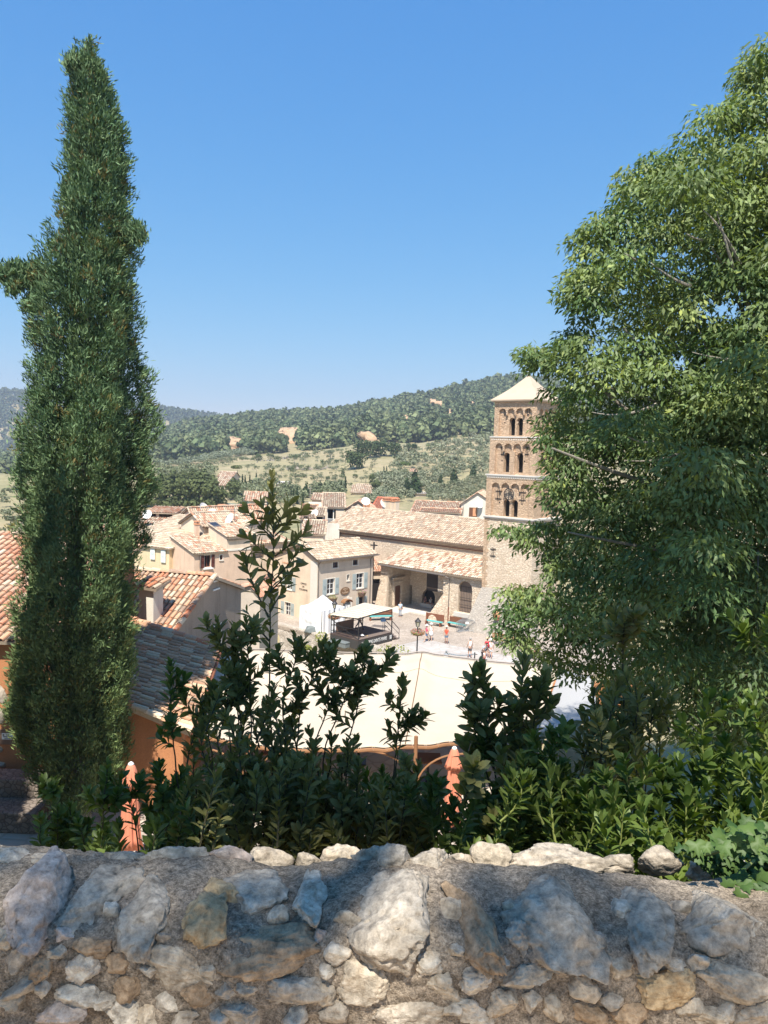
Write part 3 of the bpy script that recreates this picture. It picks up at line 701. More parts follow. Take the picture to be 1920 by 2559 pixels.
# ------------------------------------------------------------------ tourist office house
OQ=P(C3(65,640),77.); WR=Wall(OQ,46.5); WL=Wall(OQ,-43.5)
office=thing('office_house','cream three-storey house with grey-blue shutters and an oval brown sign, beside the square','house',(OQ[0],OQ[1],0))
EZ,RZ,UE,UG=6.30,7.85,8.1,-7.8
EZ=WR.off(.33).uz(C1(520,1000))[1]; UE=WR.uz(C3(845,10))[0]; vt_=WL.off(.25).uz(C1(270,762)); RZ=vt_[1]; RU=vt_[0]; LZ=RZ-1.75
wins=[WR.rect(C3(215,262),C3(302,462)),WR.rect(C3(622,182),C3(702,385))]
tops=[WR.rect(C3(292,-12),C3(354,108)),WR.rect(C3(570,-45),C3(630,68))]
sm=WR.rect(C3(485,200),C3(517,280)); door=WR.rect(C3(460,545),C3(527,680)); low=WR.rect(C3(650,515),C3(715,640))
door=(door[0],door[1],.0,door[3]-.1); low=(low[0],low[1],.2,low[3])
def even(r,w,h): c=(r[0]+r[1])/2; d=(r[2]+r[3])/2; return (c-w/2,c+w/2,d-h/2,d+h/2)
wins=[even(r,1.05,1.6) for r in wins]; tops=[even(r,.72,.85) for r in tops]
m=MB(); wall_sheet(m,WR,0,UE,-.3,EZ-.05,wins+tops+[sm,door,low],0,.26)
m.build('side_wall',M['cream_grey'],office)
gw=[even(WL.rect(A3(268,490),A3(345,660)),.95,1.35),even(WL.rect(A3(255,797),A3(322,975)),.95,1.35)]; gs=even(WL.rect(A3(402,258),A3(438,315)),.45,.5)
m=MB(); gz=6.0
hl=[h for h in gw]+[gs]
zc=0
wall_sheet(m,WL,UG,0,-.5,LZ-.1,[h for h in hl],0,.26)
m.poly([WL.at(UG,LZ-.1),WL.at(0,LZ-.1),WL.at(0,EZ-.06),WL.at(RU,RZ-.06),WL.at(UG,LZ-.02)])
m.poly([WL.at(UG,-.5),WL.at(UG,LZ-.02),WL.at(UG,LZ-.02,-UE),WL.at(UG,-.5,-UE)])
m.poly([WL.at(UG,-.5,-UE),WL.at(0,-.5,-UE),WL.at(0,EZ-.06,-UE),WL.at(RU,RZ-.06,-UE),WL.at(UG,LZ-.02,-UE)])
m.build('gable_wall',M['cream'],office)
m=MB(); m.wbox(WL,-1.05,-.02,-.3,EZ-.25,-.01,.03); m.build('corner_band',M['trim'],office)
m=MB()
e0,e1=WR.at(-.3,EZ,.42),WR.at(UE+.35,EZ,.42); r0,r1=WR.at(-.3,RZ,RU),WR.at(UE+.35,RZ,RU)
tile_roof(m,e0,e1,r0,r1,PAL_PALE,.23,.42)
tile_roof(m,WR.at(UE+.35,LZ-.1,UG-.2),WR.at(-.3,LZ-.1,UG-.2),r1,r0,PAL_PALE,.3,.5,3,edge=False)
rf=m.build('roof',M['tile'],office)
m=MB(); ridge_caps(m,r0+[0,0,.05],r1+[0,0,.05],PAL_PALE); ridge_caps(m,e0+[0,0,.06],r0+[0,0,.06],PAL_PALE,.08); m.build('ridge',M['tile'],rf)
m=MB(); genoise(m,WR.at(0,EZ-.05,0),WR.at(UE,EZ-.05,0),WR.n,3,.075,.11,(.60,.47,.34)); genoise(m,WL.at(RU,RZ-.1,0),WL.at(0,EZ-.07,0),WL.n,1,.075,.12,(.55,.43,.31)); genoise(m,WL.at(UG,LZ-.08,0),WL.at(RU,RZ-.1,0),WL.n,1,.075,.12,(.55,.43,.31)); m.build('eave_cornice',M['tile'],office)
for w in wins: window(WR,*w,office,nx=2,nz=3,surround=.1)
for w in tops: window(WR,*w,office,nx=2,nz=1,surround=.12,frame='redwood')
window(WR,*sm,office,nx=1,nz=1,surround=.06)
for w in gw: window(WL,*w,office,nx=2,nz=3,surround=.09)
window(WL,*gs,office,nx=1,nz=1,surround=.07)
for w in wins:
    shutter(WR,w[0]-.60,w[0]-.08,w[2]-.05,w[3]+.02,office); shutter(WR,w[1]+.08,w[1]+.60,w[2]-.05,w[3]+.02,office)
for w in gw:
    shutter(WL,w[0]-.62,w[0]-.10,w[2]-.05,w[3]+.02,office); shutter(WL,w[1]+.08,w[1]+.60,w[2]-.05,w[3]+.02,office)
shutter(WR,low[0]-.42,low[0]-.04,low[2],low[3]+.05,office); shutter(WR,low[1]+.04,low[1]+.46,low[2],low[3]+.05,office)
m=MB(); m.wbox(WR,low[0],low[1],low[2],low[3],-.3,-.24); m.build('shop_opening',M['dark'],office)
m=MB(); m.wbox(WR,door[0],door[1],door[2],door[3],-.24,-.19); d=m.build('door',M['wood'],office)
m=MB(); m.wbox(WR,door[0]+.1,door[0]+.45,1.05,1.5,-.19,-.18); m.build('notice',M['white'],d)
m=MB(); m.wbox(WR,door[0]-.22,door[0],0,door[3]+.02,-.01,.05); m.wbox(WR,door[1],door[1]+.22,0,door[3]+.02,-.01,.05); m.wbox(WR,door[0]-.22,door[1]+.22,door[3]+.02,door[3]+.24,-.01,.05); m.wbox(WR,(door[0]+door[1])/2-.14,(door[0]+door[1])/2+.14,door[3]+.05,door[3]+.38,.0,.08); m.build('door_surround',M['trim'],office)
m=MB(); m.tube([WR.at(.10,EZ-.1,.4),WR.at(.08,EZ-.5,.08),WR.at(.08,.3,.07)],.045); m.build('downpipe',M['zinc'],office)
m=MB(); m.tube([WR.at(UE-.4,EZ-.1,.4),WR.at(UE-.42,EZ-.5,.08),WR.at(UE-.42,.3,.07)],.045); m.build('downpipe',M['zinc'],office)
m=MB(); m.tube([WR.at(-.25,EZ-.06,.47),WR.at(UE+.5,EZ-.08,.47)],.06); m.build('gutter',M['zinc'],office)
# oval sign
su,sz=WR.uz(C3(453,424)); m=MB(); pts=[]
N=28
for n in (.03,.075):
    for k in range(N): pts.append(WR.at(su+.66*cos(2*pi*k/N),sz+.40*sin(2*pi*k/N),n))
m.add(pts,[tuple(range(N,2*N))]+[(k,(k+1)%N,N+(k+1)%N,N+k) for k in range(N)])
sg=m.build('oval_sign',M['sign_brown'],office)
text_part('OFFICE',WR,su,sz+.2,.2,M['text_tan'],sg,.078); text_part('DE',WR,su,sz,.15,M['text_tan'],sg,.078); text_part('TOURISME',WR,su,sz-.19,.2,M['text_tan'],sg,.078)
for tx,p,s in (('OFFICE',(483,582),.27),('DE',(481,617),.24),('TOURISME',(480,655),.27)):
    u,z=WL.uz(A3(*p)); text_part(tx,WL,u,z,s,M['text_dark'],office,.012,.012,'wall_lettering',1.05)
u,z=WL.uz((716,1407)); m=MB()
for k in range(3):
    c=u-.45+k*.42; m.poly([WL.at(c-.18,z-.13,.02),WL.at(c+.02,z,.05),WL.at(c-.18,z+.13,.02)]); m.poly([WL.at(c+.2,z-.13,.02),WL.at(c,z,.05),WL.at(c+.2,z+.13,.02)])
m.build('clay_vent',M['clay'],office)
# flower boxes on the first floor window sills
def flowers(t, c, rx, ry, rz, n, cols, seed, leafcol=((.10,.17,.04),(.22,.27,.07)), ls=.09, name='flowers'):
    r=np.random.default_rng(seed); d=r.normal(size=(n,3)); d/=np.linalg.norm(d,axis=1)[:,None]; rad=r.uniform(.55,1.,n)**.5
    p=np.array(c)+d*rad[:,None]*np.array([rx,ry,rz]); 
    k=r.integers(0,10,n); col=np.where((k<5)[:,None], lerp(np.array(leafcol[0])[None],np.array(leafcol[1])[None],r.uniform(0,1,n)[:,None]), np.array(cols)[r.integers(0,len(cols),n)])
    quads_at(t,name,p,d+r.normal(size=(n,3))*.5,np.full(n,ls)*r.uniform(.7,1.3,n),col,M['flower'],r)
def quads_at(t,name,p,nrm,size,col,mat,r):
    n=len(p); nrm=nrm/np.linalg.norm(nrm,axis=1)[:,None]; a=np.cross(nrm,r.normal(size=(n,3))); a/=np.linalg.norm(a,axis=1)[:,None]; b=np.cross(nrm,a)
    s=size[:,None]
    V=np.stack([p-a*s*.5,p+b*s*.35,p+a*s*.5,p-b*s*.35],1).reshape(-1,3)
    return np_mesh(name,V,quads=np.arange(4*n).reshape(-1,4),cols=np.repeat(col,4,0),mat=mat,parent=t)
for i,(a,lab,cols) in enumerate((((262,505),'flower basket of green and yellow plants under the left first-floor window, above the tent',[(.55,.50,.10),(.30,.36,.08)]),((665,425),'flower basket with pink blossoms under the right first-floor window of the cream house',[(.62,.20,.34),(.66,.40,.48),(.50,.42,.20)]))):
    u,z=WR.uz(C3(*a)); c=WR.at(u,z,.32); t=thing('flower_basket',lab,'flower basket',c,'window flower baskets')
    m=MB(); m.lathe((c[0],c[1],c[2]-.62),[(.10,0),(.34,.16),(.46,.46),(.48,.5),(.44,.5),(.3,.42)],12,None,None,1.25,.62,radians(48)); m.build('basket',M['brownpanel'],t)
    flowers(t,(c[0],c[1],c[2]-.02),.52,.52,.26,150,cols,40+i)
# information case with a little roof
u,z=WR.uz(C3(398,665)); ic=WR.at(u,.0,.9)
t=thing('information_case','grey information case under a curved orange roof, beside the office door','notice board',ic)
m=MB(); W_=WR.off(.9); m.wbox(W_,u-.45,u+.45,.55,1.75,-.08,.08); m.build('case',M['greybox'],t)
m=MB(); m.wbox(W_,u-.36,u-.02,.7,1.6,.085,.1); m.wbox(W_,u+.04,u+.36,.85,1.5,.085,.1); m.build('poster',M['white'],t)
m=MB(); pr=[(u+.62*cos(pi*k/8)*.95, 1.75+.34*sin(pi*k/8)) for k in range(9)]
for k in range(8):
    (a,b),(c_,d_)=pr[k],pr[k+1]; m.hexa([W_.at(a,b,-.3),W_.at(c_,d_,-.3),W_.at(c_,d_,.3),W_.at(a,b,.3),W_.at(a,b+.04,-.3),W_.at(c_,d_+.04,-.3),W_.at(c_,d_+.04,.3),W_.at(a,b+.04,.3)])
m.build('curved_roof',M['bamboo'],t)
m=MB(); [m.bar(W_.at(u+x,-.02,0),W_.at(u+x,.6,0),.08) for x in (-.38,.38)]; m.build('leg',M['iron'],t)
# cross on a pole behind the office roof
cq=P(C1(1300,795),84.); t=thing('iron_cross','dark iron cross on a thin pole in front of the nave wall','cross',(cq[0],cq[1],0))
m=MB(); m.tube([(cq[0],cq[1],0),(cq[0],cq[1],cq[2]-.3)],.05); m.build('pole',M['iron'],t)
m=MB(); W_=Wall(cq,-20.); m.wbox(W_,-.07,.07,cq[2]-.4,cq[2]+.42,-.06,.06); m.wbox(W_,-.40,.40,cq[2]-.02,cq[2]+.12,-.055,.055); m.build('cross_bar',M['iron'],t)
# wall lantern in the alley, small dark lean-to with orange tiles behind the house
aq=P(C3(880,180),89.)
t=thing('alley_house','low house with orange tile roof and dark doorway in the alley beside the church','house',(aq[0],aq[1],0))
W_=Wall(aq,20.); m=MB(); wall_sheet(m,W_,-1.6,1.3,-.3,3.6,[(-.75,.75,.0,2.6)],0,.3); m.build('wall',M['beige'],t)
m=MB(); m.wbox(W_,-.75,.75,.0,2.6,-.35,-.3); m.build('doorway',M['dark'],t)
m=MB(); tile_roof(m,W_.at(-1.6,3.5,.3),W_.at(1.3,3.5,.3),W_.at(-1.6,5.3,-3),W_.at(1.3,5.3,-3),PAL_RED,.24,.42,3,edge=False); m.build('roof',M['tile'],t)
# ------------------------------------------------------------------ houses of the village
def house(name, label, o, ang, w, d, z0, ze, rise, ridge_at=.5, along='u', mat='beige', pal=PAL_PALE, pitch=.26, row=.44, seg=3, over=.22, holes=(), back=True, mono=None, group=None, cat='house', wall_name='wall', cornice=False, old=False, verge=True):
    """front plane through o (left end) at ang, width w, depth d.  along='u': ridge parallel to the front.
    mono: None gable; 'back' slopes down toward the front; 'right' ridge at left edge"""
    W=Wall(o,ang); t=thing(name,label,cat,(float(o[0]),float(o[1]),float(z0)),group); m=MB()
    tmat=M['tile_old'] if old else M['tile']
    wall_sheet(m,W,0,w,z0,ze,holes,0,.2)
    if along=='u':
        rd=-d*ridge_at if mono is None else -d; zr=ze+rise
        for u in (0,w):
            m.poly([W.at(u,z0),W.at(u,ze),W.at(u,zr-.05,rd)]+([W.at(u,ze,-d)] if mono is None else [])+[W.at(u,z0,-d)])
        m.poly([W.at(0,z0,-d),W.at(w,z0,-d),W.at(w,ze if mono is None else zr-.05,-d),W.at(0,ze if mono is None else zr-.05,-d)])
        m.build(wall_name,M[mat],t); r=MB()
        e0,e1,r0,r1=W.at(-over,ze,over),W.at(w+over,ze,over),W.at(-over,zr,rd),W.at(w+over,zr,rd)
        tile_roof(r,e0,e1,r0,r1,pal,pitch,row,seg,edge=seg>3)
        if mono is None and back: tile_roof(r,W.at(w+over,ze,-d-over),W.at(-over,ze,-d-over),r1,r0,pal,pitch*1.4,row*1.3,3,edge=False)
        rf=r.build('roof',tmat,t); q=MB(); ridge_caps(q,r0+[0,0,.04],r1+[0,0,.04],pal)
        if verge:
            for a,b in ((e0,r0),(e1,r1)): ridge_caps(q,a+[0,0,.05],b+[0,0,.05],pal,.09)
        q.build('ridge',tmat,rf)
        if cornice: q=MB(); genoise(q,W.at(0,ze-.03,0),W.at(w,ze-.03,0),W.n,1,.08,.13); q.build('eave_cornice',tmat,t)
    else:
        ru=w*ridge_at; zr=ze+rise
        m.poly([W.at(0,ze),W.at(w,ze),W.at(ru,zr-.05)]); m.poly([W.at(0,z0,-d),W.at(w,z0,-d),W.at(w,ze,-d),W.at(ru,zr-.05,-d),W.at(0,ze,-d)])
        for u in (0,w): m.poly([W.at(u,z0),W.at(u,ze),W.at(u,ze,-d),W.at(u,z0,-d)])
        m.build(wall_name,M[mat],t); r=MB()
        sl=rise/max(ru,.01); sr=rise/max(w-ru,.01)
        r0,r1=W.at(ru,zr,over),W.at(ru,zr,-d-over)
        if ru>.1: tile_roof(r,W.at(-over,ze-over*sl,-d-over),W.at(-over,ze-over*sl,over),r1,r0,pal,pitch,row,seg,edge=seg>3)
        if w-ru>.1: tile_roof(r,W.at(w+over,ze-over*sr,over),W.at(w+over,ze-over*sr,-d-over),r0,r1,pal,pitch,row,seg,edge=seg>3)
        rf=r.build('roof',tmat,t); q=MB(); ridge_caps(q,r0+[0,0,.04],r1+[0,0,.04],pal)
        if verge:
            ridge_caps(q,W.at(-over,ze-over*sl+.05,over),r0+[0,0,.05],pal,.09); ridge_caps(q,W.at(w+over,ze-over*sr+.05,over),r0+[0,0,.05],pal,.09)
        q.build('ridge',tmat,rf)
    return t,W
# --- pink house with red-brown shutters: single slope roof, right face has the window
DP=64.; pq=P(C5(740,740),DP); PR=Wall(pq,46.); PLW=Wall(pq,-44.)
ue=PR.uz(C5(1225,690))[0]; ze=PR.uz(C5(742,738))[1]; vt=PLW.uz(C5(395,475)); uf=PR.uz(C5(1575,665))[0]
w1=even(PR.rect(C5(905,768),C5(980,920)),.62,1.02); w2=even(PR.rect(C5(1128,755),C5(1160,822)),.30,.42)
pink=thing('pink_house','pink rendered house with red-brown shutters and stepped tile roofs','house',(pq[0],pq[1],0))
band=PR.uz(C5(1225,690))[1]-.05
m=MB(); wall_sheet(m,PR,0,ue,-.3,ze-.04,[w1,w2],0,.2); wall_sheet(m,PR,ue,uf,-.3,band,[],.0,.2)
m.poly([PLW.at(0,-.3),PLW.at(0,ze-.05),PLW.at(vt[0],vt[1]-.06),PLW.at(vt[0],-.3)])
m.poly([PLW.at(vt[0],-.3),PLW.at(vt[0],vt[1]-.06),PLW.at(vt[0],vt[1]-.06,-uf),PLW.at(vt[0],-.3,-uf)])
m.build('wall',M['pink'],pink)
m=MB(); e0,e1=PR.at(-.1,ze,.2),PR.at(ue+.05,ze,.2); r0,r1=PR.at(-.1,vt[1]+.02,vt[0]),PR.at(ue+.05,vt[1]+.02,vt[0])
tile_roof(m,e0,e1,r0,r1,PAL_PALE+PAL_RED[:6],.20,.42); rf=m.build('lower_roof',M['tile'],pink)
m=MB(); ridge_caps(m,e0+[0,0,.05],r0+[0,0,.05],PAL_PALE,.08); ridge_caps(m,r0+[0,0,.05],r1+[0,0,.05],PAL_PALE,.08); m.build('ridge',M['tile'],rf)
w=window(PR,*w1,pink,frame='redwood',nx=2,nz=1,surround=.08,pane='dark'); window(PR,*w2,pink,frame='redwood',nx=1,nz=1,surround=.06,pane='dark')
shutter(PR,w1[0]-.36,w1[0]-.04,w1[2]-.05,w1[3],pink,'redwood'); shutter(PR,w1[1]+.04,w1[1]+.36,w1[2]-.05,w1[3],pink,'redwood')
m=MB(); m.wbox(PR,w1[0]-.16,w1[1]+.16,w1[2]-.16,w1[2]-.08,-.02,.22); m.build('window_sill',M['white'],pink)
m=MB(); u=PR.uz(C5(825,870))[0]; m.tube([PR.at(u,ze-.1,.1),PR.at(u,PR.uz(C5(825,950))[1],.1)],.06); m.build('downpipe',M['zinc'],pink)
# upper block: cream upper wall with its own roof
uz1=PR.uz(C5(1220,492)); top=uz1[1]; ul=PLW.off(-ue).uz(C5(955,300))
upt=thing('upper_house','tall cream-topped block with streaked wall and tile roof behind the pink house','house',PR.at(ue,0,0))
m=MB(); wall_sheet(m,PR,ue+.02,uf,band+.16,top-.04,[],-.02,.2)
Wu=PLW.off(-ue-.02)
m.poly([Wu.at(0,band-2),Wu.at(0,top-.05),Wu.at(ul[0],ul[1]-.05),Wu.at(ul[0],band-2)])
m.poly([Wu.at(ul[0],-.3),Wu.at(ul[0],ul[1]-.05),Wu.at(ul[0],ul[1]-.05,-4),Wu.at(ul[0],-.3,-4)])
m.build('wall',M['cream'],upt)
m=MB(); m.wbox(PR,ue,uf+.02,band,band+.16,-.3,.04); m.build('white_band',M['trim'],upt)
m=MB(); e0,e1=PR.at(ue-.05,top,.22),PR.at(uf+.7,top,.22); r0,r1=PR.at(ue-.05,ul[1]+.03,ul[0]),PR.at(uf+.9,ul[1]+.03,ul[0])
tile_roof(m,e0,e1,r0,r1,PAL_PALE+PAL_RED[:7],.20,.42); rf=m.build('roof',M['tile'],upt)
m=MB(); ridge_caps(m,e0+[0,0,.05],r0+[0,0,.05],PAL_PALE,.08); m.build('ridge',M['tile'],rf)
m=MB(); genoise(m,PR.at(ue+.05,top-.05,-.02),PR.at(uf,top-.05,-.02),PR.n,2,.07,.1,(.42,.32,.24)); m.build('eave_cornice',M['tile'],upt)
# skylight in that roof
sk=P(C5(1040,305),DP+4.4); t=thing('skylight','open grey skylight in the tile roof of the tall cream-topped block','skylight',sk)
m=MB(); W_=Wall(sk,46.); m.hexa([W_.at(-.45,sk[2]-.25,.5),W_.at(.45,sk[2]-.25,.5),W_.at(.45,sk[2]+.12,-.4),W_.at(-.45,sk[2]+.12,-.4)]+[W_.at(-.45,sk[2]-.10,.5),W_.at(.45,sk[2]-.10,.5),W_.at(.45,sk[2]+.2,-.4),W_.at(-.45,sk[2]+.2,-.4)]); m.build('frame',M['zinc'],t)
m=MB(); m.poly([W_.at(-.38,sk[2]-.085,.45),W_.at(.38,sk[2]-.085,.45),W_.at(.38,sk[2]+.195,-.35),W_.at(-.38,sk[2]+.195,-.35)]); m.build('pane',M['glass'],t)
# the roof behind (long ridge, gable on the left)
bq=P(C5(560,262),72.)
t,W=house('back_house','beige house with long pale tile roof, gable facing left, behind the tall block',P(C5(552,268),71.)[:2],-42.,3.6,5.0,0,P(C5(552,268),71.)[2],1.0,.55,'v','beige',PAL_PALE+PAL_RED[:5],.22,.45)
t,W=house('rear_house','small gabled house with red-brown tiles at the back of the left roofs',P(C5(490,220),79.)[:2],-40.,3.0,10.,0,P(C5(490,225),79.)[2],1.35,.7,'v','cream_grey',PAL_RED+PAL_PALE[:6],.24,.45)
# yellow house with pale shutters, big pale roof
YD=66.; yq=P(C5(375,660),YD); yz=yq[2]; YW=Wall(yq,-30.)
ys=[even(YW.rect(C5(260,670),C5(335,870)),.55,1.1),even(YW.rect(C5(105,640),C5(175,810)),.55,1.1)]
yl=thing('yellow_house','yellow rendered house with two pale closed shutters, right of the cypress','house',(yq[0],yq[1],0))
m=MB(); wall_sheet(m,YW,-7,0,-.3,yz-.05,[],0,.2); m.poly([YW.at(0,-.3),YW.at(0,yz-.05),YW.at(0,yz+1.9,-8),YW.at(0,-.3,-8)]); m.build('wall',M['yellow'],yl)
m=MB(); e0,e1=YW.at(-7,yz,.25),YW.at(.15,yz,.25); r0,r1=YW.at(-7,yz+2.1,-8),YW.at(3.2,yz+2.1,-8)
tile_roof(m,e0,e1,r0,r1,PAL_PALE,.25,.45,3,edge=False); m.build('roof',M['tile'],yl)
for y in ys: shutter(YW,y[0],y[1],y[2],y[3],yl,'shutter_white',.12)
# loggia house: red tiles, roofed terrace
lq=P(C5(40,410),74.); LW=Wall(lq,-6.); lz=lq[2]
t,W=house('loggia_house','house with reddish tile roof and a roofed terrace on top, beside the cypress',LW.at(-6,0)[:2],-6.,11.4,6.,0,lz-.3,1.55,1.,'u','pink',PAL_MIX+PAL_RED[:4],.26,.45,mono='back')
lg=thing('roof_terrace','open roof terrace with orange walls under a tile canopy, beside the cypress','terrace',LW.at(2.,lz+1.2,-5))
Lg=Wall(P(C5(60,205),79.)[:2],-4.); z0=P(C5(60,205),79.)[2]; z1=P(C5(60,120),79.)[2]; wl=Lg.uz(C5(445,200))[0]
m=MB(); m.wbox(Lg,0,wl,z0-.6,z1,-2.6,-2.5); m.wbox(Lg,0,wl,z0-.6,z0+.05,-.1,0); m.build('orange_wall',M['clay'],lg)
for u in (.08,wl*.36,wl*.97):
    m=MB(); m.wbox(Lg,u-.14,u+.14,z0-.1,z1,-.28,0); m.build('pillar',M['beige'],lg)
m=MB(); tile_roof(m,Lg.at(-.3,z1,.3),Lg.at(wl+.3,z1,.3),Lg.at(-.3,z1+.45,-2.7),Lg.at(wl+.3,z1+.45,-2.7),PAL_RED,.3,.45,3,edge=False); m.build('tile_canopy',M['tile'],lg)
# block with a dark loggia between the tall block and the office
vq=P(A2(925,740),82.); VW=Wall(vq,46.); vz=P(A2(925,625),82.)[2]
t=thing('loggia_block','cream house with a wide dark loggia opening behind the tall laurel shoot','house',(vq[0],vq[1],0))
vo=VW.rect(A2(925,640),A2(1045,742)); m=MB(); wall_sheet(m,VW,-.4,5.5,-.3,vz-.05,[(vo[0],vo[1],vo[2],vo[3])],0,1.0)
Wv=Wall(vq,-44.); m.poly([VW.at(-.4,-.3),VW.at(-.4,vz-.05),VW.at(-.4,vz+.6,-4),VW.at(-.4,-.3,-4)]); m.build('wall',M['beige'],t)
m=MB(); m.wbox(VW,vo[0],vo[1],vo[2],vo[3],-1.05,-.95); 
for k in range(4): m.wbox(VW,vo[0]+k*(vo[1]-vo[0])/4,vo[0]+k*(vo[1]-vo[0])/4+.08,vo[2],vo[3],-.95,-.9)
m.build('dark_shutters',M['oldwood'],t)
m=MB(); m.tube([VW.at(vo[0],vo[2]+.5,-.1),VW.at(vo[1],vo[2]+.5,-.1)],.03)
for k in range(12): u=vo[0]+(vo[1]-vo[0])*k/11; m.tube([VW.at(u,vo[2],-.1),VW.at(u,vo[2]+.5,-.1)],.012,4)
m.build('railing',M['iron'],t)
m=MB(); tile_roof(m,VW.at(-.6,vz,.25),VW.at(5.6,vz,.25),VW.at(-.6,vz+.9,-4),VW.at(5.6,vz+.9,-4),PAL_MIX,.26,.45,3,edge=False); m.build('roof',M['tile'],t)
# low house with orange roof corner in front
zq=P(A2(842,1085),48.); ZW=Wall(zq,-10.); zz=zq[2]
zl=P(A2(700,1180),46.); ZW=Wall(zl,-8.); zw=ZW.uz(A2(1005,1075))[0]; zt=ZW.uz(A2(1005,1068))[1]
t,W=house('low_house','low grey-beige house with a bright orange tile roof corner, behind the streaked gable',zl[:2],-8.,zw,4.,1.5,zt-.05,.62,.72,'v','cream_grey',PAL_RED,.24,.42,over=.08)
# --- near house with streaked grey gable
H1D=30.; ap=P(A2(590,900),H1D); GW=Wall(ap,75.); RG=Wall(ap,-15.)
gl=GW.uz(A2(258,1365)); gr=GW.uz(A2(840,990))
grey=thing('grey_gable_house','near house with a streaked grey gable wall and red and cream barrel tiles','house',(ap[0],ap[1],7.3))
wd=GW.rect(A2(585,1175),A2(662,1300)); wd=(wd[0],wd[1],gl[1]-1.9,gl[1]-.55)
m=MB(); wall_sheet(m,GW,gl[0],gr[0],3.5,gl[1]-.06,[wd],0,.22)
m.poly([GW.at(gl[0],gl[1]-.06),GW.at(gr[0],gl[1]-.06),GW.at(gr[0],gr[1]-.06),GW.at(0,ap[2]-.06)])
LH=7.
m.poly([GW.at(gl[0],3.5),GW.at(gl[0],gl[1]-.06),GW.at(gl[0],gl[1]-.06,-LH),GW.at(gl[0],3.5,-LH)]); m.poly([GW.at(gr[0],3.5),GW.at(gr[0],gr[1]-.06),GW.at(gr[0],gr[1]-.06,-LH),GW.at(gr[0],3.5,-LH)])
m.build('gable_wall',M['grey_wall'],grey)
window(GW,*wd,grey,frame='white',nx=2,nz=2,surround=.08)
for z in (ap[2]-.28,ap[2]-.62): 
    pass
m=MB(); u,z=GW.uz(A2(622,938)); m.wbox(GW,u-.28,u+.28,z-.03,z+.03,0,.05); u,z=GW.uz(A2(620,1012)); m.wbox(GW,u-.28,u+.28,z-.03,z+.03,0,.05); m.build('wall_slot',M['white'],grey)
m=MB(); sl=(ap[2]-gl[1])/(-gl[0])
e0,e1=GW.at(gl[0]-.15,gl[1]-.15*sl,-LH),GW.at(gl[0]-.15,gl[1]-.15*sl,.12); r0,r1=GW.at(0,ap[2],-LH),GW.at(0,ap[2],.12)
tile_roof(m,e0,e1,r0,r1,PAL_NEAR,.21,.36,6,jit=.015)
sr=(ap[2]-gr[1])/gr[0]
tile_roof(m,GW.at(gr[0]+.1,gr[1]-.1*sr,.12),GW.at(gr[0]+.1,gr[1]-.1*sr,-LH),r1,r0,PAL_NEAR,.21,.36,6)
rf=m.build('roof',M['tile_old'],grey)
m=MB(); ridge_caps(m,r0+[0,0,.05],r1+[0,0,.05],PAL_NEAR,.11,.4); ridge_caps(m,e1+[0,0,.06],r1+[0,0,.06],PAL_NEAR[4:],.10,.36); m.build('ridge',M['tile_old'],rf)
# cream chimney stack on it
cq=P(A2(42,1312),27.6); cw=27.6*92*.2892/FPX
t=thing('chimney_stack','cream rendered chimney stack with a tile cap, on the near tile roof beside the cypress','chimney',cq)
m=MB(); zt=P(A2(42,985),27.6)[2]; W_=Wall(cq,-18.); m.wbox(W_,-cw/2-.25,cw/2,cq[2]-.3,zt,-.6,0); m.build('stack',M['white_wall'],t)
m=MB(); tile_roof(m,W_.at(-cw/2-.4,zt,.2),W_.at(cw/2+.25,zt-.05,.2),W_.at(-cw/2-.4,zt+.22,-.75),W_.at(cw/2+.25,zt+.17,-.75),PAL_NEAR,.22,.4,6); m.build('tile_cap',M['tile_old'],t)
# --- nearest low house: shed roof in the shade of the cypress, ochre walls
TR,TL,BR,BL=P((548,1625),26.),P((290,1540),26.),P((479,1830),20.5),P((300,1752),20.5)
TL=TR+(TL-TR)*1.25; BL=BR+(BL-BR)*1.25+[0,0,-.05]
near=thing('ochre_house','low ochre house with a weathered tile roof, half in the shade of the cypress','house',((BR[0]+BL[0])/2,BR[1],7.3))
m=MB()
tile_roof(m,BR,TR,BL,TL,PAL_OLD,.24,.42,6,thick=.14,jit=.03,base=(.2,.15,.11)); rf=m.build('roof',M['tile_old'],near)
m=MB(); ridge_caps(m,TR+[0,0,.06],TL+[0,0,.06],PAL_NEAR,.13,.42); m.build('verge_tiles',M['tile_old'],rf); m=MB(); ridge_caps(m,BR+[0,0,.05],BL+[0,0,.05],PAL_NEAR,.11,.42); m.build('verge_tiles',M['tile_old'],rf)
m=MB(); ins=.3
c=[BR+[-ins,ins,-.14],TR+[-ins,-ins,-.14],TL+[0,-ins,-.14],BL+[0,ins,-.14]]
for i in range(4):
    a,b=c[i],c[(i+1)%4]; m.poly([(a[0],a[1],7.2),(b[0],b[1],7.2),b,a])
m.build('ochre_wall',M['ochre'],near)
m=MB(); m.tube([BR+[.06,-.05,-.02],TR+[.06,0,-.02]],.05); m.build('gutter',M['rust'],near)
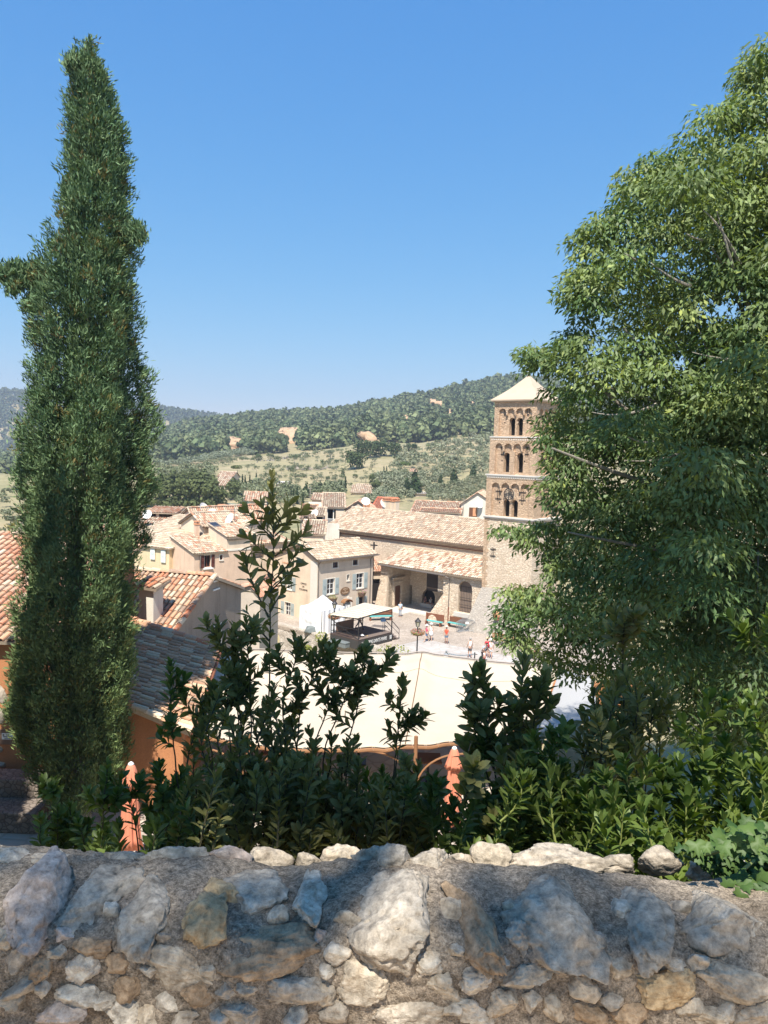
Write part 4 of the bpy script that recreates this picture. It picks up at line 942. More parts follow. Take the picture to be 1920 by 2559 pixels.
# --- house at the left edge of the picture
EX=Wall((-15.6,21.4),0.); et=11.9
edge=thing('edge_house','ochre house with stone quoins and a framed plaque at the left picture edge','house',(-11.5,21.4,7.3))
m=MB(); wall_sheet(m,EX,0,6.35,7.2,et,[],0,.2); m.poly([EX.at(6.35,7.2),EX.at(6.35,et),EX.at(6.35,et+1.7,-7),EX.at(6.35,7.2,-7)]); m.build('ochre_wall',M['ochre'],edge)
m=MB(); tile_roof(m,EX.at(-.2,et,.35),EX.at(6.6,et,.35),EX.at(.4,et+2.2,-7),EX.at(7.0,et+2.2,-7),PAL_NEAR[:11]+PAL_RED,.24,.40,5); m.build('roof',M['tile_old'],edge)
u,z=EX.uz(B1(65,1285)); m=MB(); a=.30; b=.215
m.wbox(EX,u-a,u+a,z-b,z+b,0,.04); pq_=m.build('plaque',M['brownpanel'],edge)
m=MB(); m.wbox(EX,u-.18,u+.17,z-.06,z+.12,.041,.05); m.build('plaque_card',M['white'],pq_)
m=MB(); 
for (a0,a1,z0,z1) in ((-.15,-.11,.05,.09),(-.06,.03,.06,.085),(-.14,.02,.01,.03),(.0,.12,-.01,.03),(-.1,.1,-.04,-.025)): m.wbox(EX,u+a0,u+a1,z+z0,z+z1,.051,.055)
m.build('plaque_marks',M['text_dark'],pq_)
def rock(seed, rx, ry, rz, sub=3, rough=.12, cuts=9, flat=.80):
    "an angular stone: a ball clipped by random planes, then roughened"
    r=random.Random(seed); bm=bmesh.new(); bmesh.ops.create_icosphere(bm,subdivisions=sub,radius=1.)
    pl=[]
    for _ in range(cuts):
        d=Vector((r.gauss(0,1),r.gauss(0,1),r.gauss(0,1))).normalized(); pl.append((d,r.uniform(flat*.72,flat*1.12)))
    off=Vector((seed*1.7,seed*.9,seed*2.3)); V=[]
    for v in bm.verts:
        p=v.co.copy()
        for d,k in pl:
            e=p.dot(d)-k
            if e>0: p-=d*e*.93
        n=mn.fractal(p*1.7+off,.9,2.1,5)*rough + mn.fractal(p*6+off,.8,2.1,3)*rough*.35 + (mn.fractal(p*17+off,.8,2.1,3)*rough*.13 if sub>3 else 0)
        crease=abs(mn.noise(Vector((p.x*2.1,p.y*2.1,p.z*4.5))+off*2)); crease=-max(0,.10-crease)*rough*5
        p*=1+n+crease
        V.append((p.x*rx,p.y*ry,p.z*rz))
    F=[[v.index for v in f.verts] for f in bm.faces]; bm.free()
    return np.array(V),np.array(F)
# big pale stones let into that wall
for i,(p,w,h) in enumerate((((10,980),.50,.55),((8,1130),.42,.5),((0,1380),.34,.3),((20,1490),.45,.3),((8,1590),.40,.35))):
    u,z=EX.uz(B1(*p)); V,Fc=rock(900+i,w/2,.07,h/2,4,.18,12,.72); q=MB(); V=V+EX.at(u-.05,z,.0)
    np_mesh('wall_stone',V,tris=Fc,mat=M['quoin'],parent=edge,cols=np.ones((len(V),3)))
# dark stone step / low wall in front of it, in the shade
t=thing('stone_bench','low dark stone bench against the ochre wall at the lower left','bench',(-10.6,19.4,7.3))
m=MB(); m.box((-11.6,19.7,7.3),(5.6,.9,.55)); m.build('seat_block',M['dark_cobble'],t,bevel=.03); m=MB(); m.box((-11.6,20.6,7.3),(5.6,.75,1.0)); m.build('back_block',M['dark_cobble'],t,bevel=.03)
# retaining wall at the back of the terrace, below the sail
t=thing('terrace_wall','dark ochre wall at the back of the restaurant terrace under the shade sail','wall',(1,31,7.3))
m=MB(); m.box((1,31.2,3.5),(20,.4,4.7)); m.build('masonry',M['ochre'],t)
# --- houses beyond the nave
def px_house(name,label,pl,pr,D,ang,d,z0,rise,ridge_at,along,mat,pal,holes=(),**k):
    a=P(pl,D); W=Wall(a,ang); w=W.uz(pr)[0]
    return house(name,label,a[:2],ang,w,d,z0,a[2],rise,ridge_at,along,mat,pal,holes=holes,**k)
vd=104.; va=P(C1(600,265),vd); VW=Wall(va,4.); vw=VW.uz(C1(885,290))[0]; vz=va[2]
t,W=house('veranda_house','house with pale tile roof over a dark veranda, behind the nave roof',va[:2],4.,vw,7.5,0,vz,1.55,1.,'u','beige',PAL_PALE+PAL_RED[:3],.26,.45,mono='back',holes=[(.5,vw-1.1,vz-2.35,vz-.25)])
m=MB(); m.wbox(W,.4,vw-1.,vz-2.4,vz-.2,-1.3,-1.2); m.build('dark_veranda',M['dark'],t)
m=MB(); m.tube([W.at(.5,vz-1.55,-.05),W.at(vw-1.1,vz-1.55,-.05)],.03)
for k in range(14): u=.5+(vw-1.6)*k/13; m.tube([W.at(u,vz-2.35,-.05),W.at(u,vz-1.55,-.05)],.02,4)
m.build('railing',M['white'],t)
for u in (.55,vw*.5): m=MB(); m.wbox(W,u-.07,u+.07,vz-2.35,vz-.2,-.3,-.15); m.build('post',M['trim'],t)
t,W=px_house('grey_gable_cottage','cottage with bare grey gable beside the veranda house',C1(900,290),C1(1260,290),108.,-6.,6.,0,1.25,.5,'v','cream_grey',PAL_RED+PAL_MIX[:4])
t,W=px_house('red_roof_house','house with bright red tile roof behind the nave ridge',C1(1270,292),C1(1530,300),112.,-8.,7.,0,1.35,.9,'u','beige',[(.50,.13,.07)]*5+[(.56,.20,.11)]*3,mono='back')
t,W=px_house('ruined_house','house of bare pink rubble with a small dark window, left of the veranda house',C1(300,420),C1(470,395),92.,8.,5.,0,.5,1.,'u','church_stone',PAL_MIX,mono='back')
u,z=W.uz(C1(355,430)); m=MB(); m.wbox(W,u-.25,u+.25,z-.4,z+.35,-.05,.02); m.build('window',M['dark'],t)
t,W=px_house('brown_shed','small dark shed with a tile roof between the ruin and the veranda house',C1(490,382),C1(592,375),96.,0.,4.,0,.75,1.,'u','cream_grey',PAL_PALE,mono='back',holes=[(.3,1.6,5.0,5.9)])
u,z=W.uz(C1(530,430)); m=MB(); m.wbox(W,.1,W.uz(C1(588,400))[0],z-.6,z+.45,-.05,.03); m.build('dark_opening',M['dark'],t)
t,W=px_house('front_shed','low lean-to with coarse tile roof in front of the veranda house',C1(320,640),C1(600,655),86.,2.,4.5,0,1.2,1.,'u','beige',PAL_MIX+PAL_PALE[:4],mono='back')
wq=P(C1(530,520),94.); t=thing('terrace_parapet','bright white terrace parapet left of the veranda house','wall',(wq[0],wq[1],0)); m=MB(); W=Wall(wq,3.); m.wbox(W,-1.6,2.6,3.,wq[2]+.3,-.3,0); m.wbox(W,-1.6,-.9,wq[2]+.3,wq[2]+1.2,-.3,0); m.build('masonry',M['white_wall'],t)
t,W=px_house('dark_roof_house','house with a grey-brown roof and dark wall above the ruin',C1(300,325),C1(480,322),100.,3.,6.,0,.5,1.,'u','cream_grey',PAL_OLD,mono='back')
t,W=px_house('white_house','white gabled house with a brown window, just left of the bell tower',C2(1065,105),C2(1560,110),112.,-12.,9.,0,1.75,.46,'v','white_wall',PAL_RED+PAL_PALE[:8])
ww=even(W.rect(C2(1195,180),C2(1272,262)),1.2,1.35)
m=MB(); m.wbox(W,ww[0],ww[1],ww[2],ww[3],-.02,.03); wn=m.build('window',M['wood'],t); m=MB(); m.wbox(W,ww[0]+.55,ww[1]-.1,ww[2]+.1,ww[3]-.1,.03,.04); m.build('pane',M['clay'],wn)
t,W=px_house('long_roof_house','long low house with pinkish tile roof showing just above the nave ridge',C2(380,230),C2(1040,262),110.,-10.,6.,0,1.4,1.,'u','beige',PAL_MIX+PAL_RED[:4],mono='back')
t,W=px_house('gutter_house','low house with a dark row of tile ends right behind the nave ridge',C2(515,212),C2(1030,258),106.,-9.,2.2,0,.35,1.,'u','cream_grey',PAL_RED,mono='back')
t,W=px_house('ochre_annex','small yellow ochre roof house peeping over the long pink roof',C2(765,175),C2(850,178),118.,-5.,3.,0,.9,1.,'u','yellow',[(.55,.36,.12)],mono='back')
# chimneys, dishes
for p,D,w,h,l,cm in ((C1(1470,300),106,.75,1.7,'beige chimney, first of the row behind the red roof','beige'),(C1(1560,312),106,.6,1.7,'beige chimney in the middle of the row behind the red roof','beige'),(C1(1606,312),106,.6,1.75,'beige chimney at the right end of the row behind the red roof','beige'),(C5(782,470),68,.36,1.35,'tall pink chimney with grey cowl rising from the big pale roof','pink'),(C5(1160,140),82,.62,1.0,'grey chimney with a ball top at the back of the left roofs','cream_grey'),(C5(960,130),80,.7,.75,'small clay-capped chimney beside the blue parasol','beige'),(C1(1195,245),107,.7,.8,'brick-red chimney on the grey gable cottage','clay')):
    q=P(p,D); chimney('chimney',q-[0,0,.35],w,h+.35,l,cm)
for p,D,r,ang,l in ((C5(882,85),79,.75,-.4,'big white satellite dish above the blue parasol'),(C5(1015,145),78,.55,-1.0,'white satellite dish on the roof ridge right of the blue parasol'),(C5(1285,222),70.5,.55,-2.4,'white satellite dish on the pale roof left of the laurel tip'),(C5(55,160),76,.5,-1.8,'white satellite dish at the left end of the roofed terrace'),(C1(1185,185),105,.6,-1.4,'white satellite dish on the grey gable cottage'),(C1(1432,215),106,.65,-.9,'white satellite dish beside the beige chimney row'),(C1(488,355),95,.55,-2.2,'white satellite dish above the brown shed'),(C2(1312,120),111,.55,-1.3,'white satellite dish on the white house left of the tower')):
    q=P(p,D); dish('satellite_dish',q,ang,r,l)
q=P(C5(835,155),79.); t=thing('parasol','small dark blue parasol on a roof terrace','parasol',(q[0],q[1],q[2]-1.5))
m=MB(); m.lathe((q[0],q[1],q[2]-.2),[(1.25,0),(.65,.32),(.02,.62)],10); m.build('canopy',m_plain('navy_cloth',(.10,.14,.20),.8),t); m=MB(); m.tube([(q[0],q[1],q[2]-1.6),(q[0],q[1],q[2]+.4)],.04); m.build('pole',M['steel'],t)
for p,D,l in ((C5(1340,240),71,'thin television aerial on the pale roof left of the laurel tip'),(C1(1440,170),106,'television aerial behind the red roof'),(C2(1105,80),111,'television aerial on the white house roof')):
    q=P(p,D); t=thing('aerial',l,'aerial',(q[0],q[1],q[2]-1.)); m=MB(); m.tube([(q[0],q[1],q[2]-1.2),(q[0],q[1],q[2]+1.2)],.025,5); m.build('mast',M['steel'],t)
    m=MB(); m.tube([(q[0]-.5,q[1],q[2]+1.),(q[0]+.5,q[1]+.1,q[2]+1.)],.02,4)
    for k in range(5): x=q[0]-.45+.22*k; m.tube([(x,q[1]-.3,q[2]+1.),(x,q[1]+.3,q[2]+1.)],.012,4)
    m.build('antenna_rods',M['steel'],t)
# ------------------------------------------------------------------ stage on the square
SF=np.array([-1.93,66.6]); SW=Wall(SF,49.)              # text face runs right-back
e1=SW.u; e2=np.array([-e1[1],e1[0]])                     # e2: left-back
SL,SD=4.6,3.5; DZ=.86
def S(a,b,z): q=SF+e1*a+e2*b; return np.array([q[0],q[1],z])
stage=thing('stage','open-air stage with a dark deck, black lettered front and metal frame, on the square','stage',S(SL/2,SD/2,0))
m=MB(); m.hexa([S(.0,0,DZ-.09),S(SL,0,DZ-.09),S(SL,SD,DZ-.09),S(0,SD,DZ-.09),S(0,0,DZ),S(SL,0,DZ),S(SL,SD,DZ),S(0,SD,DZ)]); m.build('deck',M['deck'],stage)
m=MB(); m.hexa([S(0,-.02,DZ+.004),S(SL,-.02,DZ+.004),S(SL,.85,DZ+.004),S(0,.85,DZ+.004),S(0,-.02,DZ+.02),S(SL,-.02,DZ+.02),S(SL,.85,DZ+.02),S(0,.85,DZ+.02)]); m.build('front_boards',M['deck_edge'],stage)
m=MB(); m.hexa([S(0,.0,.0),S(SL,.0,.0),S(SL,.06,0),S(0,.06,0),S(0,.0,DZ-.1),S(SL,0,DZ-.1),S(SL,.06,DZ-.1),S(0,.06,DZ-.1)]); m.hexa([S(0,.06,.0),S(.05,.06,.0),S(.05,SD,0),S(0,SD,0),S(0,.06,DZ-.1),S(.05,.06,DZ-.1),S(.05,SD,DZ-.1),S(0,SD,DZ-.1)]); sk=m.build('skirt',M['black'],stage)
text_part('MOUSTIERS-SAINTE-MARIE',SW,SL*.47,.42,.46,M['text_white'],sk,.005,.006,'banner_lettering',.62)
m=MB(); u=SL*.955
for k in range(5): m.wbox(SW,u-.13+.06*k,u-.10+.06*k,.25,.6,.002,.012)
m.wbox(SW,u-.14,u+.16,.40,.44,.002,.012); m.wbox(SW,u-.14,u+.16,.56,.60,.002,.013); m.build('emblem',M['text_white'],sk)
# frame: six posts, top bars, braces
def onvert(p, base):                                     # height over a ground point as seen at pixel p
    d=ray(p); t=base[1]/d[1]; return (CC+d*t)[2]
posts={'L':S(0.05,SD-.05,0),'F':S(.05,.05,0),'R':S(SL-.05,.05,0),'B':S(SL-.3,SD-.05,0)}
px={'L':C3(150,742),'F':C3(635,790),'R':C3(1180,662),'B':C3(690,770)}
tz={'L':2.45,'F':2.75,'R':3.0,'B':2.65}
fr=MB()
for k,q in posts.items(): fr.bar(q,q+[0,0,tz[k]],.085)
mid=[(posts[a]+posts[b])/2 for a,b in (('L','F'),('F','R'))]
T={k:q+[0,0,tz[k]] for k,q in posts.items()}
for a,b in (('L','F'),('F','R'),('R','B'),('B','L')): fr.bar(T[a],T[b],.07)
for a,b in (('L','F'),):
    for z in (1.15,1.65): fr.bar(posts[a]+[0,0,z],posts[b]+[0,0,z+.1],.05)
fr.bar(posts['B']+[0,0,1.6],posts['L']+[0,0,1.6],.05)
fr.bar(T['R']-[0,0,.35],lerp(T['R'],T['F'],.2)-[0,0,.02],.045); fr.bar(T['F']-[0,0,.45],lerp(T['F'],T['R'],.15)-[0,0,.02],.045); fr.bar(T['L']-[0,0,.4],lerp(T['L'],T['F'],.2)-[0,0,.02],.045)
fr.bar(T['L']-[0,0,.3],posts['F']+[0,0,DZ],.05); fr.bar(lerp(T['R'],T['B'],.05)-[0,0,.5],lerp(T['F'],T['R'],.35),.05)
fr.build('steel_frame',M['iron'],stage)
# beige roof cloth
c=[T['F']+[-.1,-.1,.10],T['R']+[.25,-.1,.14],T['B']+[.1,.2,.45],T['L']+[-.2,.1,.14]]
N=10; cm=MB(); g=[[None]*(N+1) for _ in range(N+1)]
for i in range(N+1):
    for j in range(N+1):
        a,b=i/N,j/N; q=lerp(lerp(c[0],c[1],a),lerp(c[3],c[2],a),b); q=q+[0,0,.16*sin(pi*a)*sin(pi*b)-.05*sin(pi*b)*(a<.05)]; g[i][j]=q
for i in range(N):
    for j in range(N): cm.poly([g[i][j],g[i+1][j],g[i+1][j+1],g[i][j+1]])
cv=cm.build('roof_cloth',M['stage_cloth'],stage,True); sm_=cv.modifiers.new('thick','SOLIDIFY'); sm_.thickness=.02
# brown back panel, steps with hand rails
m=MB(); m.hexa([S(.55,SD-.25,DZ),S(2.9,SD-.2,DZ),S(2.9,SD-.14,DZ),S(.55,SD-.19,DZ),S(.5,SD-.25,DZ+.95),S(2.9,SD-.2,DZ+.95),S(2.9,SD-.14,DZ+.95),S(.5,SD-.19,DZ+.95)]); m.build('back_panel',M['brownpanel'],stage)
for k in range(3):
    m=MB(); a0=SL+.05+.32*k; z=DZ-.24*(k+1)+.0
    m.hexa([S(a0,.05,z-.06),S(a0+.34,.05,z-.06),S(a0+.34,1.0,z-.06),S(a0,1.0,z-.06),S(a0,.05,z),S(a0+.34,.05,z),S(a0+.34,1.,z),S(a0,1.,z)])
    m.hexa([S(a0,.05,z-.24),S(a0+.03,.05,z-.24),S(a0+.03,1.,z-.24),S(a0,1.,z-.24),S(a0,.05,z-.06),S(a0+.03,.05,z-.06),S(a0+.03,1.,z-.06),S(a0,1.,z-.06)])
    m.build('step',M['deck_edge'],stage)
for b in (.08,.98):
    m=MB(); m.bar(S(SL+.05,b,DZ+.0),S(SL+.05,b,DZ+1.0),.05); m.bar(S(SL+1.1,b,0),S(SL+1.1,b,.95),.05); m.bar(S(SL+.05,b,DZ+1.),S(SL+1.1,b,.95),.05); m.bar(S(SL+.05,b,DZ+.5),S(SL+1.1,b,.5),.035); m.build('hand_rail',M['iron'],stage)
# microphone stand with a note sheet
q=S(3.9,.55,DZ+.02); t=thing('music_stand','thin music stand near the right edge of the stage deck','music stand',q)
m=MB(); m.tube([q,q+[0,0,1.05]],.02,5); [m.tube([q+[0,0,.25],q+[.25*cos(a),.25*sin(a),0]],.013,4) for a in (0,2.1,4.2)]; m.build('stand',M['iron'],t); m=MB(); W_=Wall(q,30.); m.hexa([W_.at(-.24,q[2]+.98,.1),W_.at(.24,q[2]+.98,.1),W_.at(.24,q[2]+1.0,.02),W_.at(-.24,q[2]+1.0,.02),W_.at(-.24,q[2]+1.30,-.1),W_.at(.24,q[2]+1.30,-.1),W_.at(.24,q[2]+1.32,-.16),W_.at(-.24,q[2]+1.32,-.16)]); m.build('note_plate',M['steel'],t)
# grey storage cases in front of the stage
for a,b,dx,dy,h,l in ((-.28,1.75,.62,1.45,.5,'long grey plastic case against the left side of the stage'),(-.3,3.2,.5,1.0,.28,'flat dark grey case on the square beside the tent')):
    q=S(a,b,.0); t=thing('storage_case',l,'storage case',q,'grey cases beside the stage'); m=MB(); m.box(q,(dx,dy,h*.7),radians(49)); m.build('body',M['greybox'],t,bevel=.03); m=MB(); m.box(q+[0,0,h*.7+.003],(dx+.05,dy+.05,h*.3),radians(49)); m.build('lid',M['greybox'],t,bevel=.04)
q=G(C7(730,940),.0); t=thing('dark_bundle','dark grey bundle lying on the square in front of the white tent','bundle',q)
V,Fc=rock(77,.95,.5,.42,3,.16); V=V+q+[0,0,.3]; np_mesh('cloth_cover',V,tris=Fc,cols=np.ones((len(V),3)),mat=M['greybox'],parent=t)
# white tent
TQ=G(C7(957,985),0); TW=Wall(TQ,180-42.); 
wl_=3.1; tent=thing('tent','white pavilion tent with draped front wall between the house and the stage','tent',(TQ[0]-1.3,TQ[1]+2.2,0))
ta=np.array([cos(radians(138)),sin(radians(138))]); tb=np.array([cos(radians(48)),sin(radians(48))])
def TP(a,b,z): q=TQ[:2]+ta*a+tb*b; return np.array([q[0],q[1],z])
EV=2.3; AP=TP(1.5,1.5,3.45); m=MB(); N=12
corner=[(0,0),(wl_,0),(wl_,3.1),(0,3.1)]
for k in range(4):
    (a0,b0),(a1,b1)=corner[k],corner[(k+1)%4]; prev=None
    for j in range(N+1):
        t_=j/N; row=[]
        for i in range(9):
            s_=i/8; q=TP(a0+(a1-a0)*s_,b0+(b1-b0)*s_,EV-.0*sin(pi*s_)); v=lerp(q,AP,t_); v=v-np.array([0,0,.30*sin(pi*min(1,t_*1.0))*(1-.4*t_)]); row.append(v)
        if prev: 
            for i in range(8): m.poly([prev[i],prev[i+1],row[i+1],row[i]])
        prev=row
m.build('tent_roof',M['tent'],tent,True)
NN=44; V=[]; 
for side in range(2):
    for j in range(25):
        for i in range(NN+1):
            s_=i/NN; z=EV*j/24; h=1-j/24
            if side==0:
                fold=.030*sin(s_*30+2*sin(z*1.4))*(.3+.7*h)+.05*sin(pi*s_)*sin(pi*(1-h))+.03*sin(z*7-(s_-.5)**2*16)*sin(pi*s_)
                V.append(TP(wl_*s_,-.03-fold-.02,z))
            else: V.append(TP(-.02-.04*sin(s_*30),3.1*s_,z))
V=np.array(V); Q=[]
for side in range(2):
    o_=side*25*(NN+1)
    for j in range(24):
        for i in range(NN): k=o_+j*(NN+1)+i; Q.append((k,k+1,k+NN+2,k+NN+1))
np_mesh('draped_wall',V,quads=np.array(Q),cols=np.ones((len(V),3)),mat=M['tent'],parent=tent,smooth=True)
m=MB(); 
for a,b in corner: m.bar(TP(a,b,0),TP(a,b,EV),.05)
m.build('tent_leg',M['steel'],tent)
# ------------------------------------------------------------------ street lamps with flower rings
def lamp(base, top, label, seed, hang, slim=1.):
    t=thing('street_lamp',label,'street lamp',base,'old-style street lamps'); H=top[2]-base[2]; x,y,z=base; lx=(top[0]-base[0]); 
    m=MB(); m.lathe((x,y,z),[(.16,0),(.16,.1),(.10,.2),(.085,.7),(.06,.8),(.05,H-1.0),(.075,H-.95),(.045,H-.9),(.045,H-.72)],10); m.build('post',M['iron'],t,True)
    h=H-.72; m=MB(); 
    m.lathe((x,y,z+h),[(.05,0),(.16,.03),(.10,.06)],6); m.lathe((x,y,z+h+.46),[(.27,0),(.29,.03),(.12,.2),(.09,.22),(.08,.28),(.02,.33),(.001,.36)],6)
    for k in range(6):
        a=2*pi*k/6; m.bar((x+.13*cos(a),y+.13*sin(a),z+h+.04),(x+.245*cos(a),y+.245*sin(a),z+h+.47),.022)
    hd=m.build('lantern_frame',M['iron'],t)
    m=MB(); m.lathe((x,y,z+h+.05),[(.115,0),(.225,.40)],6); m.build('lantern_glass',M['lamp_glass'],hd)
    fz=z+H-hang; m=MB(); m.lathe((x,y,fz-.28),[(.06,0),(.40,.12),(.52,.26),(.5,.3)],14); m.build('planter_ring',M['brownpanel'],t)
    flowers(t,(x,y,fz+.05),.66,.66,.34,420,[(.60,.12,.07),(.62,.20,.10),(.55,.10,.08),(.62,.34,.26)],seed,((.10,.17,.03),(.26,.32,.08)),.10,'flower_mass')
lb=P(A4(590,1380),63.5); lt=P(A4(607,1020),63.5); lamp((lb[0],lb[1],0),lt,'street lamp with a ring of red flowers, standing free in the middle of the square',5,1.22)
lb=G(C3(300,1062),0.); lt=P(C3(315,565),lb[1]); lamp((lb[0],lb[1],.0),lt,'street lamp with a ring of red flowers, in front of the stage and white tent',6,1.5)
lb=P((1300,1690),60.); lt=P((1310,1580),60.); 
lamp((lb[0]+.6,lb[1],0),np.array([lb[0]+.6,lb[1],2.9]),'street lamp with a ring of red flowers, half hidden by the big tree',8,.9)
# ------------------------------------------------------------------ benches
def turq_bench(p, ang, L, label, curved=False):
    t=thing('turquoise_bench',label,'bench',(p[0],p[1],0),'turquoise and rust benches'); W=Wall(p,ang); m=MB()
    if curved:
        m.hexa([W.at(0,.42,.0),W.at(L,.42,.0),W.at(L,.42,.42),W.at(.25,.42,.42),W.at(0,.50,.0),W.at(L,.50,.0),W.at(L,.50,.42),W.at(.25,.50,.42)])
    else: m.wbox(W,0,L,.42,.5,0,.45)
    m.build('seat',M['turq'],t,bevel=.015)
    m=MB(); m.wbox(W,.05,.18,0,.418,.05,.38); m.wbox(W,L-.3,L-.17,0,.418,.05,.38); m.build('leg',M['rust'],t)
    m=MB()
    if curved:
        # tall backrest with a round cut-out at one end
        N=14; r=.52; cu=.62; 
        m.wbox(W,-.12,.06,0,1.18,-.12,-.02); 
        for k in range(N):
            a0,a1=pi*k/N,pi*(k+1)/N
            m.hexa([W.at(cu-r*cos(a0),.5+r*sin(a0),-.11),W.at(cu-r*cos(a1),.5+r*sin(a1),-.11),W.at(cu-r*cos(a1),1.17,-.11),W.at(cu-r*cos(a0),1.17,-.11),W.at(cu-r*cos(a0),.5+r*sin(a0),-.03),W.at(cu-r*cos(a1),.5+r*sin(a1),-.03),W.at(cu-r*cos(a1),1.17,-.03),W.at(cu-r*cos(a0),1.17,-.03)])
        m.wbox(W,cu+r,L,.38,1.16,-.11,-.03)
    else: m.wbox(W,0,L,.34,1.02,-.11,-.03)
    m.build('backrest',M['rust'],t); return t
bp=G(A4(690,1075),0); be=G(A4(865,1105),0); turq_bench(bp,np.degrees(atan2(be[1]-bp[1],be[0]-bp[0])),float(np.hypot(*(be-bp)[:2])),'turquoise bench whose rust backrest has a round cut-out, left of the rain pipe',True)
bp=G(A4(925,1098),0); turq_bench(bp,-38.,2.2,'turquoise bench with a straight rust backrest, behind the steel barriers')
bp=G(C3(785,830),0); turq_bench(bp,14.,2.5,'turquoise bench seen under the stage roof cloth, with its back to the square')
wb=G(A4(1365,1275),0); t=thing('wooden_bench','golden slatted wooden bench at the foot of the grey battered wall','bench',(wb[0],wb[1],0)); W_=Wall(wb,-24.)
m=MB(); [m.wbox(W_,0,2.2,.40,.45,.05+.13*k,.16+.13*k) for k in range(3)]; m.build('seat',M['benchwood'],t)
m=MB(); [m.wbox(W_,0,2.2,.55+.15*k,.67+.15*k,-.06-.03*k,-.02-.03*k) for k in range(3)]; m.build('backrest',M['benchwood'],t)
for u in (.2,1.95): m=MB(); m.bar(W_.at(u,0,.38),W_.at(u,.4,.38),.05); m.bar(W_.at(u,0,0),W_.at(u,.95,-.09),.05); m.bar(W_.at(u,.38,.0),W_.at(u,.38,.42),.04); m.build('leg',M['iron'],t)
# steel crowd barriers leaning together
for k in range(4):
    b0=G(C4(470+14*k,1215-10*k),0); W_=Wall(b0+np.array([.10*k,.16*k,0]),14.+3*k); t=thing('crowd_barrier',('galvanised crowd barrier, frontmost of the leaning pack','galvanised crowd barrier, second in the leaning pack','galvanised crowd barrier, third in the leaning pack','galvanised crowd barrier, rearmost of the leaning pack nearest the wall')[k],'barrier',(b0[0],b0[1],0),'crowd barriers stacked by the battered wall')
    m=MB(); L=1.9; le=.16
    f=lambda u,z: W_.at(u,z,-le*z)
    m.tube([f(.06,.12),f(.0,.25),f(0,1.0),f(.08,1.1),f(L-.08,1.1),f(L,1.0),f(L,.25),f(L-.06,.12),f(.06,.12)],.028,6); m.build('tube_frame',M['steel'],t)
    m=MB(); [m.tube([f(.12+.115*i,.14),f(.12+.115*i,1.09)],.011,4) for i in range(15)]; m.build('bars',M['steel'],t)
    for u in (.2,L-.2): m=MB(); m.bar(W_.at(u,.03,.28),W_.at(u,.03,-.32),.05); m.build('foot',M['steel'],t)
    if k==0: m=MB(); m.hexa([f(.9,.8)+[0,0,0],f(1.25,.8),f(1.25,.8)+[0,.01,0],f(.9,.8)+[0,.01,0],f(.9,1.),f(1.25,1.),f(1.25,1.)+[0,.01,0],f(.9,1.)+[0,.01,0]]); m.build('plate',M['white'],t)
# terracotta ball on the plinth
q=WF.at(8.3,1.9,1.15); bx=P(C4(1215,880),float(q[1])); t=thing('terracotta_ball','round terracotta ball on a thin round base, on the plinth of the battered wall','ball',(bx[0],bx[1],bx[2]-.5))
m=MB(); m.ball(bx,.37,18,12); m.build('ball',M['clay'],t,True); m=MB(); m.lathe((bx[0],bx[1],bx[2]-.46),[(.30,0),(.30,.08),(.2,.14)],14); m.build('base',M['rust'],t)
# ground grating, low rope fence with posts
q=G(C3(935,915),.0); m=MB(); m.box((q[0],q[1],.003),(1.5,.9,.022),radians(-20)); o_=m.build('drain_grate',M['zinc']); props(o_,'dark rectangular drain grate in the cobbles behind the stage','grate')
pa=P(A4(1190,1400),62.5); pb_=P(A4(895,1385),62.5)
for i,f_ in enumerate((0.,1.)):
    q=lerp(pb_,pa,f_); t=thing('bollard',('ornate grey post with a stepped pyramid top, left end of the rope fence','slim iron post at the right end of the rope fence')[i],'post',(q[0],q[1],0),'posts of the rope fence')
    if i==0:
        m=MB(); m.lathe((q[0],q[1],0),[(.22,0),(.22,.5),(.5,.55),(.52,.62),(.40,.68),(.42,.76),(.28,.82),(.30,.9),(.1,1.0),(.06,1.02),(.12,1.1),(.1,1.2),(.01,1.25)],4,None,None,1,1,.6); m.build('post',M['steel'],t)
    else:
        m=MB(); m.tube([(q[0],q[1],0),(q[0],q[1],1.15)],.05); m.bar((q[0]-.22,q[1],1.0),(q[0]+.22,q[1],1.0),.05); m.build('post',M['iron'],t)
pts=[lerp(pb_,pa,k/30) for k in range(31)]; m=MB()
for k in range(30):
    a=np.array([pts[k][0],pts[k][1],1.0-.16*sin(pi*k/30)+.05*(k%2)]); b=np.array([pts[k+1][0],pts[k+1][1],1.0-.16*sin(pi*(k+1)/30)+.05*((k+1)%2)]); m.tube([a,b],.045,5)
o_=m.build('rope',M['steel']); props(o_,'thick pale braided rope strung between the two posts beyond the sail','rope')
# rubble retaining wall below the tent and stage
rw=thing('rubble_retaining_wall','pale rubble retaining wall below the tent and stage, plants on top','wall',(-6,70,-3))
top=[G(p,.12) for p in ((640,1546),(700,1559),(743,1570),(804,1587),(880,1603),(930,1614))]+[np.array([.6,66.2,.1])]
tp_=np.array(top); V=[];Q=[]; rr=np.random.default_rng(3); ns=90; nz=26
cum=np.r_[0,np.cumsum(np.hypot(*np.diff(tp_[:,:2],axis=0).T))]
for i in range(ns+1):
    s_=cum[-1]*i/ns; x=np.interp(s_,cum,tp_[:,0]); y=np.interp(s_,cum,tp_[:,1])
    for j in range(nz+1):
        z=.16-4.2*max(j-3,0)/(nz-3); o_=.0 if j>2 else .5*(3-j)/3
        nx_,ny_=-.35,-.94
        w=mn.fractal(Vector((x*1.1,y*1.1,z*1.6)),.9,2.,4)*.16
        V.append((x+nx_*(.04*j+w-o_),y+ny_*(.04*j+w-o_),z+(.0 if j>2 else .04*w)))
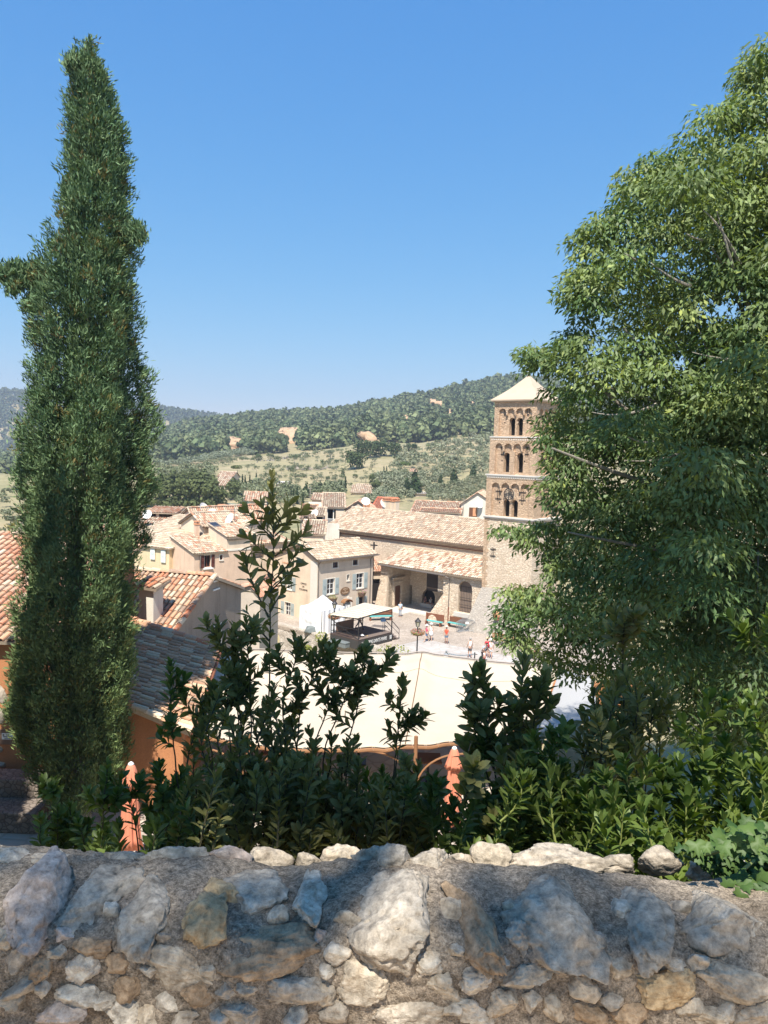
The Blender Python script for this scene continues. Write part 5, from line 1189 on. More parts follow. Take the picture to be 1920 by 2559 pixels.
for i in range(ns):
    for j in range(nz): k=i*(nz+1)+j; Q.append((k,k+1,k+nz+2,k+nz+1))
np_mesh('rubble',np.array(V),quads=np.array(Q),cols=np.ones((len(V),3)),mat=M['rubble'],parent=rw)
for i,(p,r_,l) in enumerate(((C7(960,1060),.75,'yellow-green bush on top of the rubble wall, below the street lamp'),(C7(650,1290),.4,'small dry tuft growing low in the rubble wall'),(A4(350,1362),.8,'low green bush behind the far edge of the sail'))):
    q=P(p,67. if i<2 else 62.5); t=thing('bush',l,'bush',(q[0],q[1],q[2]-r_*.6)); flowers(t,q,r_*(1.9 if i==2 else .9),r_,r_*.8,260,[(.34,.36,.07),(.40,.40,.10)],70+i,((.16,.22,.04),(.34,.36,.09)),.15,'leaves')
# ------------------------------------------------------------------ restaurant terrace: shade sail on an orange frame
sail=thing('shade_sail','big cream shade sail laced to a bent-wood frame above the restaurant terrace','shade sail',(1,25,7.3))
far=[G(p,9.8) for p in ((556,1622),(850,1633),(1062,1637),(1395,1672))]; nearp=[G(p,9.3) for p in ((474,1833),(700,1868),(1000,1868),(1150,1850),(1335,1826))]
def pl_at(pts,t):
    pts=np.array(pts); d=np.r_[0,np.cumsum(np.linalg.norm(np.diff(pts,axis=0),axis=1))]; d/=d[-1]; return np.array([np.interp(t,d,pts[:,i]) for i in range(3)])
nu,nv=110,44; V=[]; Q=[]
for i in range(nu+1):
    for j in range(nv+1):
        a,b=i/nu,j/nv; q=lerp(pl_at(nearp,a),pl_at(far,a),b)
        z=-.20*sin(pi*a*2)**2*sin(pi*b)-.12*sin(pi*b)+.24*np.exp(-((a-.60)/.035)**2)*(.35+.65*sin(pi*b))+.10*np.exp(-((b-.78-.1*a)/.05)**2)*(a<.62)
        V.append(q+[0,0,z+.012*sin(a*90)*(b<.12)+.03*mn.fractal(Vector((a*7,b*2.5,0)),.9,2.,4)+.02*sin((a*5+b*1.5)*6)*sin(pi*b)])
for i in range(nu):
    for j in range(nv): k=i*(nv+1)+j; Q.append((k,k+nv+1,k+nv+2,k+1))
so=np_mesh('sail_cloth',np.array(V),quads=np.array(Q),cols=np.ones((len(V),3)),mat=M['canvas'],parent=sail,smooth=True); so.modifiers.new('thick','SOLIDIFY').thickness=.012
m=MB(); m.tube([np.array(V[i*(nv+1)])+[0,-.10,-.05] for i in range(nu+1)],.055,7); m.build('front_pole',M['bamboo'],sail)
m=MB()
for i in range(0,nu,4):
    a=np.array(V[i*(nv+1)]); b=np.array(V[(i+1)*(nv+1)]); m.tube([a+[0,.03,.02],lerp(a,b,.6)+[0,-.17,-.04],b+[0,.03,.01]],.010,4)
m.build('lacing',M['canvas'],sail)
m=MB(); m.tube([np.array(V[i*(nv+1)+nv])+[0,.03,.03] for i in range(nu+1)],.03,6); m.build('rear_cable',M['zinc'],sail)
m=MB(); m.tube([np.array(V[66*(nv+1)+j])+[0,0,.015] for j in range(nv+1)],.016,5); m.build('seam',M['sign_brown'],sail)
for i_ in (22,44,88):
    m=MB(); m.tube([np.array(V[i_*(nv+1)+j])+[0,0,.008] for j in range(nv+1)],.009,4); m.build('seam',M['canvas_seam'],sail)
m=MB(); m.tube([np.array(V[i_*(nv+1)+int(nv*.78)])+[0,0,.008] for i_ in range(nu+1)],.009,4); m.build('seam',M['canvas_seam'],sail)
for i,a in enumerate((.18,.63,.93)):
    q=pl_at(nearp,a)+[0,-.14,0]; m=MB(); m.tube([(q[0],q[1],7.3),(q[0],q[1],q[2]+.32)],.055,8); m.build('post',M['bamboo'],sail)
    for s_ in (-1,1):
        m=MB(); m.tube([(q[0]+s_*1.35*sin(k/10*pi/2),q[1],8.3+.95*(1-cos(k/10*pi/2))*1.0) if False else (q[0]+s_*(.06+1.3*(1-cos(k/10*pi/2))),q[1]+.02,8.15+1.0*sin(k/10*pi/2)) for k in range(11)],.028,6); m.build('bent_brace',M['bamboo'],sail)
s2=thing('white_sail','small white shade sail beside the cream one, dappled by the tree','shade sail',(7,24.5,7.3))
c=[G((1345,1832),9.25),G((1500,1800),9.2),G((1480,1690),9.6),G((1400,1674),9.75)]; V=[];Q=[]
for i in range(13):
    for j in range(13):
        a,b=i/12,j/12; V.append(lerp(lerp(c[0],c[1],a),lerp(c[3],c[2],a),b)+[0,0,-.15*sin(pi*a)*sin(pi*b)])
for i in range(12):
    for j in range(12): k=i*13+j; Q.append((k,k+13,k+14,k+1))
o_=np_mesh('sail_cloth',np.array(V),quads=np.array(Q),cols=np.ones((len(V),3)),mat=M['sail_shade_grey'],parent=s2,smooth=True); o_.modifiers.new('thick','SOLIDIFY').thickness=.012
m=MB(); m.tube([(c[1][0],c[1][1],7.3),c[1]],.05); m.tube([(c[2][0],c[2][1],7.3),c[2]],.05); m.build('post',M['bamboo'],s2)
# restaurant tables under the sail (dim)
for i,(x,y) in enumerate(((-3.2,23.5),(-.6,24.5),(1.6,23.2),(3.6,24.8))):
    t=thing('restaurant_table','small dark square table in the shade under the cream sail','table',(x,y,7.3),'tables under the sail'); m=MB(); m.box((x,y,8.02),(.8,.8,.04)); m.build('table_top',M['wood'],t); m=MB(); m.box((x,y,7.3),(.08,.08,.72)); m.box((x,y,7.3),(.5,.5,.04)); m.build('pedestal',M['iron'],t)
# folded coral parasols
def parasol(top, label, seed, H):
    x,y,zt=top; t=thing('folded_parasol',label,'parasol',(x,y,7.3),'folded coral parasols'); r_=random.Random(seed)
    m=MB(); m.tube([(x,y,7.3),(x,y,zt-.03)],.028,8); m.build('pole',M['sign_brown'],t)
    m=MB(); m.lathe((x,y,zt-.07),[(.065,0),(.075,.02),(.05,.055),(.02,.075),(.001,.08)],12); m.build('cap',M['white'],t,True)
    ph=[r_.uniform(0,6) for _ in range(4)]
    def wob(a,z): 
        k=min(1,max(0,-z/.5)); return 1+k*(.26*abs(sin(a*4+ph[0]))+.13*sin(a*11+ph[1]+z*2)+.07*sin(a*3+z*4+ph[2]))-.12*k
    m=MB(); m.lathe((x,y,zt-.06),[(.06,0),(.10,-.05),(.14,-.2),(.19,-.42),(.215,-.52),(.19,-.50)],48,None,wob); m.build('top_flounce',M['umbrella'],t,True)
    m=MB(); m.lathe((x,y,zt-.06),[(.13,-.38),(.14,-.6),(.165,-.95),(.19,-1.35),(.22,-1.8),(.245,-H),(.2,-H+.02)],64,None,wob); m.build('folded_cloth',M['umbrella'],t,True)
q=P(B1(953,1468),17.8); parasol(q,'folded coral parasol with white cap, left one, beside the ochre house',1,2.05)
q=P(B4(453,882),20.); parasol(q,'folded coral parasol with white cap, right one, in front of the sail',2,2.05)
# ------------------------------------------------------------------ people on the square
def skin_mesh(name, J, E, mat, parent, levels=1):
    "J: list of (point, radius); E: edges. One continuous skinned surface"
    me=bpy.data.meshes.new(name); loc=root_loc(parent)
    me.from_pydata([tuple(np.array(p)-loc) for p,_ in J],E,[]); o=bpy.data.objects.new(name,me); COL.objects.link(o)
    md=o.modifiers.new('skin','SKIN'); md.use_smooth_shade=True
    for i,(p,r) in enumerate(J):
        rr=r if hasattr(r,'__len__') else (r,r); me.skin_vertices[0].data[i].radius=rr
    me.skin_vertices[0].data[0].use_root=True
    sd=o.modifiers.new('sub','SUBSURF'); sd.levels=levels; sd.render_levels=levels
    dg=bpy.context.evaluated_depsgraph_get(); m2=bpy.data.meshes.new_from_object(o.evaluated_get(dg)); bpy.data.objects.remove(o)
    m2.materials.clear(); return link_mesh(name,m2,mat,parent,) 
CLOTH={}
def cloth(c):
    k=tuple(c)
    if k not in CLOTH: CLOTH[k]=m_plain('cloth',c,.85,0,.1,9.,.1)
    return CLOTH[k]
HAIR={'brown':(.07,.04,.025),'dark':(.025,.02,.018),'grey':(.35,.32,.29),'blond':(.35,.24,.11)}
SKINC=[(.55,.33,.23),(.48,.27,.18),(.58,.37,.27)]
def person(pos, face, H, label, top, bottom, stride=0., hat=None, hair='brown', arms=(0,0), shoes=(.06,.05,.05), long_legs=False, lean=0., sit=False, sleeves=False, skirt=False, backpack=None, tone=0, group='people on the square', bag=None):
    x,y,z=pos; t=thing('person',label,'person',pos,group); s=H/1.72; a=radians(face)
    F=np.array([cos(a),sin(a),0]); R_=np.array([sin(a),-cos(a),0]); U=np.array([0,0,1.]); O=np.array([x,y,z])
    def p(f,r,u): return O+(F*f+R_*r+U*u)*s
    hip=.90 if not sit else .16
    ln=lean
    J=[]; E=[]
    def add(q,r,par=None):
        J.append((q,r*s if not hasattr(r,'__len__') else (r[0]*s,r[1]*s))); 
        if par is not None: E.append((par,len(J)-1))
        return len(J)-1
    pel=add(p(0,0,hip),.125); wai=add(p(.10*ln,0,hip+.18),.105,pel); che=add(p(.25*ln,0,hip+.38),(.145),wai); nec=add(p(.42*ln,0,hip+.56),.052,che); hd0=add(p(.48*ln+.01,0,hip+.65),.072,nec); hd1=add(p(.53*ln+.02,0,hip+.75),.088,hd0); add(p(.55*ln+.01,0,hip+.81),.066,hd1)
    nose=add(p(.53*ln+.115,0,hip+.725),.014,hd1)
    LEG=[];ARM=[]
    for sd,sg in ((-1,1),(1,-1)):
        st=stride*sg
        if sit: h=add(p(.02,sd*.09,hip-.01),.085,pel); k=add(p(.42,sd*.11,hip+.02),.062,h); an=add(p(.52,sd*.11,hip-.40),.040,k); ft=add(p(.66,sd*.11,hip-.42),.032,an)
        else:
            h=add(p(.0,sd*.085,.83),.088,pel); k=add(p(st*.20+.03,sd*.09,.48),.058,h); an=add(p(st*.42-.04*abs(st),sd*.085,.09+.06*max(0,-st)),.036,k); ft=add(p(st*.42+.14,sd*.095,.035+.05*max(0,-st)),.030,an)
        LEG.append((h,k,an,ft))
        sh=add(p(.24*ln,sd*.17,hip+.50),.055,che); ar=arms[0] if sd<0 else arms[1]
        el=add(p(.2*ln+.10*ar-.12*st*.6,sd*.225,hip+.25+.05*ar),.040,sh); wr=add(p(.2*ln+.30*ar+.06-.22*st*.6,sd*(.235-.06*ar),hip+.02+.25*ar),.028,el); pm=add(p(.2*ln+.35*ar+.08-.24*st*.6,sd*(.235-.06*ar),hip-.05+.27*ar),.030,wr)
        ARM.append((sh,el,wr,pm)); b=J[pm][0]; d=b-J[wr][0]; d=d/np.linalg.norm(d)
        for q in range(4):
            o_=F*(.021*(q-1.5)); f1=add(b+(d*.045+o_)*s,.0095,pm); add(b+(d*(.085+.008*(q in (1,2)))+o_*1.1+F*.012)*s,.008,f1)
        f1=add(b+(d*.005+F*.04)*s,.011,pm); add(b+(d*.04+F*.055)*s,.009,f1)
    sc=SKINC[tone]; skm=cloth(sc)
    skin_mesh('body',J,E,skm,t,1)
    g=lambda i,k=1.0: (J[i][0],J[i][1]*k)
    # shirt
    Js=[g(pel,1.10),g(wai,1.13),g(che,1.10),(lerp(J[che][0],J[nec][0],.55),.085*s)]; Es=[(0,1),(1,2),(2,3)]
    for (sh,el,wr,pm) in ARM:
        Js.append(g(sh,1.22)); Es.append((2,len(Js)-1))
        if sleeves: Js.append((lerp(J[sh][0],J[el][0],.75),.062*s)); Es.append((len(Js)-2,len(Js)-1))
    skin_mesh('top',Js,Es,cloth(top),t,1)
    # shorts / trousers / skirt
    if skirt:
        m=MB(); c=J[pel][0]; m.lathe((c[0],c[1],c[2]-.38*s),[(.23*s,0),(.19*s,.22*s),(.15*s,.42*s)],16); m.build('skirt',cloth(bottom),t,True)
    else:
        Jb=[(J[pel][0]+U*.03*s,.142*s)]; Eb=[]
        for (h,k,an,ft) in LEG:
            Jb.append(g(h,1.22)); Eb.append((0,len(Jb)-1))
            if long_legs: Jb.append(g(k,1.3)); Eb.append((len(Jb)-2,len(Jb)-1)); Jb.append((J[an][0]+U*.02*s,.055*s)); Eb.append((len(Jb)-2,len(Jb)-1))
            else: Jb.append((lerp(J[h][0],J[k][0],.70),.088*s)); Eb.append((len(Jb)-2,len(Jb)-1))
        skin_mesh('trousers' if long_legs else 'shorts',Jb,Eb,cloth(bottom),t,1)
    for (h,k,an,ft) in LEG:
        m=MB(); q=J[an][0]; e=J[ft][0]; d=e-q; d[2]=0; d=d/np.linalg.norm(d); c=q+d*.05*s; m.lathe((c[0],c[1],min(q[2],e[2])-.05*s),[(.055*s,0),(.062*s,.03*s),(.05*s,.07*s),(.03*s,.10*s)],10,None,None,2.2,.85,atan2(d[1],d[0])); m.build('shoe',cloth(shoes),t,True)
    hc=J[hd1][0]
    m=MB(); m.ball((hc[0]-F[0]*.015*s,hc[1]-F[1]*.015*s,hc[2]+.015*s),.105*s,12,8,None,1.05)
    mm=[v for v in m.v]
    # hair leaves the face free
    keep=[]
    for fi in m.f:
        c=np.mean([mm[i] for i in fi],0)-hc
        if (c@F)<.035*s or c[2]>.065*s: keep.append(fi)
    m.f=keep
    m.build('hair',cloth(HAIR[hair]),t,True)
    m=MB()
    for sd in (-1,1): m.ball(hc+(F*.082+R_*sd*.033+U*.005)*s,.012*s,6,4)
    m.build('eye',M['text_dark'],t)
    m=MB(); q=hc+(F*.083-U*.052)*s; m.bar(q-R_*.025*s,q+R_*.025*s,.012*s); m.build('mouth',cloth((.35,.12,.10)),t)
    m=MB(); [m.ball(hc+(R_*sd*.092)*s,.026*s,6,5) for sd in (-1,1)]; m.build('ear',skm,t)
    if hat:
        m=MB(); c=hc+U*.045*s; m.lathe(c,[(.205*s,0),(.21*s,.012*s),(.115*s,.02*s),(.108*s,.09*s),(.06*s,.115*s),(.001,.12*s)],18); m.build('hat',cloth(hat),t,True)
    if backpack:
        c=lerp(J[wai][0],J[che][0],.6)-F*.17*s; m=MB(); m.ball(c,.20*s,12,8,None,1.25,.62,.85,a); m.build('backpack',cloth(backpack),t,True)
    if bag:
        c=J[pel][0]+(-F*.10-R_*.12+U*.05)*s; m=MB(); m.ball(c,.19*s,12,8,None,.8,.8,1.1,a); m.build('bag',cloth(bag),t,True)
    return t
def ground_at(p): q=G(p,0); return (q[0],q[1],.0)
WHT=(.80,.78,.75)
person(ground_at(A4(690,1262)),-150,1.60,'person in pink tank top, denim shorts and white cap, striding beside the street lamp',(.70,.12,.19),(.10,.15,.26),.9,(.80,.78,.74),'blond',tone=2,arms=(.2,.3))
person(ground_at(A4(735,1248)),-100,1.60,'person in a white sleeveless dress and white cap, walking behind the flower ring',WHT,(.78,.74,.72),.6,(.80,.78,.74),'blond',tone=2,skirt=True,arms=(.1,.2))
person(ground_at(A4(893,1284)),-95,1.66,'person in an orange-red tank top, denim shorts and straw hat, standing alone',(.72,.10,.05),(.16,.24,.34),.15,(.66,.56,.42),'brown',tone=1)
q=P(A4(1140,1375),65.); person((q[0],q[1],0),115,1.74,'person in a white sleeveless top and dark grey shorts, seen from behind',WHT,(.13,.12,.12),.25,None,'grey',arms=(.3,0))
q=P(A4(1278,1390),63.8); person((q[0],q[1],0),-60,1.72,'person in a light blue shirt bending over, dark jacket slung at the back',(.36,.52,.76),(.05,.045,.05),.1,None,'dark',lean=.9,arms=(.5,.6),long_legs=True,sleeves=True,bag=(.04,.04,.045))
q=P(A4(1318,1360),65.2); person((q[0],q[1],0),100,1.74,'person in dark shorts with a red backpack, seen from behind beside the blue shirt',(.62,.06,.07),(.05,.05,.06),.1,(.60,.44,.26),'brown',backpack=(.50,.03,.05),sleeves=True)
q=P(A4(1355,1370),65.0); person((q[0],q[1],0),80,1.66,'person in a pale pink shirt, white shorts and white cap, right of the red backpack',(.78,.60,.58),(.76,.74,.74),.2,(.80,.76,.70),'blond',sleeves=True)
q=P(A4(1290,1395),63.2); person((q[0],q[1],0),-40,1.15,'small person in red shorts half hidden behind the blue shirt',(.76,.70,.70),(.60,.05,.08),.2,None,'brown',sleeves=True)
person(ground_at(A4(415,1003)),-88,1.66,'person in a pale blue shirt and grey trousers, standing at the porch entrance',(.46,.54,.62),(.36,.38,.42),.1,None,'dark',long_legs=True,sleeves=True,bag=(.06,.07,.09),shoes=(.30,.16,.10))
q=S(3.25,2.9,DZ+.02); person((q[0],q[1],q[2]),-20,1.66,'person in grey top and dark trousers, walking at the back of the stage',(.40,.40,.42),(.05,.05,.06),.8,None,'dark',long_legs=True,sleeves=True)
q=G(C3(690,1130),.42); person((q[0],q[1],.10),-60,1.66,'person in white shirt and white cap, sitting on the wall before the stage',(.80,.78,.78),(.33,.08,.08),0,(.82,.80,.78),'dark',sit=True,sleeves=True,arms=(.5,.7))
q=G(C3(762,1120),.42); person((q[0],q[1],.10),-140,1.45,'small bare-armed person sitting beside the white-capped one at the stage corner',(.46,.27,.18),(.50,.32,.24),0,None,'blond',sit=True,arms=(1.,.9),tone=0)
m=MB(); m.wbox(WN,ar[0]-.1,ar[0]+1.7,.14,.55,-.5,.35); m.build('stone_seat',M['white_stone'],church)
q=WN.at(ar[0]+.45,.50,.12); person(tuple(q),-50,1.5,'dim person in a reddish top sitting in the shaded porch arch',(.30,.14,.14),(.10,.09,.09),0,None,'dark',sit=True,sleeves=True,group='people in the porch arch')
q=WN.at(ar[0]+1.2,.50,.12); person(tuple(q),-60,1.5,'dim person in a white top sitting in the shaded porch arch',(.66,.63,.60),(.10,.09,.09),0,None,'dark',sit=True,sleeves=True,group='people in the porch arch')
# ------------------------------------------------------------------ foliage helpers
def unit(v): return v/np.maximum(np.linalg.norm(v,axis=-1,keepdims=True),1e-9)
def blades(name, p, axis, nrm, L, W_, col, mat, parent, droop=0., dead=None):
    "one flat lance per leaf (two folded quads): p base, axis direction, nrm face"
    n=len(p); axis=unit(axis); side=unit(np.cross(axis,nrm)); nn=np.cross(side,axis); L=L[:,None]; w=(L*np.asarray(W_).reshape(-1,1) if np.ndim(W_) else L*W_)*.5
    m=p+axis*L*.48+nn*L*.05; t=p+axis*L-nn*L*droop
    V=np.stack([p,m+side*w-nn*w*.15,t,m-side*w-nn*w*.15],1).reshape(-1,3)
    return np_mesh(name,V,quads=np.arange(4*n).reshape(-1,4),cols=np.repeat(col,4,0),mat=mat,parent=parent)
def laurel_leaves(name, p, axis, nrm, L, ratio, col, mat, parent, curl=.18):
    "glossy elliptic leaves, curved along the midrib and folded a little"
    n=len(p); axis=unit(axis); side=unit(np.cross(axis,nrm)); nn=np.cross(side,axis); L_=L[:,None]; w=L_*ratio.reshape(-1,1)*.5
    st=[(0.,.07),(.18,.48),(.42,.90),(.66,1.),(.86,.66),(1.,.10)]
    rows=[]
    for t,k in st:
        c=p+axis*L_*t-nn*L_*curl*(t*t)+nn*L_*.0
        rows+= [c+side*w*k+nn*w*k*.28, c, c-side*w*k+nn*w*k*.28]
    V=np.stack(rows,1).reshape(-1,3); m=len(st)*3
    base=np.array([[ (r*3+c),(r*3+c+1),((r+1)*3+c+1),((r+1)*3+c)] for r in range(len(st)-1) for c in range(2)])
    Q=(base[None]+ (np.arange(n)*m)[:,None,None]).reshape(-1,4)
    return np_mesh(name,V,quads=Q,cols=np.repeat(col,m,0),mat=mat,parent=parent,smooth=True)
def tint(n, a, b, r, v=.15):
    k=r.uniform(0,1,n)[:,None]; return np.clip((np.array(a)*(1-k)+np.array(b)*k)*r.uniform(1-v,1+v,n)[:,None],0,1)
def in_poly(px, py, poly):
    poly=np.asarray(poly); x0,y0=poly[:,0],poly[:,1]; x1,y1=np.roll(x0,-1),np.roll(y0,-1)
    c=((y0[None]>py[:,None])!=(y1[None]>py[:,None]))&(px[:,None]<(x1-x0)[None]*(py[:,None]-y0[None])/((y1-y0)[None]+1e-9)+x0[None])
    return c.sum(1)%2==1
SUN_AZ, SUN_EL = 7., 58.          # degrees: left of straight behind, above the horizon
SUND=np.array([-sin(radians(SUN_AZ))*cos(radians(SUN_EL)),-cos(radians(SUN_AZ))*cos(radians(SUN_EL)),sin(radians(SUN_EL))])
# ------------------------------------------------------------------ tall cypress at the left
CD=19.5
def cypress_at(axis_pts, prof, D, label, seed, ntuft, extra=(), name='cypress', base=None):
    "axis and half widths given per height (m); foliage as upswept sprays on a lobed column"
    r=np.random.default_rng(seed); zs=np.array([a[2] for a in axis_pts]); ax=np.array([a[0] for a in axis_pts]); ay=np.array([a[1] for a in axis_pts])
    pz=np.array([a for a,b in prof]); pr=np.array([b for a,b in prof])
    t=thing(name,label,'cypress',base)
    z0,z1=pz[0],pz[-1]
    z=r.uniform(z0,z1,ntuft*3); R_=np.interp(z,pz,pr); z=z[r.uniform(0,pr.max(),len(z))<R_+.10][:ntuft]; n=len(z)
    R_=np.interp(z,pz,pr); th=r.uniform(0,2*pi,n)
    # vertical plumes: ridges and dark clefts between them
    lob=np.array([mn.fractal(Vector((cos(a)*2.6,sin(a)*2.6,h*.40+seed)),.9,2.,3) for a,h in zip(th,z)])
    lob2=np.array([mn.fractal(Vector((cos(a)*3.2*q,sin(a)*3.2*q,h*2.2+seed*3)),.8,2.,3) for a,h,q in zip(th,z,np.maximum(R_,.3))])
    rad=R_*(.81+.56*lob)+.27*lob2*np.where(r.uniform(0,1,n)<.78,r.uniform(.90,1.03,n),r.uniform(.6,.92,n))
    cx=np.interp(z,zs,ax); cy=np.interp(z,zs,ay)
    p=np.stack([cx+cos_(th)*rad,cy+sin_(th)*rad,z],-1); out=np.stack([cos_(th),sin_(th),np.zeros(n)],-1)
    if len(extra): 
        pe=np.concatenate([e[0] for e in extra]); oe=np.concatenate([e[1] for e in extra]); p=np.concatenate([p,pe]); out=np.concatenate([out,oe]); lob=np.r_[lob,r.uniform(-.1,.3,len(pe))]; n=len(p)
    k=20
    pp=np.repeat(p,k,0)+r.normal(size=(n*k,3))*.075; oo=np.repeat(out,k,0)
    axis=oo*r.uniform(.25,1.0,(n*k,1))+np.array([0,0,1])*r.uniform(.5,1.2,(n*k,1))+r.normal(size=(n*k,3))*.42
    nr=oo+r.normal(size=(n*k,3))*.6
    base_=tint(n,(.085,.155,.078),(.180,.250,.118),r,.2); br=r.uniform(0,1,n)<.05; base_[br]=tint(int(br.sum()),(.16,.12,.05),(.20,.17,.06),r)
    warm=np.clip((2.-p[:,2]+zs.min()+9)/14,0,1)[:,None]; base_=base_*(1-warm*.5)+tint(n,(.18,.215,.05),(.27,.30,.075),r,.2)*warm*.5
    col=np.repeat(base_,k,0)*r.uniform(.8,1.2,(n*k,1))
    blades('foliage',pp,axis,nr,r.uniform(.07,.175,n*k),.25,col,M['leaf_cyp'],t)
    m=MB(); m.tube([(ax[0],ay[0],base[2]-.4)]+[(ax[i],ay[i],zs[i]) for i in range(len(zs))][1:],[.28]+[max(.03,.24*(1-i/len(zs))) for i in range(1,len(zs))],8); m.build('trunk',M['bark'],t)
    return t
cos_,sin_=np.cos,np.sin
AXI=[((232,100)),((228,250)),((215,520)),((205,800)),((195,1100)),((190,1400)),((193,1700)),((200,1990))]
EDG=[(102,212,222),(128,203,240),(165,180,266),(250,168,282),(350,166,308),(480,150,326),(600,138,330),(700,118,338),(820,106,345),(950,70,358),(1080,50,372),(1200,36,380),(1330,28,378),(1450,24,372),(1560,18,352),(1680,26,345),(1780,40,330),(1880,75,318),(1960,100,300),(2010,140,280)]
axp=[];pf=[]
for y,a,b in EDG:
    q=P(((a+b)/2,y),CD); axp.append(q); pf.append((q[2],max(.015,(b-a)/2*CD/FPX*.97-.115)))
axp=axp[::-1]; pf=pf[::-1]
# foliage starts above the ground; a side branch sticks out to the left at two thirds height
r=np.random.default_rng(5); ex=[]
def arm(a,b,n,rad,seed):
    r=np.random.default_rng(seed); t=r.uniform(0,1,n); A,B=P(a,CD-.2),P(b,CD-.6); p=A+(B-A)*t[:,None]+np.array([0,0,.12])*np.sin(t*pi)[:,None]+r.normal(size=(n,3))*rad*(1-.45*t[:,None]); o=unit(np.array([-.5,-.2,.5])+r.normal(size=(n,3))*.6); return p,o
ex=[arm((130,705),(2,690),420,.10,1),arm((110,700),(28,730),200,.09,2),arm((95,760),(72,780),120,.07,3),arm((325,590),(350,600),160,.09,4),arm((190,190),(176,160),60,.035,5)]
cyp=cypress_at(axp,pf,CD,'tall dense dark green cypress rising past the rooftops at the left',11,14500,ex,base=(axp[0][0],axp[0][1],7.3))
# its neighbour outside the frame, towards the sun: it throws the dark band on the first one
for q,dens,top_,lab in (((-8.55,12.1),17000,26.6,'second cypress of the same kind, just outside the picture at the left'),((-10.9,16.2),7000,18.5,'shorter third cypress added outside the picture for shade, farther left than the second'),((-9.5,14.5),6000,15.2,'low fourth cypress added outside the picture for shade, between the second and the third')):  # third and fourth are unseen, added to darken the lower left corner
    q=np.array(q); ax2=[np.array([q[0],q[1],h]) for h in (7.6,10,14,18,22,25,27.)]; f_=(top_-8)/18.6
    pf2=[(7.6,.9),(8+2*f_,1.15),(8+6*f_,1.15),(8+10*f_,1.0),(8+14*f_,.66),(8+17*f_,.30),(top_,.04)]
    cypress_at(ax2,pf2,12.2,lab,int(12+q[1]),dens,(),base=(q[0],q[1],height(q[0],q[1])))
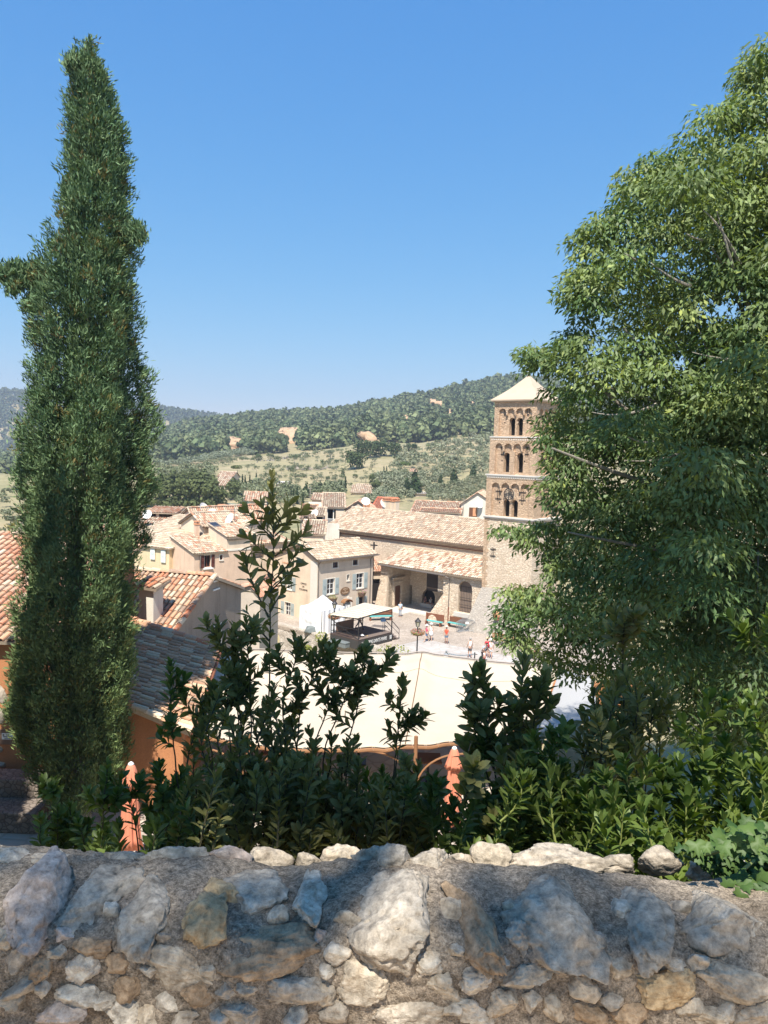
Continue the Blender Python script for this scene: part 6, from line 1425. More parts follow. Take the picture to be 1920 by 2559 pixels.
# ------------------------------------------------------------------ big hackberry at the right
TREE=[FF(*p) for p in ((1700,90),(1640,118),(1605,150),(1596,190),(1560,240),(1510,258),(1560,285),(1480,318),(1400,345),(1345,385),(1338,445),(1275,478),(1245,525),(1262,575),(1218,612),(1214,655),(1240,690),(1235,728),(1180,738),(1130,768),(1150,805),(1185,842),(1215,868),(1190,905),(1165,940),(1168,965),(1190,1000),(1182,1050),(1170,1085),(1205,1130),(1070,1142),(1082,1180),(1120,1208),(1185,1235),(1090,1290),(1078,1352),(1105,1402),(1135,1432),(1215,1470),(1240,1440),(1300,1490),(1380,1560),(1480,1640),(1600,1700),(1800,1720),(1850,200))]
TD=14.5
big=thing('hackberry_tree','large leafy tree with drooping lance leaves filling the right side, in front of the tower','tree',(8.4,14.5,float(height(8.4,14.5))))
def big_tree():
    r=np.random.default_rng(21); P_=np.array(TREE)
    # clump centres: spread over the outline, then off the right border as well
    cs=[]; tries=0
    while len(cs)<720 and tries<120000:
        tries+=1
        x=r.uniform(1200,2600); y=r.uniform(60,2000)
        if x<2080:
            if not in_poly(np.array([x]),np.array([y]),P_)[0]: continue
            # distance to the outline
            a=P_; b=np.roll(P_,-1,0); ab=b-a; t=np.clip(((np.array([x,y])-a)*ab).sum(1)/(ab*ab).sum(1),0,1); d=np.hypot(*(a+ab*t[:,None]-[x,y]).T).min()
            if d<13: continue
            rad=min(95,max(36,d*1.02))
        else:
            if y<130 or y>1700: continue
            d=300; rad=95
        dep=TD+r.normal()*min(1.5,.35+d/300)
        if any(abs(x-c[0])<.62*(rad+c[3])*.5 and abs(y-c[1])<.52*(rad+c[3])*.5 and abs(dep-c[2])<1.0 for c in cs): continue
        cs.append((x,y,dep,rad))
    for (x,y) in ((1150,775),(1175,790),(1200,775),(1160,800),(1140,772),(1240,600),(1232,640),(1250,660),(1255,530),(1290,492),(1350,425),(1362,392),(1410,352),(1490,312),(1530,264),(1552,277),(1612,172),(1632,132),(1655,110),(1192,858),(1188,920),(1180,962),(1195,1010),(1186,1062),(1085,1152),(1108,1160),(1140,1168),(1172,1150),(1105,1290),(1092,1330),(1098,1372),(1120,1402),(1150,1432),(1212,1462),(1252,1450),(1230,735),(1265,560),(1208,1130),(1300,1500),(1350,1540)):
        x,y=FF(x,y); cs.append((x+6,y,TD-.2+r.normal()*.35,r.uniform(36,50)))
    # sky gaps seen through the crown
    gaps=[(1700,905,38),(1560,720,26),(1812,765,60),(1490,862,36),(1390,760,14),(1650,640,18),(1330,1395,34),(1352,1345,18)]
    ps=[];ax=[];nr=[];LL=[];cc=[];tw=[]
    core=P((1900,1150),TD+.5)
    for (x,y,dep,rad) in cs:
        c=P((x,y),dep); R_=rad*dep/FPX*1.12; n=int(470*(R_/.62)**2); n=max(56,min(n,680))
        if r.uniform()<.9:
            d=unit(r.normal(size=(n,3))); d[:,2]=np.where(d[:,2]<-.35,-d[:,2],d[:,2]); rr=R_*r.uniform(.25,1.05,n)**.55
            p=c+d*rr[:,None]*np.array([1.1,1.1,.74])
            px,py=proj(p); ok=np.ones(n,bool)
            for gx,gy,gr in gaps: ok&=~((((px-gx)*(.7+.5*(gr%3)/2))**2+(py-gy)**2<(gr*r.uniform(.25,1.05,n))**2)&(r.uniform(0,1,n)<.9))
            p=p[ok]; d=d[ok]; n=len(p)
            # leaves hang in fans of a few along drooping twigs
            a=d*np.array([.75,.75,.25])+np.array([0,0,-.72])+r.normal(size=(n,3))*.42
            ps.append(p); ax.append(a); nr.append(d+np.array([0,-.1,.5])+r.normal(size=(n,3))*.55); LL.append(r.uniform(.095,.155,n))
            base=tint(1,(.092,.152,.055),(.235,.290,.108),r)[0]; k=tint(n,base*.8,base*1.25,r,.22); yel=r.uniform(0,1,n)<.05; k[yel]=k[yel]*[1.5,1.35,.9]; cc.append(k)
        # twigs toward the core of the crown
        if r.uniform()<.55:
            e=c+(core-c)*r.uniform(.12,.3); mid=(c+e)/2+np.array([0,0,r.uniform(-.1,.2)]); twig=MB(); twig.tube([c,mid,e],[.008,.016,.026],4); tw.append(twig)
    # hanging outer sprays along the left outline
    p=np.concatenate(ps); 
    blades('leaves',p,np.concatenate(ax),np.concatenate(nr),np.concatenate(LL),.37,np.concatenate(cc),M['leaf_tree'],big,droop=.06)
    [q.build('twig',M['bark'],big) for q in tw[:80]]
    m=MB(); b=np.array([8.4,14.5,height(8.4,14.5)-.3])
    m.tube([b,b+[.1,0,3.],b+[-.1,.2,6.5],b+[0,.1,10.],b+[.2,.3,13.5]],[.42,.34,.30,.22,.08],10); m.build('trunk',M['bark'],big)
    for (a,mid,e,w) in (((1850,660),(1800,555),(1758,525),.032),((1840,690),(1815,610),(1790,520),.030),((1725,715),(1680,700),(1625,655),.032),((1755,600),(1730,595),(1712,580),.024),((1590,650),(1575,640),(1560,632),.02),((1640,1010),(1560,1050),(1480,1030),.028),((1900,900),(1820,905),(1730,880),.03),((1700,1130),(1640,1160),(1560,1150),.026),((1950,1250),(1760,1060),(1560,820),.10),((1960,1350),(1750,1180),(1420,900),.10),((1990,1000),(1850,760),(1800,560),.08),((1950,1300),(1650,1230),(1380,1120),.08),((1960,1420),(1700,1390),(1420,1330),.07),((1980,1500),(1750,1530),(1480,1480),.06),((1900,900),(1835,700),(1780,620),.05),((1990,800),(1930,540),(1900,330),.07),((1760,1060),(1640,990),(1480,960),.045),((1800,760),(1730,700),(1650,640),.04)):
        fr_=w<.04; A,B_,E_=P(a,TD-1.5 if fr_ else TD+.6),P(mid,TD-1.9 if fr_ else TD-.5+r.uniform(-.6,.3)),P(e,TD-1.7 if fr_ else TD-1.2+r.uniform(-.5,.8)); m=MB()
        pts=[A*(1-t)**2+B_*2*t*(1-t)+E_*t*t for t in np.linspace(0,1,9)]
        m.tube(pts,[w*(1-.8*t) for t in np.linspace(0,1,9)],6); m.build('limb',M['bark'],big)
big_tree()
# ------------------------------------------------------------------ laurel shrubs behind the parapet
def sprout(acc, stem, pts, r, n0, L=(.062,.098), top_frac=1., dark=True, open_=.8, w0=.006, gap=0., ratio=(.34,.44), palette=None, whorl=True):
    "pts: 3D polyline from base to tip; leaves spiral over the upper part"
    n=int(n0*1.45); pts=np.array(pts); d=np.r_[0,np.cumsum(np.linalg.norm(np.diff(pts,axis=0),axis=1))]; T=d[-1]
    at=lambda s: np.array([np.interp(s,d,pts[:,i]) for i in range(3)])
    ns=max(4,int(T/.06)); ss=np.linspace(0,T,ns); stem.tube([at(s)+(r.normal(size=3)*.002) for s in ss],[w0*(1.15-.8*s/T) for s in ss],5)
    s=T-(T*top_frac)*(np.linspace(0,1,n)**1.25)*(1-gap); s=np.clip(s+r.normal(size=n)*.006,0,T)
    p=np.stack([np.interp(s,d,pts[:,i]) for i in range(3)],-1); tang=unit(np.stack([np.interp(np.minimum(s+.03,T),d,pts[:,i])-np.interp(np.maximum(s-.03,0),d,pts[:,i]) for i in range(3)],-1))
    g=np.arange(n)*2.39996+r.uniform(0,6); x=unit(np.cross(tang,np.array([.3,.9,.1]))); y=np.cross(tang,x)
    o=x*np.cos(g)[:,None]+y*np.sin(g)[:,None]; k=((T-s)/max(T*top_frac,1e-6))
    op=(open_*(.45+.75*np.clip(k*2.2,0,1)))[:,None]*r.uniform(.75,1.25,(n,1))
    ax=tang*(1.1-.25*op)+o*op*.95+r.normal(size=(n,3))*.16
    nrm=tang*.9-o*.35+r.normal(size=(n,3))*.25
    ln=r.uniform(L[0],L[1],n)*np.where(k<.08,.62,1.)
    a,b=palette or ((.032,.050,.018),(.060,.085,.025))
    col=tint(n,a,b,r,.2)
    if palette is None:
        yy=r.uniform(0,1,n)<.03; col[yy]=tint(int(yy.sum()),(.16,.14,.03),(.22,.17,.05),r)
    acc.append((p,ax,nrm,ln,r.uniform(ratio[0],ratio[1],n),col))
def finish(t, acc, stem, stemmat):
    p,a,nr,L,ra,c=[np.concatenate([q[i] for q in acc]) for i in range(6)]
    laurel_leaves('leaves',p,a,nr,L,ra,c,M['leaf_laurel'],t); stem.build('stems',stemmat,t)
def px_line(pl, D, dD=0.):
    n=len(pl); return [P(p,D+dD*i/(n-1)) for i,p in enumerate(pl)]
SHADE_LIFT=((.180,.170,.062),(.250,.235,.090)); MID=((.085,.125,.030),(.135,.175,.044)); BRIGHT=((.085,.135,.028),(.150,.200,.045))  # shrubs in shade get a paler leaf colour that lifts them
def shrub(label, D, mains, fill, seed, pal, stemmat='stem_dark', L=(.062,.098), nfill=30, group='laurel shrubs behind the stone parapet'):
    """mains: (pixel polyline base->tip, leaves, top fraction, side shoots).  fill: polygon in pixels the bushy body covers"""
    r=np.random.default_rng(seed); acc=[];stem=MB(); base=P(mains[0][0][0],D); bz=float(height(base[0],base[1]))
    t=thing('laurel_shrub',label,'shrub',(base[0],base[1],bz),group)
    for pl,n,tf,side in mains:
        L3=px_line(pl,D,r.uniform(-.1,.1)); b=L3[0]; b2=np.array([b[0]*.97+base[0]*.03,b[1]+.05,min(b[2]-.3,float(height(b[0],b[1]))-.05)])
        top_=side==0 and tf==.86
        sprout(acc,stem,([] if top_ else [b2])+L3,r,n,L,tf if top_ else tf*np.linalg.norm(L3[-1]-L3[0])/max(np.linalg.norm(L3[-1]-b2),.1)*1.0,w0=.0055 if top_ else .009,palette=pal)
        # side shoots
        A=np.array(L3); d=np.r_[0,np.cumsum(np.linalg.norm(np.diff(A,axis=0),axis=1))]
        for k in range(side):
            s=d[-1]*r.uniform(.30,.93)*.98; q=np.array([np.interp(s,d,A[:,i]) for i in range(3)]); g=k*2.4+r.uniform(0,1.2)
            ln=r.uniform(.12,.26)*(1.2-.5*s/d[-1]); e=q+np.array([cos(g)*.62,sin(g)*.45,.72])*ln; mid=(q+e)/2+np.array([cos(g)*.04,0,-.01])
            sprout(acc,stem,[q,mid,e],r,int(9+ln*50),L,.95,w0=.0045,palette=pal)
    if fill:
        poly=np.array(fill); n=0; x0,y0=poly.min(0); x1,y1=poly.max(0)
        while n<nfill:
            x,y=r.uniform(x0,x1),r.uniform(y0,y1)
            if not in_poly(np.array([x]),np.array([y]),poly)[0]: continue
            n+=1; dd=D+r.normal()*.22; tip=P((x,y),dd); ln=r.uniform(.22,.46); g=r.uniform(0,2*pi); b=tip+np.array([cos(g)*.10,sin(g)*.10,-ln])
            sprout(acc,stem,[b,(b+tip)/2+r.normal(size=3)*.015,tip],r,int(r.integers(16,27)),L,.92,w0=.0055,palette=pal)
    finish(t,acc,stem,M[stemmat]); return t
f=lambda *a: [FF(*q) for q in a]
shrub('tallest laurel shoot, a straight dark stem standing up against the village roofs',5.0,
  [(f((590,1640),(582,1500),(584,1330),(592,1180),(588,1030)),46,.62,0),([(684, 1350),(650, 1312),(615, 1275)],15,.86,0),([(688, 1340),(722, 1302),(765, 1272)],16,.86,0),([(686, 1330),(668, 1290),(655, 1262)],10,.86,0),([(688, 1325),(705, 1290),(722, 1262)],10,.86,0),([(684, 1400),(650, 1372),(613, 1338)],12,.86,0),([(688, 1390),(725, 1362),(764, 1330)],13,.86,0),([(684, 1450),(720, 1412),(752, 1372)],11,.86,0),([(682, 1440),(655, 1418),(625, 1402)],8,.86,0),([(672, 1540),(640, 1480),(610, 1395)],17,.86,0),([(674, 1530),(705, 1480),(722, 1440)],8,.86,0),([(672, 1600),(640, 1560),(618, 1530)],8,.86,0),([(676, 1480),(705, 1448),(742, 1412)],9,.86,0)],None,101,SHADE_LIFT,L=(.080,.118))
shrub('dark bushy laurel left of the tallest shoot, its crown over the streaked gable',4.8,
  [(f((500,1640),(490,1500),(478,1400),(470,1345)),40,.7,6),(f((545,1620),(540,1470),(532,1340)),40,.7,6),(f((520,1600),(505,1450),(505,1365)),34,.7,5),(f((460,1640),(440,1540),(425,1490)),26,.7,4)],f((395,1610),(450,1480),(520,1400),(600,1440),(640,1600),(640,1760),(400,1760)),102,SHADE_LIFT,nfill=40)
shrub('spreading dark laurel right of the tallest shoot, leafy tips over the cream sail',4.9,
  [(f((640,1650),(650,1520),(690,1430),(700,1385)),34,.6,6),(f((660,1660),(710,1530),(760,1440),(790,1405)),40,.62,7),(f((740,1650),(770,1540),(785,1460),(783,1400)),36,.55,6),(f((700,1620),(750,1500),(820,1455),(852,1425)),34,.55,5),(f((620,1640),(610,1520),(640,1420),(635,1370)),34,.7,5)],f((560,1640),(600,1560),(680,1560),(800,1600),(790,1760),(560,1790)),103,SHADE_LIFT,nfill=26)
shrub('single thin laurel shoot with two leafy tips in front of the cream sail',5.0,
  [(f((838,1800),(850,1690),(856,1620),(872,1465)),34,.52,3),(f((856,1640),(872,1585),(915,1545)),20,.7,2)],f((800,1820),(810,1690),(870,1640),(930,1700),(950,1830)),104,SHADE_LIFT,nfill=30)
shrub('laurel with broad dark leaves fanned over the right part of the cream sail',4.4,
  [(f((1085,1760),(1065,1640),(1050,1540),(1040,1440)),40,.62,5),(f((1100,1760),(1110,1640),(1125,1530),(1132,1420)),36,.6,4),(f((1070,1740),(1040,1620),(1010,1530)),24,.6,3),(f((1110,1720),(1150,1600),(1165,1480)),28,.6,4)],f((1000,1700),(1040,1570),(1160,1570),(1210,1700),(1150,1790),(1000,1790)),105,SHADE_LIFT,L=(.085,.125),nfill=15)
shrub('low laurel in front of the left parasol, brightened by the sun',4.6,
  [(f((300,1830),(290,1760),(262,1690)),24,.8,3),(f((360,1830),(350,1720),(345,1650)),26,.8,4),(f((220,1840),(225,1740),(232,1650)),26,.75,4),(f((385,1700),(370,1560),(368,1435)),44,.55,4)],f((180,1850),(215,1770),(300,1790),(340,1700),(400,1660),(430,1780),(420,1850)),106,MID,nfill=36)
shrub('small dark laurel at the foot of the cypress, left end of the row',5.2,
  [(f((130,1860),(120,1790),(112,1705)),28,.8,5),(f((170,1860),(160,1800),(150,1740)),22,.8,4)],f((70,1860),(90,1740),(170,1740),(200,1860)),107,MID,nfill=26)
shrub('deep shaded laurel mass below the tallest shoot, in the middle of the row',4.5,
  [(f((480,1830),(500,1740),(505,1650)),24,.7,4),(f((640,1830),(650,1730),(660,1640)),26,.7,5)],f((400,1840),(420,1680),(520,1620),(700,1640),(740,1760),(720,1850)),108,SHADE_LIFT,nfill=100)
shrub('laurel with light gaps at its foot, between the middle mass and the right parasol',4.7,
  [(f((760,1850),(770,1740),(775,1640)),28,.75,4),(f((880,1850),(890,1760),(905,1655)),28,.75,5)],f((700,1840),(720,1660),(860,1690),(950,1680),(960,1800),(840,1800),(800,1790)),109,SHADE_LIFT,nfill=60)
shrub('low loose laurel hiding the edge of the terrace, left of the right parasol',5.3,
  [(f((830,1850),(835,1760),(838,1680)),24,.8,3)],f((700,1850),(720,1690),(800,1660),(940,1670),(950,1760),(945,1850)),121,MID,nfill=60)
shrub('low laurel with fresh leaves in front of the ochre wall, right of the left parasol',5.4,
  [(f((410,1850),(405,1760),(402,1680)),24,.8,3)],f((330,1850),(345,1700),(420,1640),(520,1660),(560,1850)),122,MID,nfill=52)
shrub('loose laurel filling the gap between the right parasol and the dark spire',4.6,
  [(f((1180,1850),(1170,1740),(1165,1640)),24,.7,3)],f((1020,1850),(1060,1690),(1180,1600),(1290,1640),(1330,1850)),123,MID,nfill=64)
shrub('laurel in front of the right parasol with one bare yellowish stem',4.3,
  [(f((1045,1820),(1050,1720),(1042,1580)),26,.30,3),(f((940,1850),(935,1770),(925,1700)),24,.8,4),(f((1010,1850),(1022,1790),(1030,1730)),24,.8,3)],f((930,1860),(945,1790),(1000,1780),(1030,1700),(1110,1760),(1120,1860)),110,MID,'stem',nfill=42)
shrub('laurel lit by patches of sun, right of the right parasol',4.0,
  [(f((1150,1850),(1140,1750),(1130,1640)),26,.6,4),(f((1235,1840),(1225,1740),(1220,1660)),24,.7,4),(f((1200,1850),(1205,1700),(1190,1580)),30,.6,4)],f((1090,1860),(1110,1680),(1210,1640),(1290,1720),(1300,1860)),111,MID,'stem',nfill=46)
shrub('tall dark laurel spire rising against the big tree',4.3,
  [(f((1360,1830),(1352,1650),(1345,1450),(1350,1310)),64,.72,9),(f((1400,1640),(1410,1540),(1415,1480)),22,.8,3),(f((1300,1640),(1290,1560),(1280,1490)),22,.8,3)],f((1240,1620),(1290,1500),(1350,1450),(1420,1480),(1440,1560),(1340,1660)),112,SHADE_LIFT,nfill=32)
shrub('sunlit yellow-green laurel at the foot of the dark spire, beside the top stones',3.7,
  [(f((1370,1850),(1362,1740),(1350,1640)),22,.6,4),(f((1290,1850),(1275,1760),(1262,1690)),22,.7,4),(f((1440,1850),(1430,1760),(1425,1670)),24,.7,4)],f((1220,1860),(1240,1720),(1330,1690),(1440,1700),(1480,1860)),113,BRIGHT,'stem',nfill=38)
shrub('bright laurel with bare green stems in front of the big tree, near the right end',3.8,
  [(f((1530,1800),(1515,1680),(1520,1560),(1535,1500)),24,.45,4),(f((1480,1830),(1490,1740),(1500,1660)),22,.7,4),(f((1580,1830),(1575,1730),(1580,1640)),24,.7,4)],f((1440,1850),(1470,1700),(1560,1650),(1630,1720),(1640,1840)),114,BRIGHT,'stem',nfill=40)
shrub('bright laurel branch leaning in from the right edge, above the ivy',3.6,
  [(f((1720,1480),(1660,1420),(1600,1365),(1575,1330)),20,.42,3),(f((1720,1720),(1670,1640),(1640,1560),(1625,1510)),22,.5,3),(f((1660,1840),(1650,1740),(1645,1650)),24,.7,4)],f((1600,1840),(1620,1680),(1680,1640),(1720,1700),(1720,1840)),115,BRIGHT,'stem',nfill=26)

# undergrowth on the slope to the right, below the big tree: ground cover nobody could count
r=np.random.default_rng(77); n=9000; y=r.uniform(5.2,15.,n); x=y*r.uniform(.12,.62,n); z=np.asarray(height(x,y))+r.uniform(0,.75,n)*np.clip((y-4)/4,.3,1.); p=np.stack([x,y,z],-1)
props(blades('undergrowth',p,r.normal(size=(n,3))*.7+np.array([0,-.2,.55]),r.normal(size=(n,3))*.5+np.array([0,-.3,1.]),r.uniform(.09,.17,n),.5,tint(n,(.06,.09,.03),(.13,.17,.05),r,.25),M['leaf_tree'],None),'low leafy undergrowth on the slope below the big tree','undergrowth',None,'stuff')
# ------------------------------------------------------------------ stone parapet in the foreground
WY0=1.86; HT=.15; EXP=3.2
def wall_top(x): return 16.282+.012*np.sin(x*5.1+.6)+.010*np.sin(x*11.3+1)-.035*smooth((x-.75)/.5)
def wall_surface(p, y_lo=1.2):
    "first hit of the view ray with the parapet profile"
    d=ray(p); 
    for y in np.arange(1.5,2.6,.002):
        q=CC+d*(y/d[1]); zt=prof_z(q[0],y)
        if q[2]<zt: return q
    return q
def prof_z(x,y):
    zt=float(wall_top(x)); 
    k=abs((y-2.07)/.22)
    if k>=1: return 15.3 if y<2 else 15.2
    return zt-HT+HT*max(0,1-k**EXP)**(1/EXP)
wall=thing('stone_parapet','thick rubble stone wall with rough mortar across the foreground','wall',(0,2.1,15.8))
xs=np.arange(-3.2,3.2,.0085); prof=[]
for z in np.arange(15.75,16.25,.0085): prof.append((1.85-.0,z-16.4))
for k in np.linspace(0,1,64): 
    a=pi*(1-k); c,s_=cos(a),sin(a); ex=2/EXP
    prof.append((2.07+.22*np.sign(c)*abs(c)**ex, -HT+HT*abs(s_)**ex))
for z in np.arange(16.2,15.1,-.03): prof.append((2.29,z-16.4))
prof=np.array(prof); tn=np.gradient(prof,axis=0); tn=unit(tn); nrm2=np.stack([-tn[:,1],tn[:,0]],-1)
nx,npf=len(xs),len(prof); V=np.empty((nx,npf,3))
for i,x in enumerate(xs):
    zt=float(wall_top(np.array(x)))
    for j in range(npf):
        y,z=prof[j][0],prof[j][1]+zt
        if j<npf-34:
            q=Vector((x,y,z)); n=mn.fractal(q*5.,.8,2.1,4)*.013+mn.fractal(q*24,.9,2.1,3)*.0062+mn.noise(q*95)*.0016
        else: n=0
        V[i,j]=(x,y+nrm2[j][0]*n,z+nrm2[j][1]*n)
k=np.arange(nx*npf).reshape(nx,npf); Q=np.stack([k[:-1,:-1],k[1:,:-1],k[1:,1:],k[:-1,1:]],-1).reshape(-1,4)
def m_mortar():
    k=NT('lime_mortar'); v=k.coords(); n1=k.noise(v,5,5,.65); n2=k.noise(v,60,5,.7); n3=k.noise(v,190,3)
    c=k.mix(k.ramp(n1,[(.3,0.),(.7,1.)]),(.205,.16,.115),(.32,.26,.195)); c=k.mix(k.ramp(k.noise(v,2.2,4,.6),[(.52,0.),(.72,.65)]),c,(.21,.18,.15))
    c=k.mix(.9,c,k.ramp(n2,[(.30,.12),(.70,.88)]),'OVERLAY'); c=k.mix(.5,c,k.ramp(n3,[(.35,.2),(.65,.8)]),'OVERLAY')
    return k.fin(k.principled(c,.97,k.bump(k.mix(.5,n2,n3),1.,.012),0,.05))
def m_rock(name,c1,c2,c3):
    k=NT(name); v=k.coords(); n1=k.noise(v,6,6,.68); n2=k.noise(v,34,5,.7); 
    c=k.mix(k.ramp(n1,[(.32,0.),(.66,1.)]),c1,c2); c=k.mix(k.ramp(k.noise(v,11,5,.7),[(.54,0.),(.70,.75)]),c,c3)
    c=k.mix(.8,c,k.ramp(n2,[(.28,.15),(.72,.85)]),'OVERLAY')
    return k.fin(k.principled(c,.92,k.bump(n2,1.,.010),0,.08))
np_mesh('mortar',V.reshape(-1,3),quads=Q,cols=np.ones((nx*npf,3)),mat=m_mortar(),parent=wall,smooth=True)
RM={'g':m_rock('grey_limestone',(.30,.25,.19),(.445,.38,.30),(.21,.16,.11)),'w':m_rock('pale_limestone_rock',(.41,.35,.27),(.55,.48,.385),(.29,.215,.14)),'y':m_rock('yellow_limestone',(.37,.26,.14),(.47,.35,.21),(.28,.17,.08)),'b':m_rock('brown_tufa',(.27,.19,.12),(.42,.30,.19),(.16,.10,.06)),'t':m_rock('tan_limestone',(.36,.295,.215),(.47,.395,.30),(.28,.205,.13)),'p':m_rock('pinkish_limestone',(.38,.30,.245),(.50,.42,.355),(.30,.20,.135))}
ST=[]
for a in ((165,240,300,330,'p',-10),(425,235,215,240,'g',30),(645,295,215,285,'g',-15),(880,335,205,205,'y',10),(955,215,110,150,'y',-40),(1100,240,250,160,'g',15),(1335,255,130,225,'w',-5),(1165,485,350,185,'b',-6),(760,550,330,140,'t',12),(190,540,120,125,'b',-20),(355,568,155,100,'w',-25),(1460,487,100,88,'w',0),(1632,512,92,66,'w',0),(872,672,150,140,'b',20),(350,672,180,125,'w',-10),(110,622,200,62,'g',-25),(1290,640,290,140,'g',-6),(1068,640,84,66,'t',0),(722,700,115,100,'w',-30),(545,755,155,120,'w',0),(280,752,210,100,'p',-20),(1570,625,200,165,'t',15),(70,512,75,105,'g',0),(1380,410,56,50,'p',0),(405,470,150,110,'b',0),(1062,740,170,110,'g',10),(1280,762,105,80,'w',0),(285,405,95,80,'p',-20),(1515,352,110,55,'t',10),(515,525,100,90,'b',30),(560,630,120,110,'b',0),(60,690,90,80,'t',0),(1440,740,120,90,'g',0)): ST.append((B6(a[0],a[1]),a[2]*.5783,a[3]*.5783,a[4],a[5]))
for a in ((50,285,370,300,'g',-5),(395,355,180,330,'b',-22),(745,345,370,330,'g',5),(905,455,125,100,'g',0),(1135,345,190,310,'g',12),(1430,345,330,235,'g',12),(185,540,165,110,'w',10),(240,625,180,120,'t',20),(405,605,150,105,'w',-5),(620,592,205,115,'t',-10),(770,548,100,52,'g',0),(862,642,135,95,'t',10),(1190,640,255,145,'y',-8),(1350,522,95,80,'w',0),(1530,612,360,140,'t',12),(395,742,190,100,'w',10),(505,705,125,125,'t',30),(130,755,270,115,'g',5),(890,748,130,90,'b',0),(1080,745,150,110,'b',0),(1600,745,170,120,'g',0),(590,405,125,125,'g',0),(730,730,90,90,'t',0),(1400,760,180,80,'t',0)): ST.append((B7(a[0],a[1]),a[2]*.5783,a[3]*.5783,a[4],a[5]))
for a in ((480,300,70,60,'w',0),(250,480,90,70,'t',0),(560,420,90,70,'w',10),(700,420,70,60,'g',0),(650,560,80,60,'w',0),(900,560,90,70,'t',0),(980,640,90,70,'g',0),(1200,330,80,60,'t',0),(20,430,90,80,'t',0),(1420,560,70,55,'w',0),(1400,660,100,80,'t',10),(450,690,80,60,'w',0),(180,640,70,60,'w',0),(640,760,110,80,'t',0),(800,770,120,80,'g',0),(960,760,90,80,'w',0)): ST.append((B6(a[0],a[1]),a[2]*.5783,a[3]*.5783,a[4],a[5]))
for a in ((300,300,110,80,'t',0),(300,480,80,60,'w',0),(500,520,80,60,'w',0),(560,300,80,60,'t',0),(1020,300,90,70,'w',0),(1010,560,110,80,'t',10),(1280,300,80,60,'g',0),(1250,540,80,55,'w',0),(980,690,110,80,'g',0),(1330,720,120,80,'t',0),(1480,740,100,80,'w',0),(640,690,90,70,'w',0),(300,720,90,70,'w',0)): ST.append((B7(a[0],a[1]),a[2]*.5783,a[3]*.5783,a[4],a[5]))
TOPS=[]
for a in ((20,85,120,70,'w',0),(190,95,190,75,'g',0),(510,88,200,62,'t',0),(760,92,290,74,'g',0),(970,82,155,62,'p',0),(1155,86,160,60,'g',0),(1330,92,120,50,'g',0),(1470,72,125,72,'t',0),(1600,85,130,60,'g',0)): TOPS.append((B6(a[0],a[1]),a[2]*.5783,a[3]*.5783,a[4],a[5]))
for a in ((60,95,130,100,'g',0),(200,105,165,95,'g',0),(340,100,110,50,'t',0),(468,76,140,70,'t',0),(770,84,400,90,'g',0),(1030,90,120,50,'g',0),(1200,84,150,60,'g',0),(1420,130,180,80,'w',0),(1560,150,140,70,'t',0)): TOPS.append((B7(a[0],a[1]),a[2]*.5783,a[3]*.5783,a[4],a[5]))
for i,(p,w,h,mt,ang) in enumerate(ST+TOPS):
    q=wall_surface(p); dr=ray(p); sc=q[1]/dr[1]/FPX; dr=unit(dr); rx,rz=w*sc*.66,h*sc*.60; top=i>=len(ST)
    # surface frame: x along wall, tangent up the face, outward normal
    e=.01; g=(prof_z(q[0],q[1]+e)-prof_z(q[0],q[1]-e))/(2*e); g=max(-3,min(g,9.)); nrm=unit(np.array([0,-g,1.])); tg=np.cross(np.array([1.,0,0]),nrm); tg=-tg if tg[2]<0 else tg
    if top:
        nrm=unit(np.array([0,-.55,.85])); tg=np.array([0,.85,.55]); q=q+np.array([0,.03,-.016]); rz*=1.5; rx*=1.15
    else: rz/=max(.6,np.linalg.norm(tg-dr*(tg@dr)))
    ry=min(.085,max(.034,.6*min(rx,rz)))*(1.0 if not top else 1.5)
    Vr,Fr=rock(300+i,1,1,1,5 if w*h>4500 else 4,.17,13,.74)
    a=radians(-ang); X=Vr[:,0]*rx*cos(a)-Vr[:,2]*rz*sin(a); Z=Vr[:,0]*rx*sin(a)+Vr[:,2]*rz*cos(a); Y=Vr[:,1]*ry*1.25
    Vw=q-nrm*ry*.26+np.outer(X,[1.,0,0])+np.outer(Z,tg)+np.outer(Y,nrm)
    np_mesh('stone',Vw,tris=Fr,cols=np.ones((len(Vw),3)),mat=RM[mt],parent=wall,smooth=True)
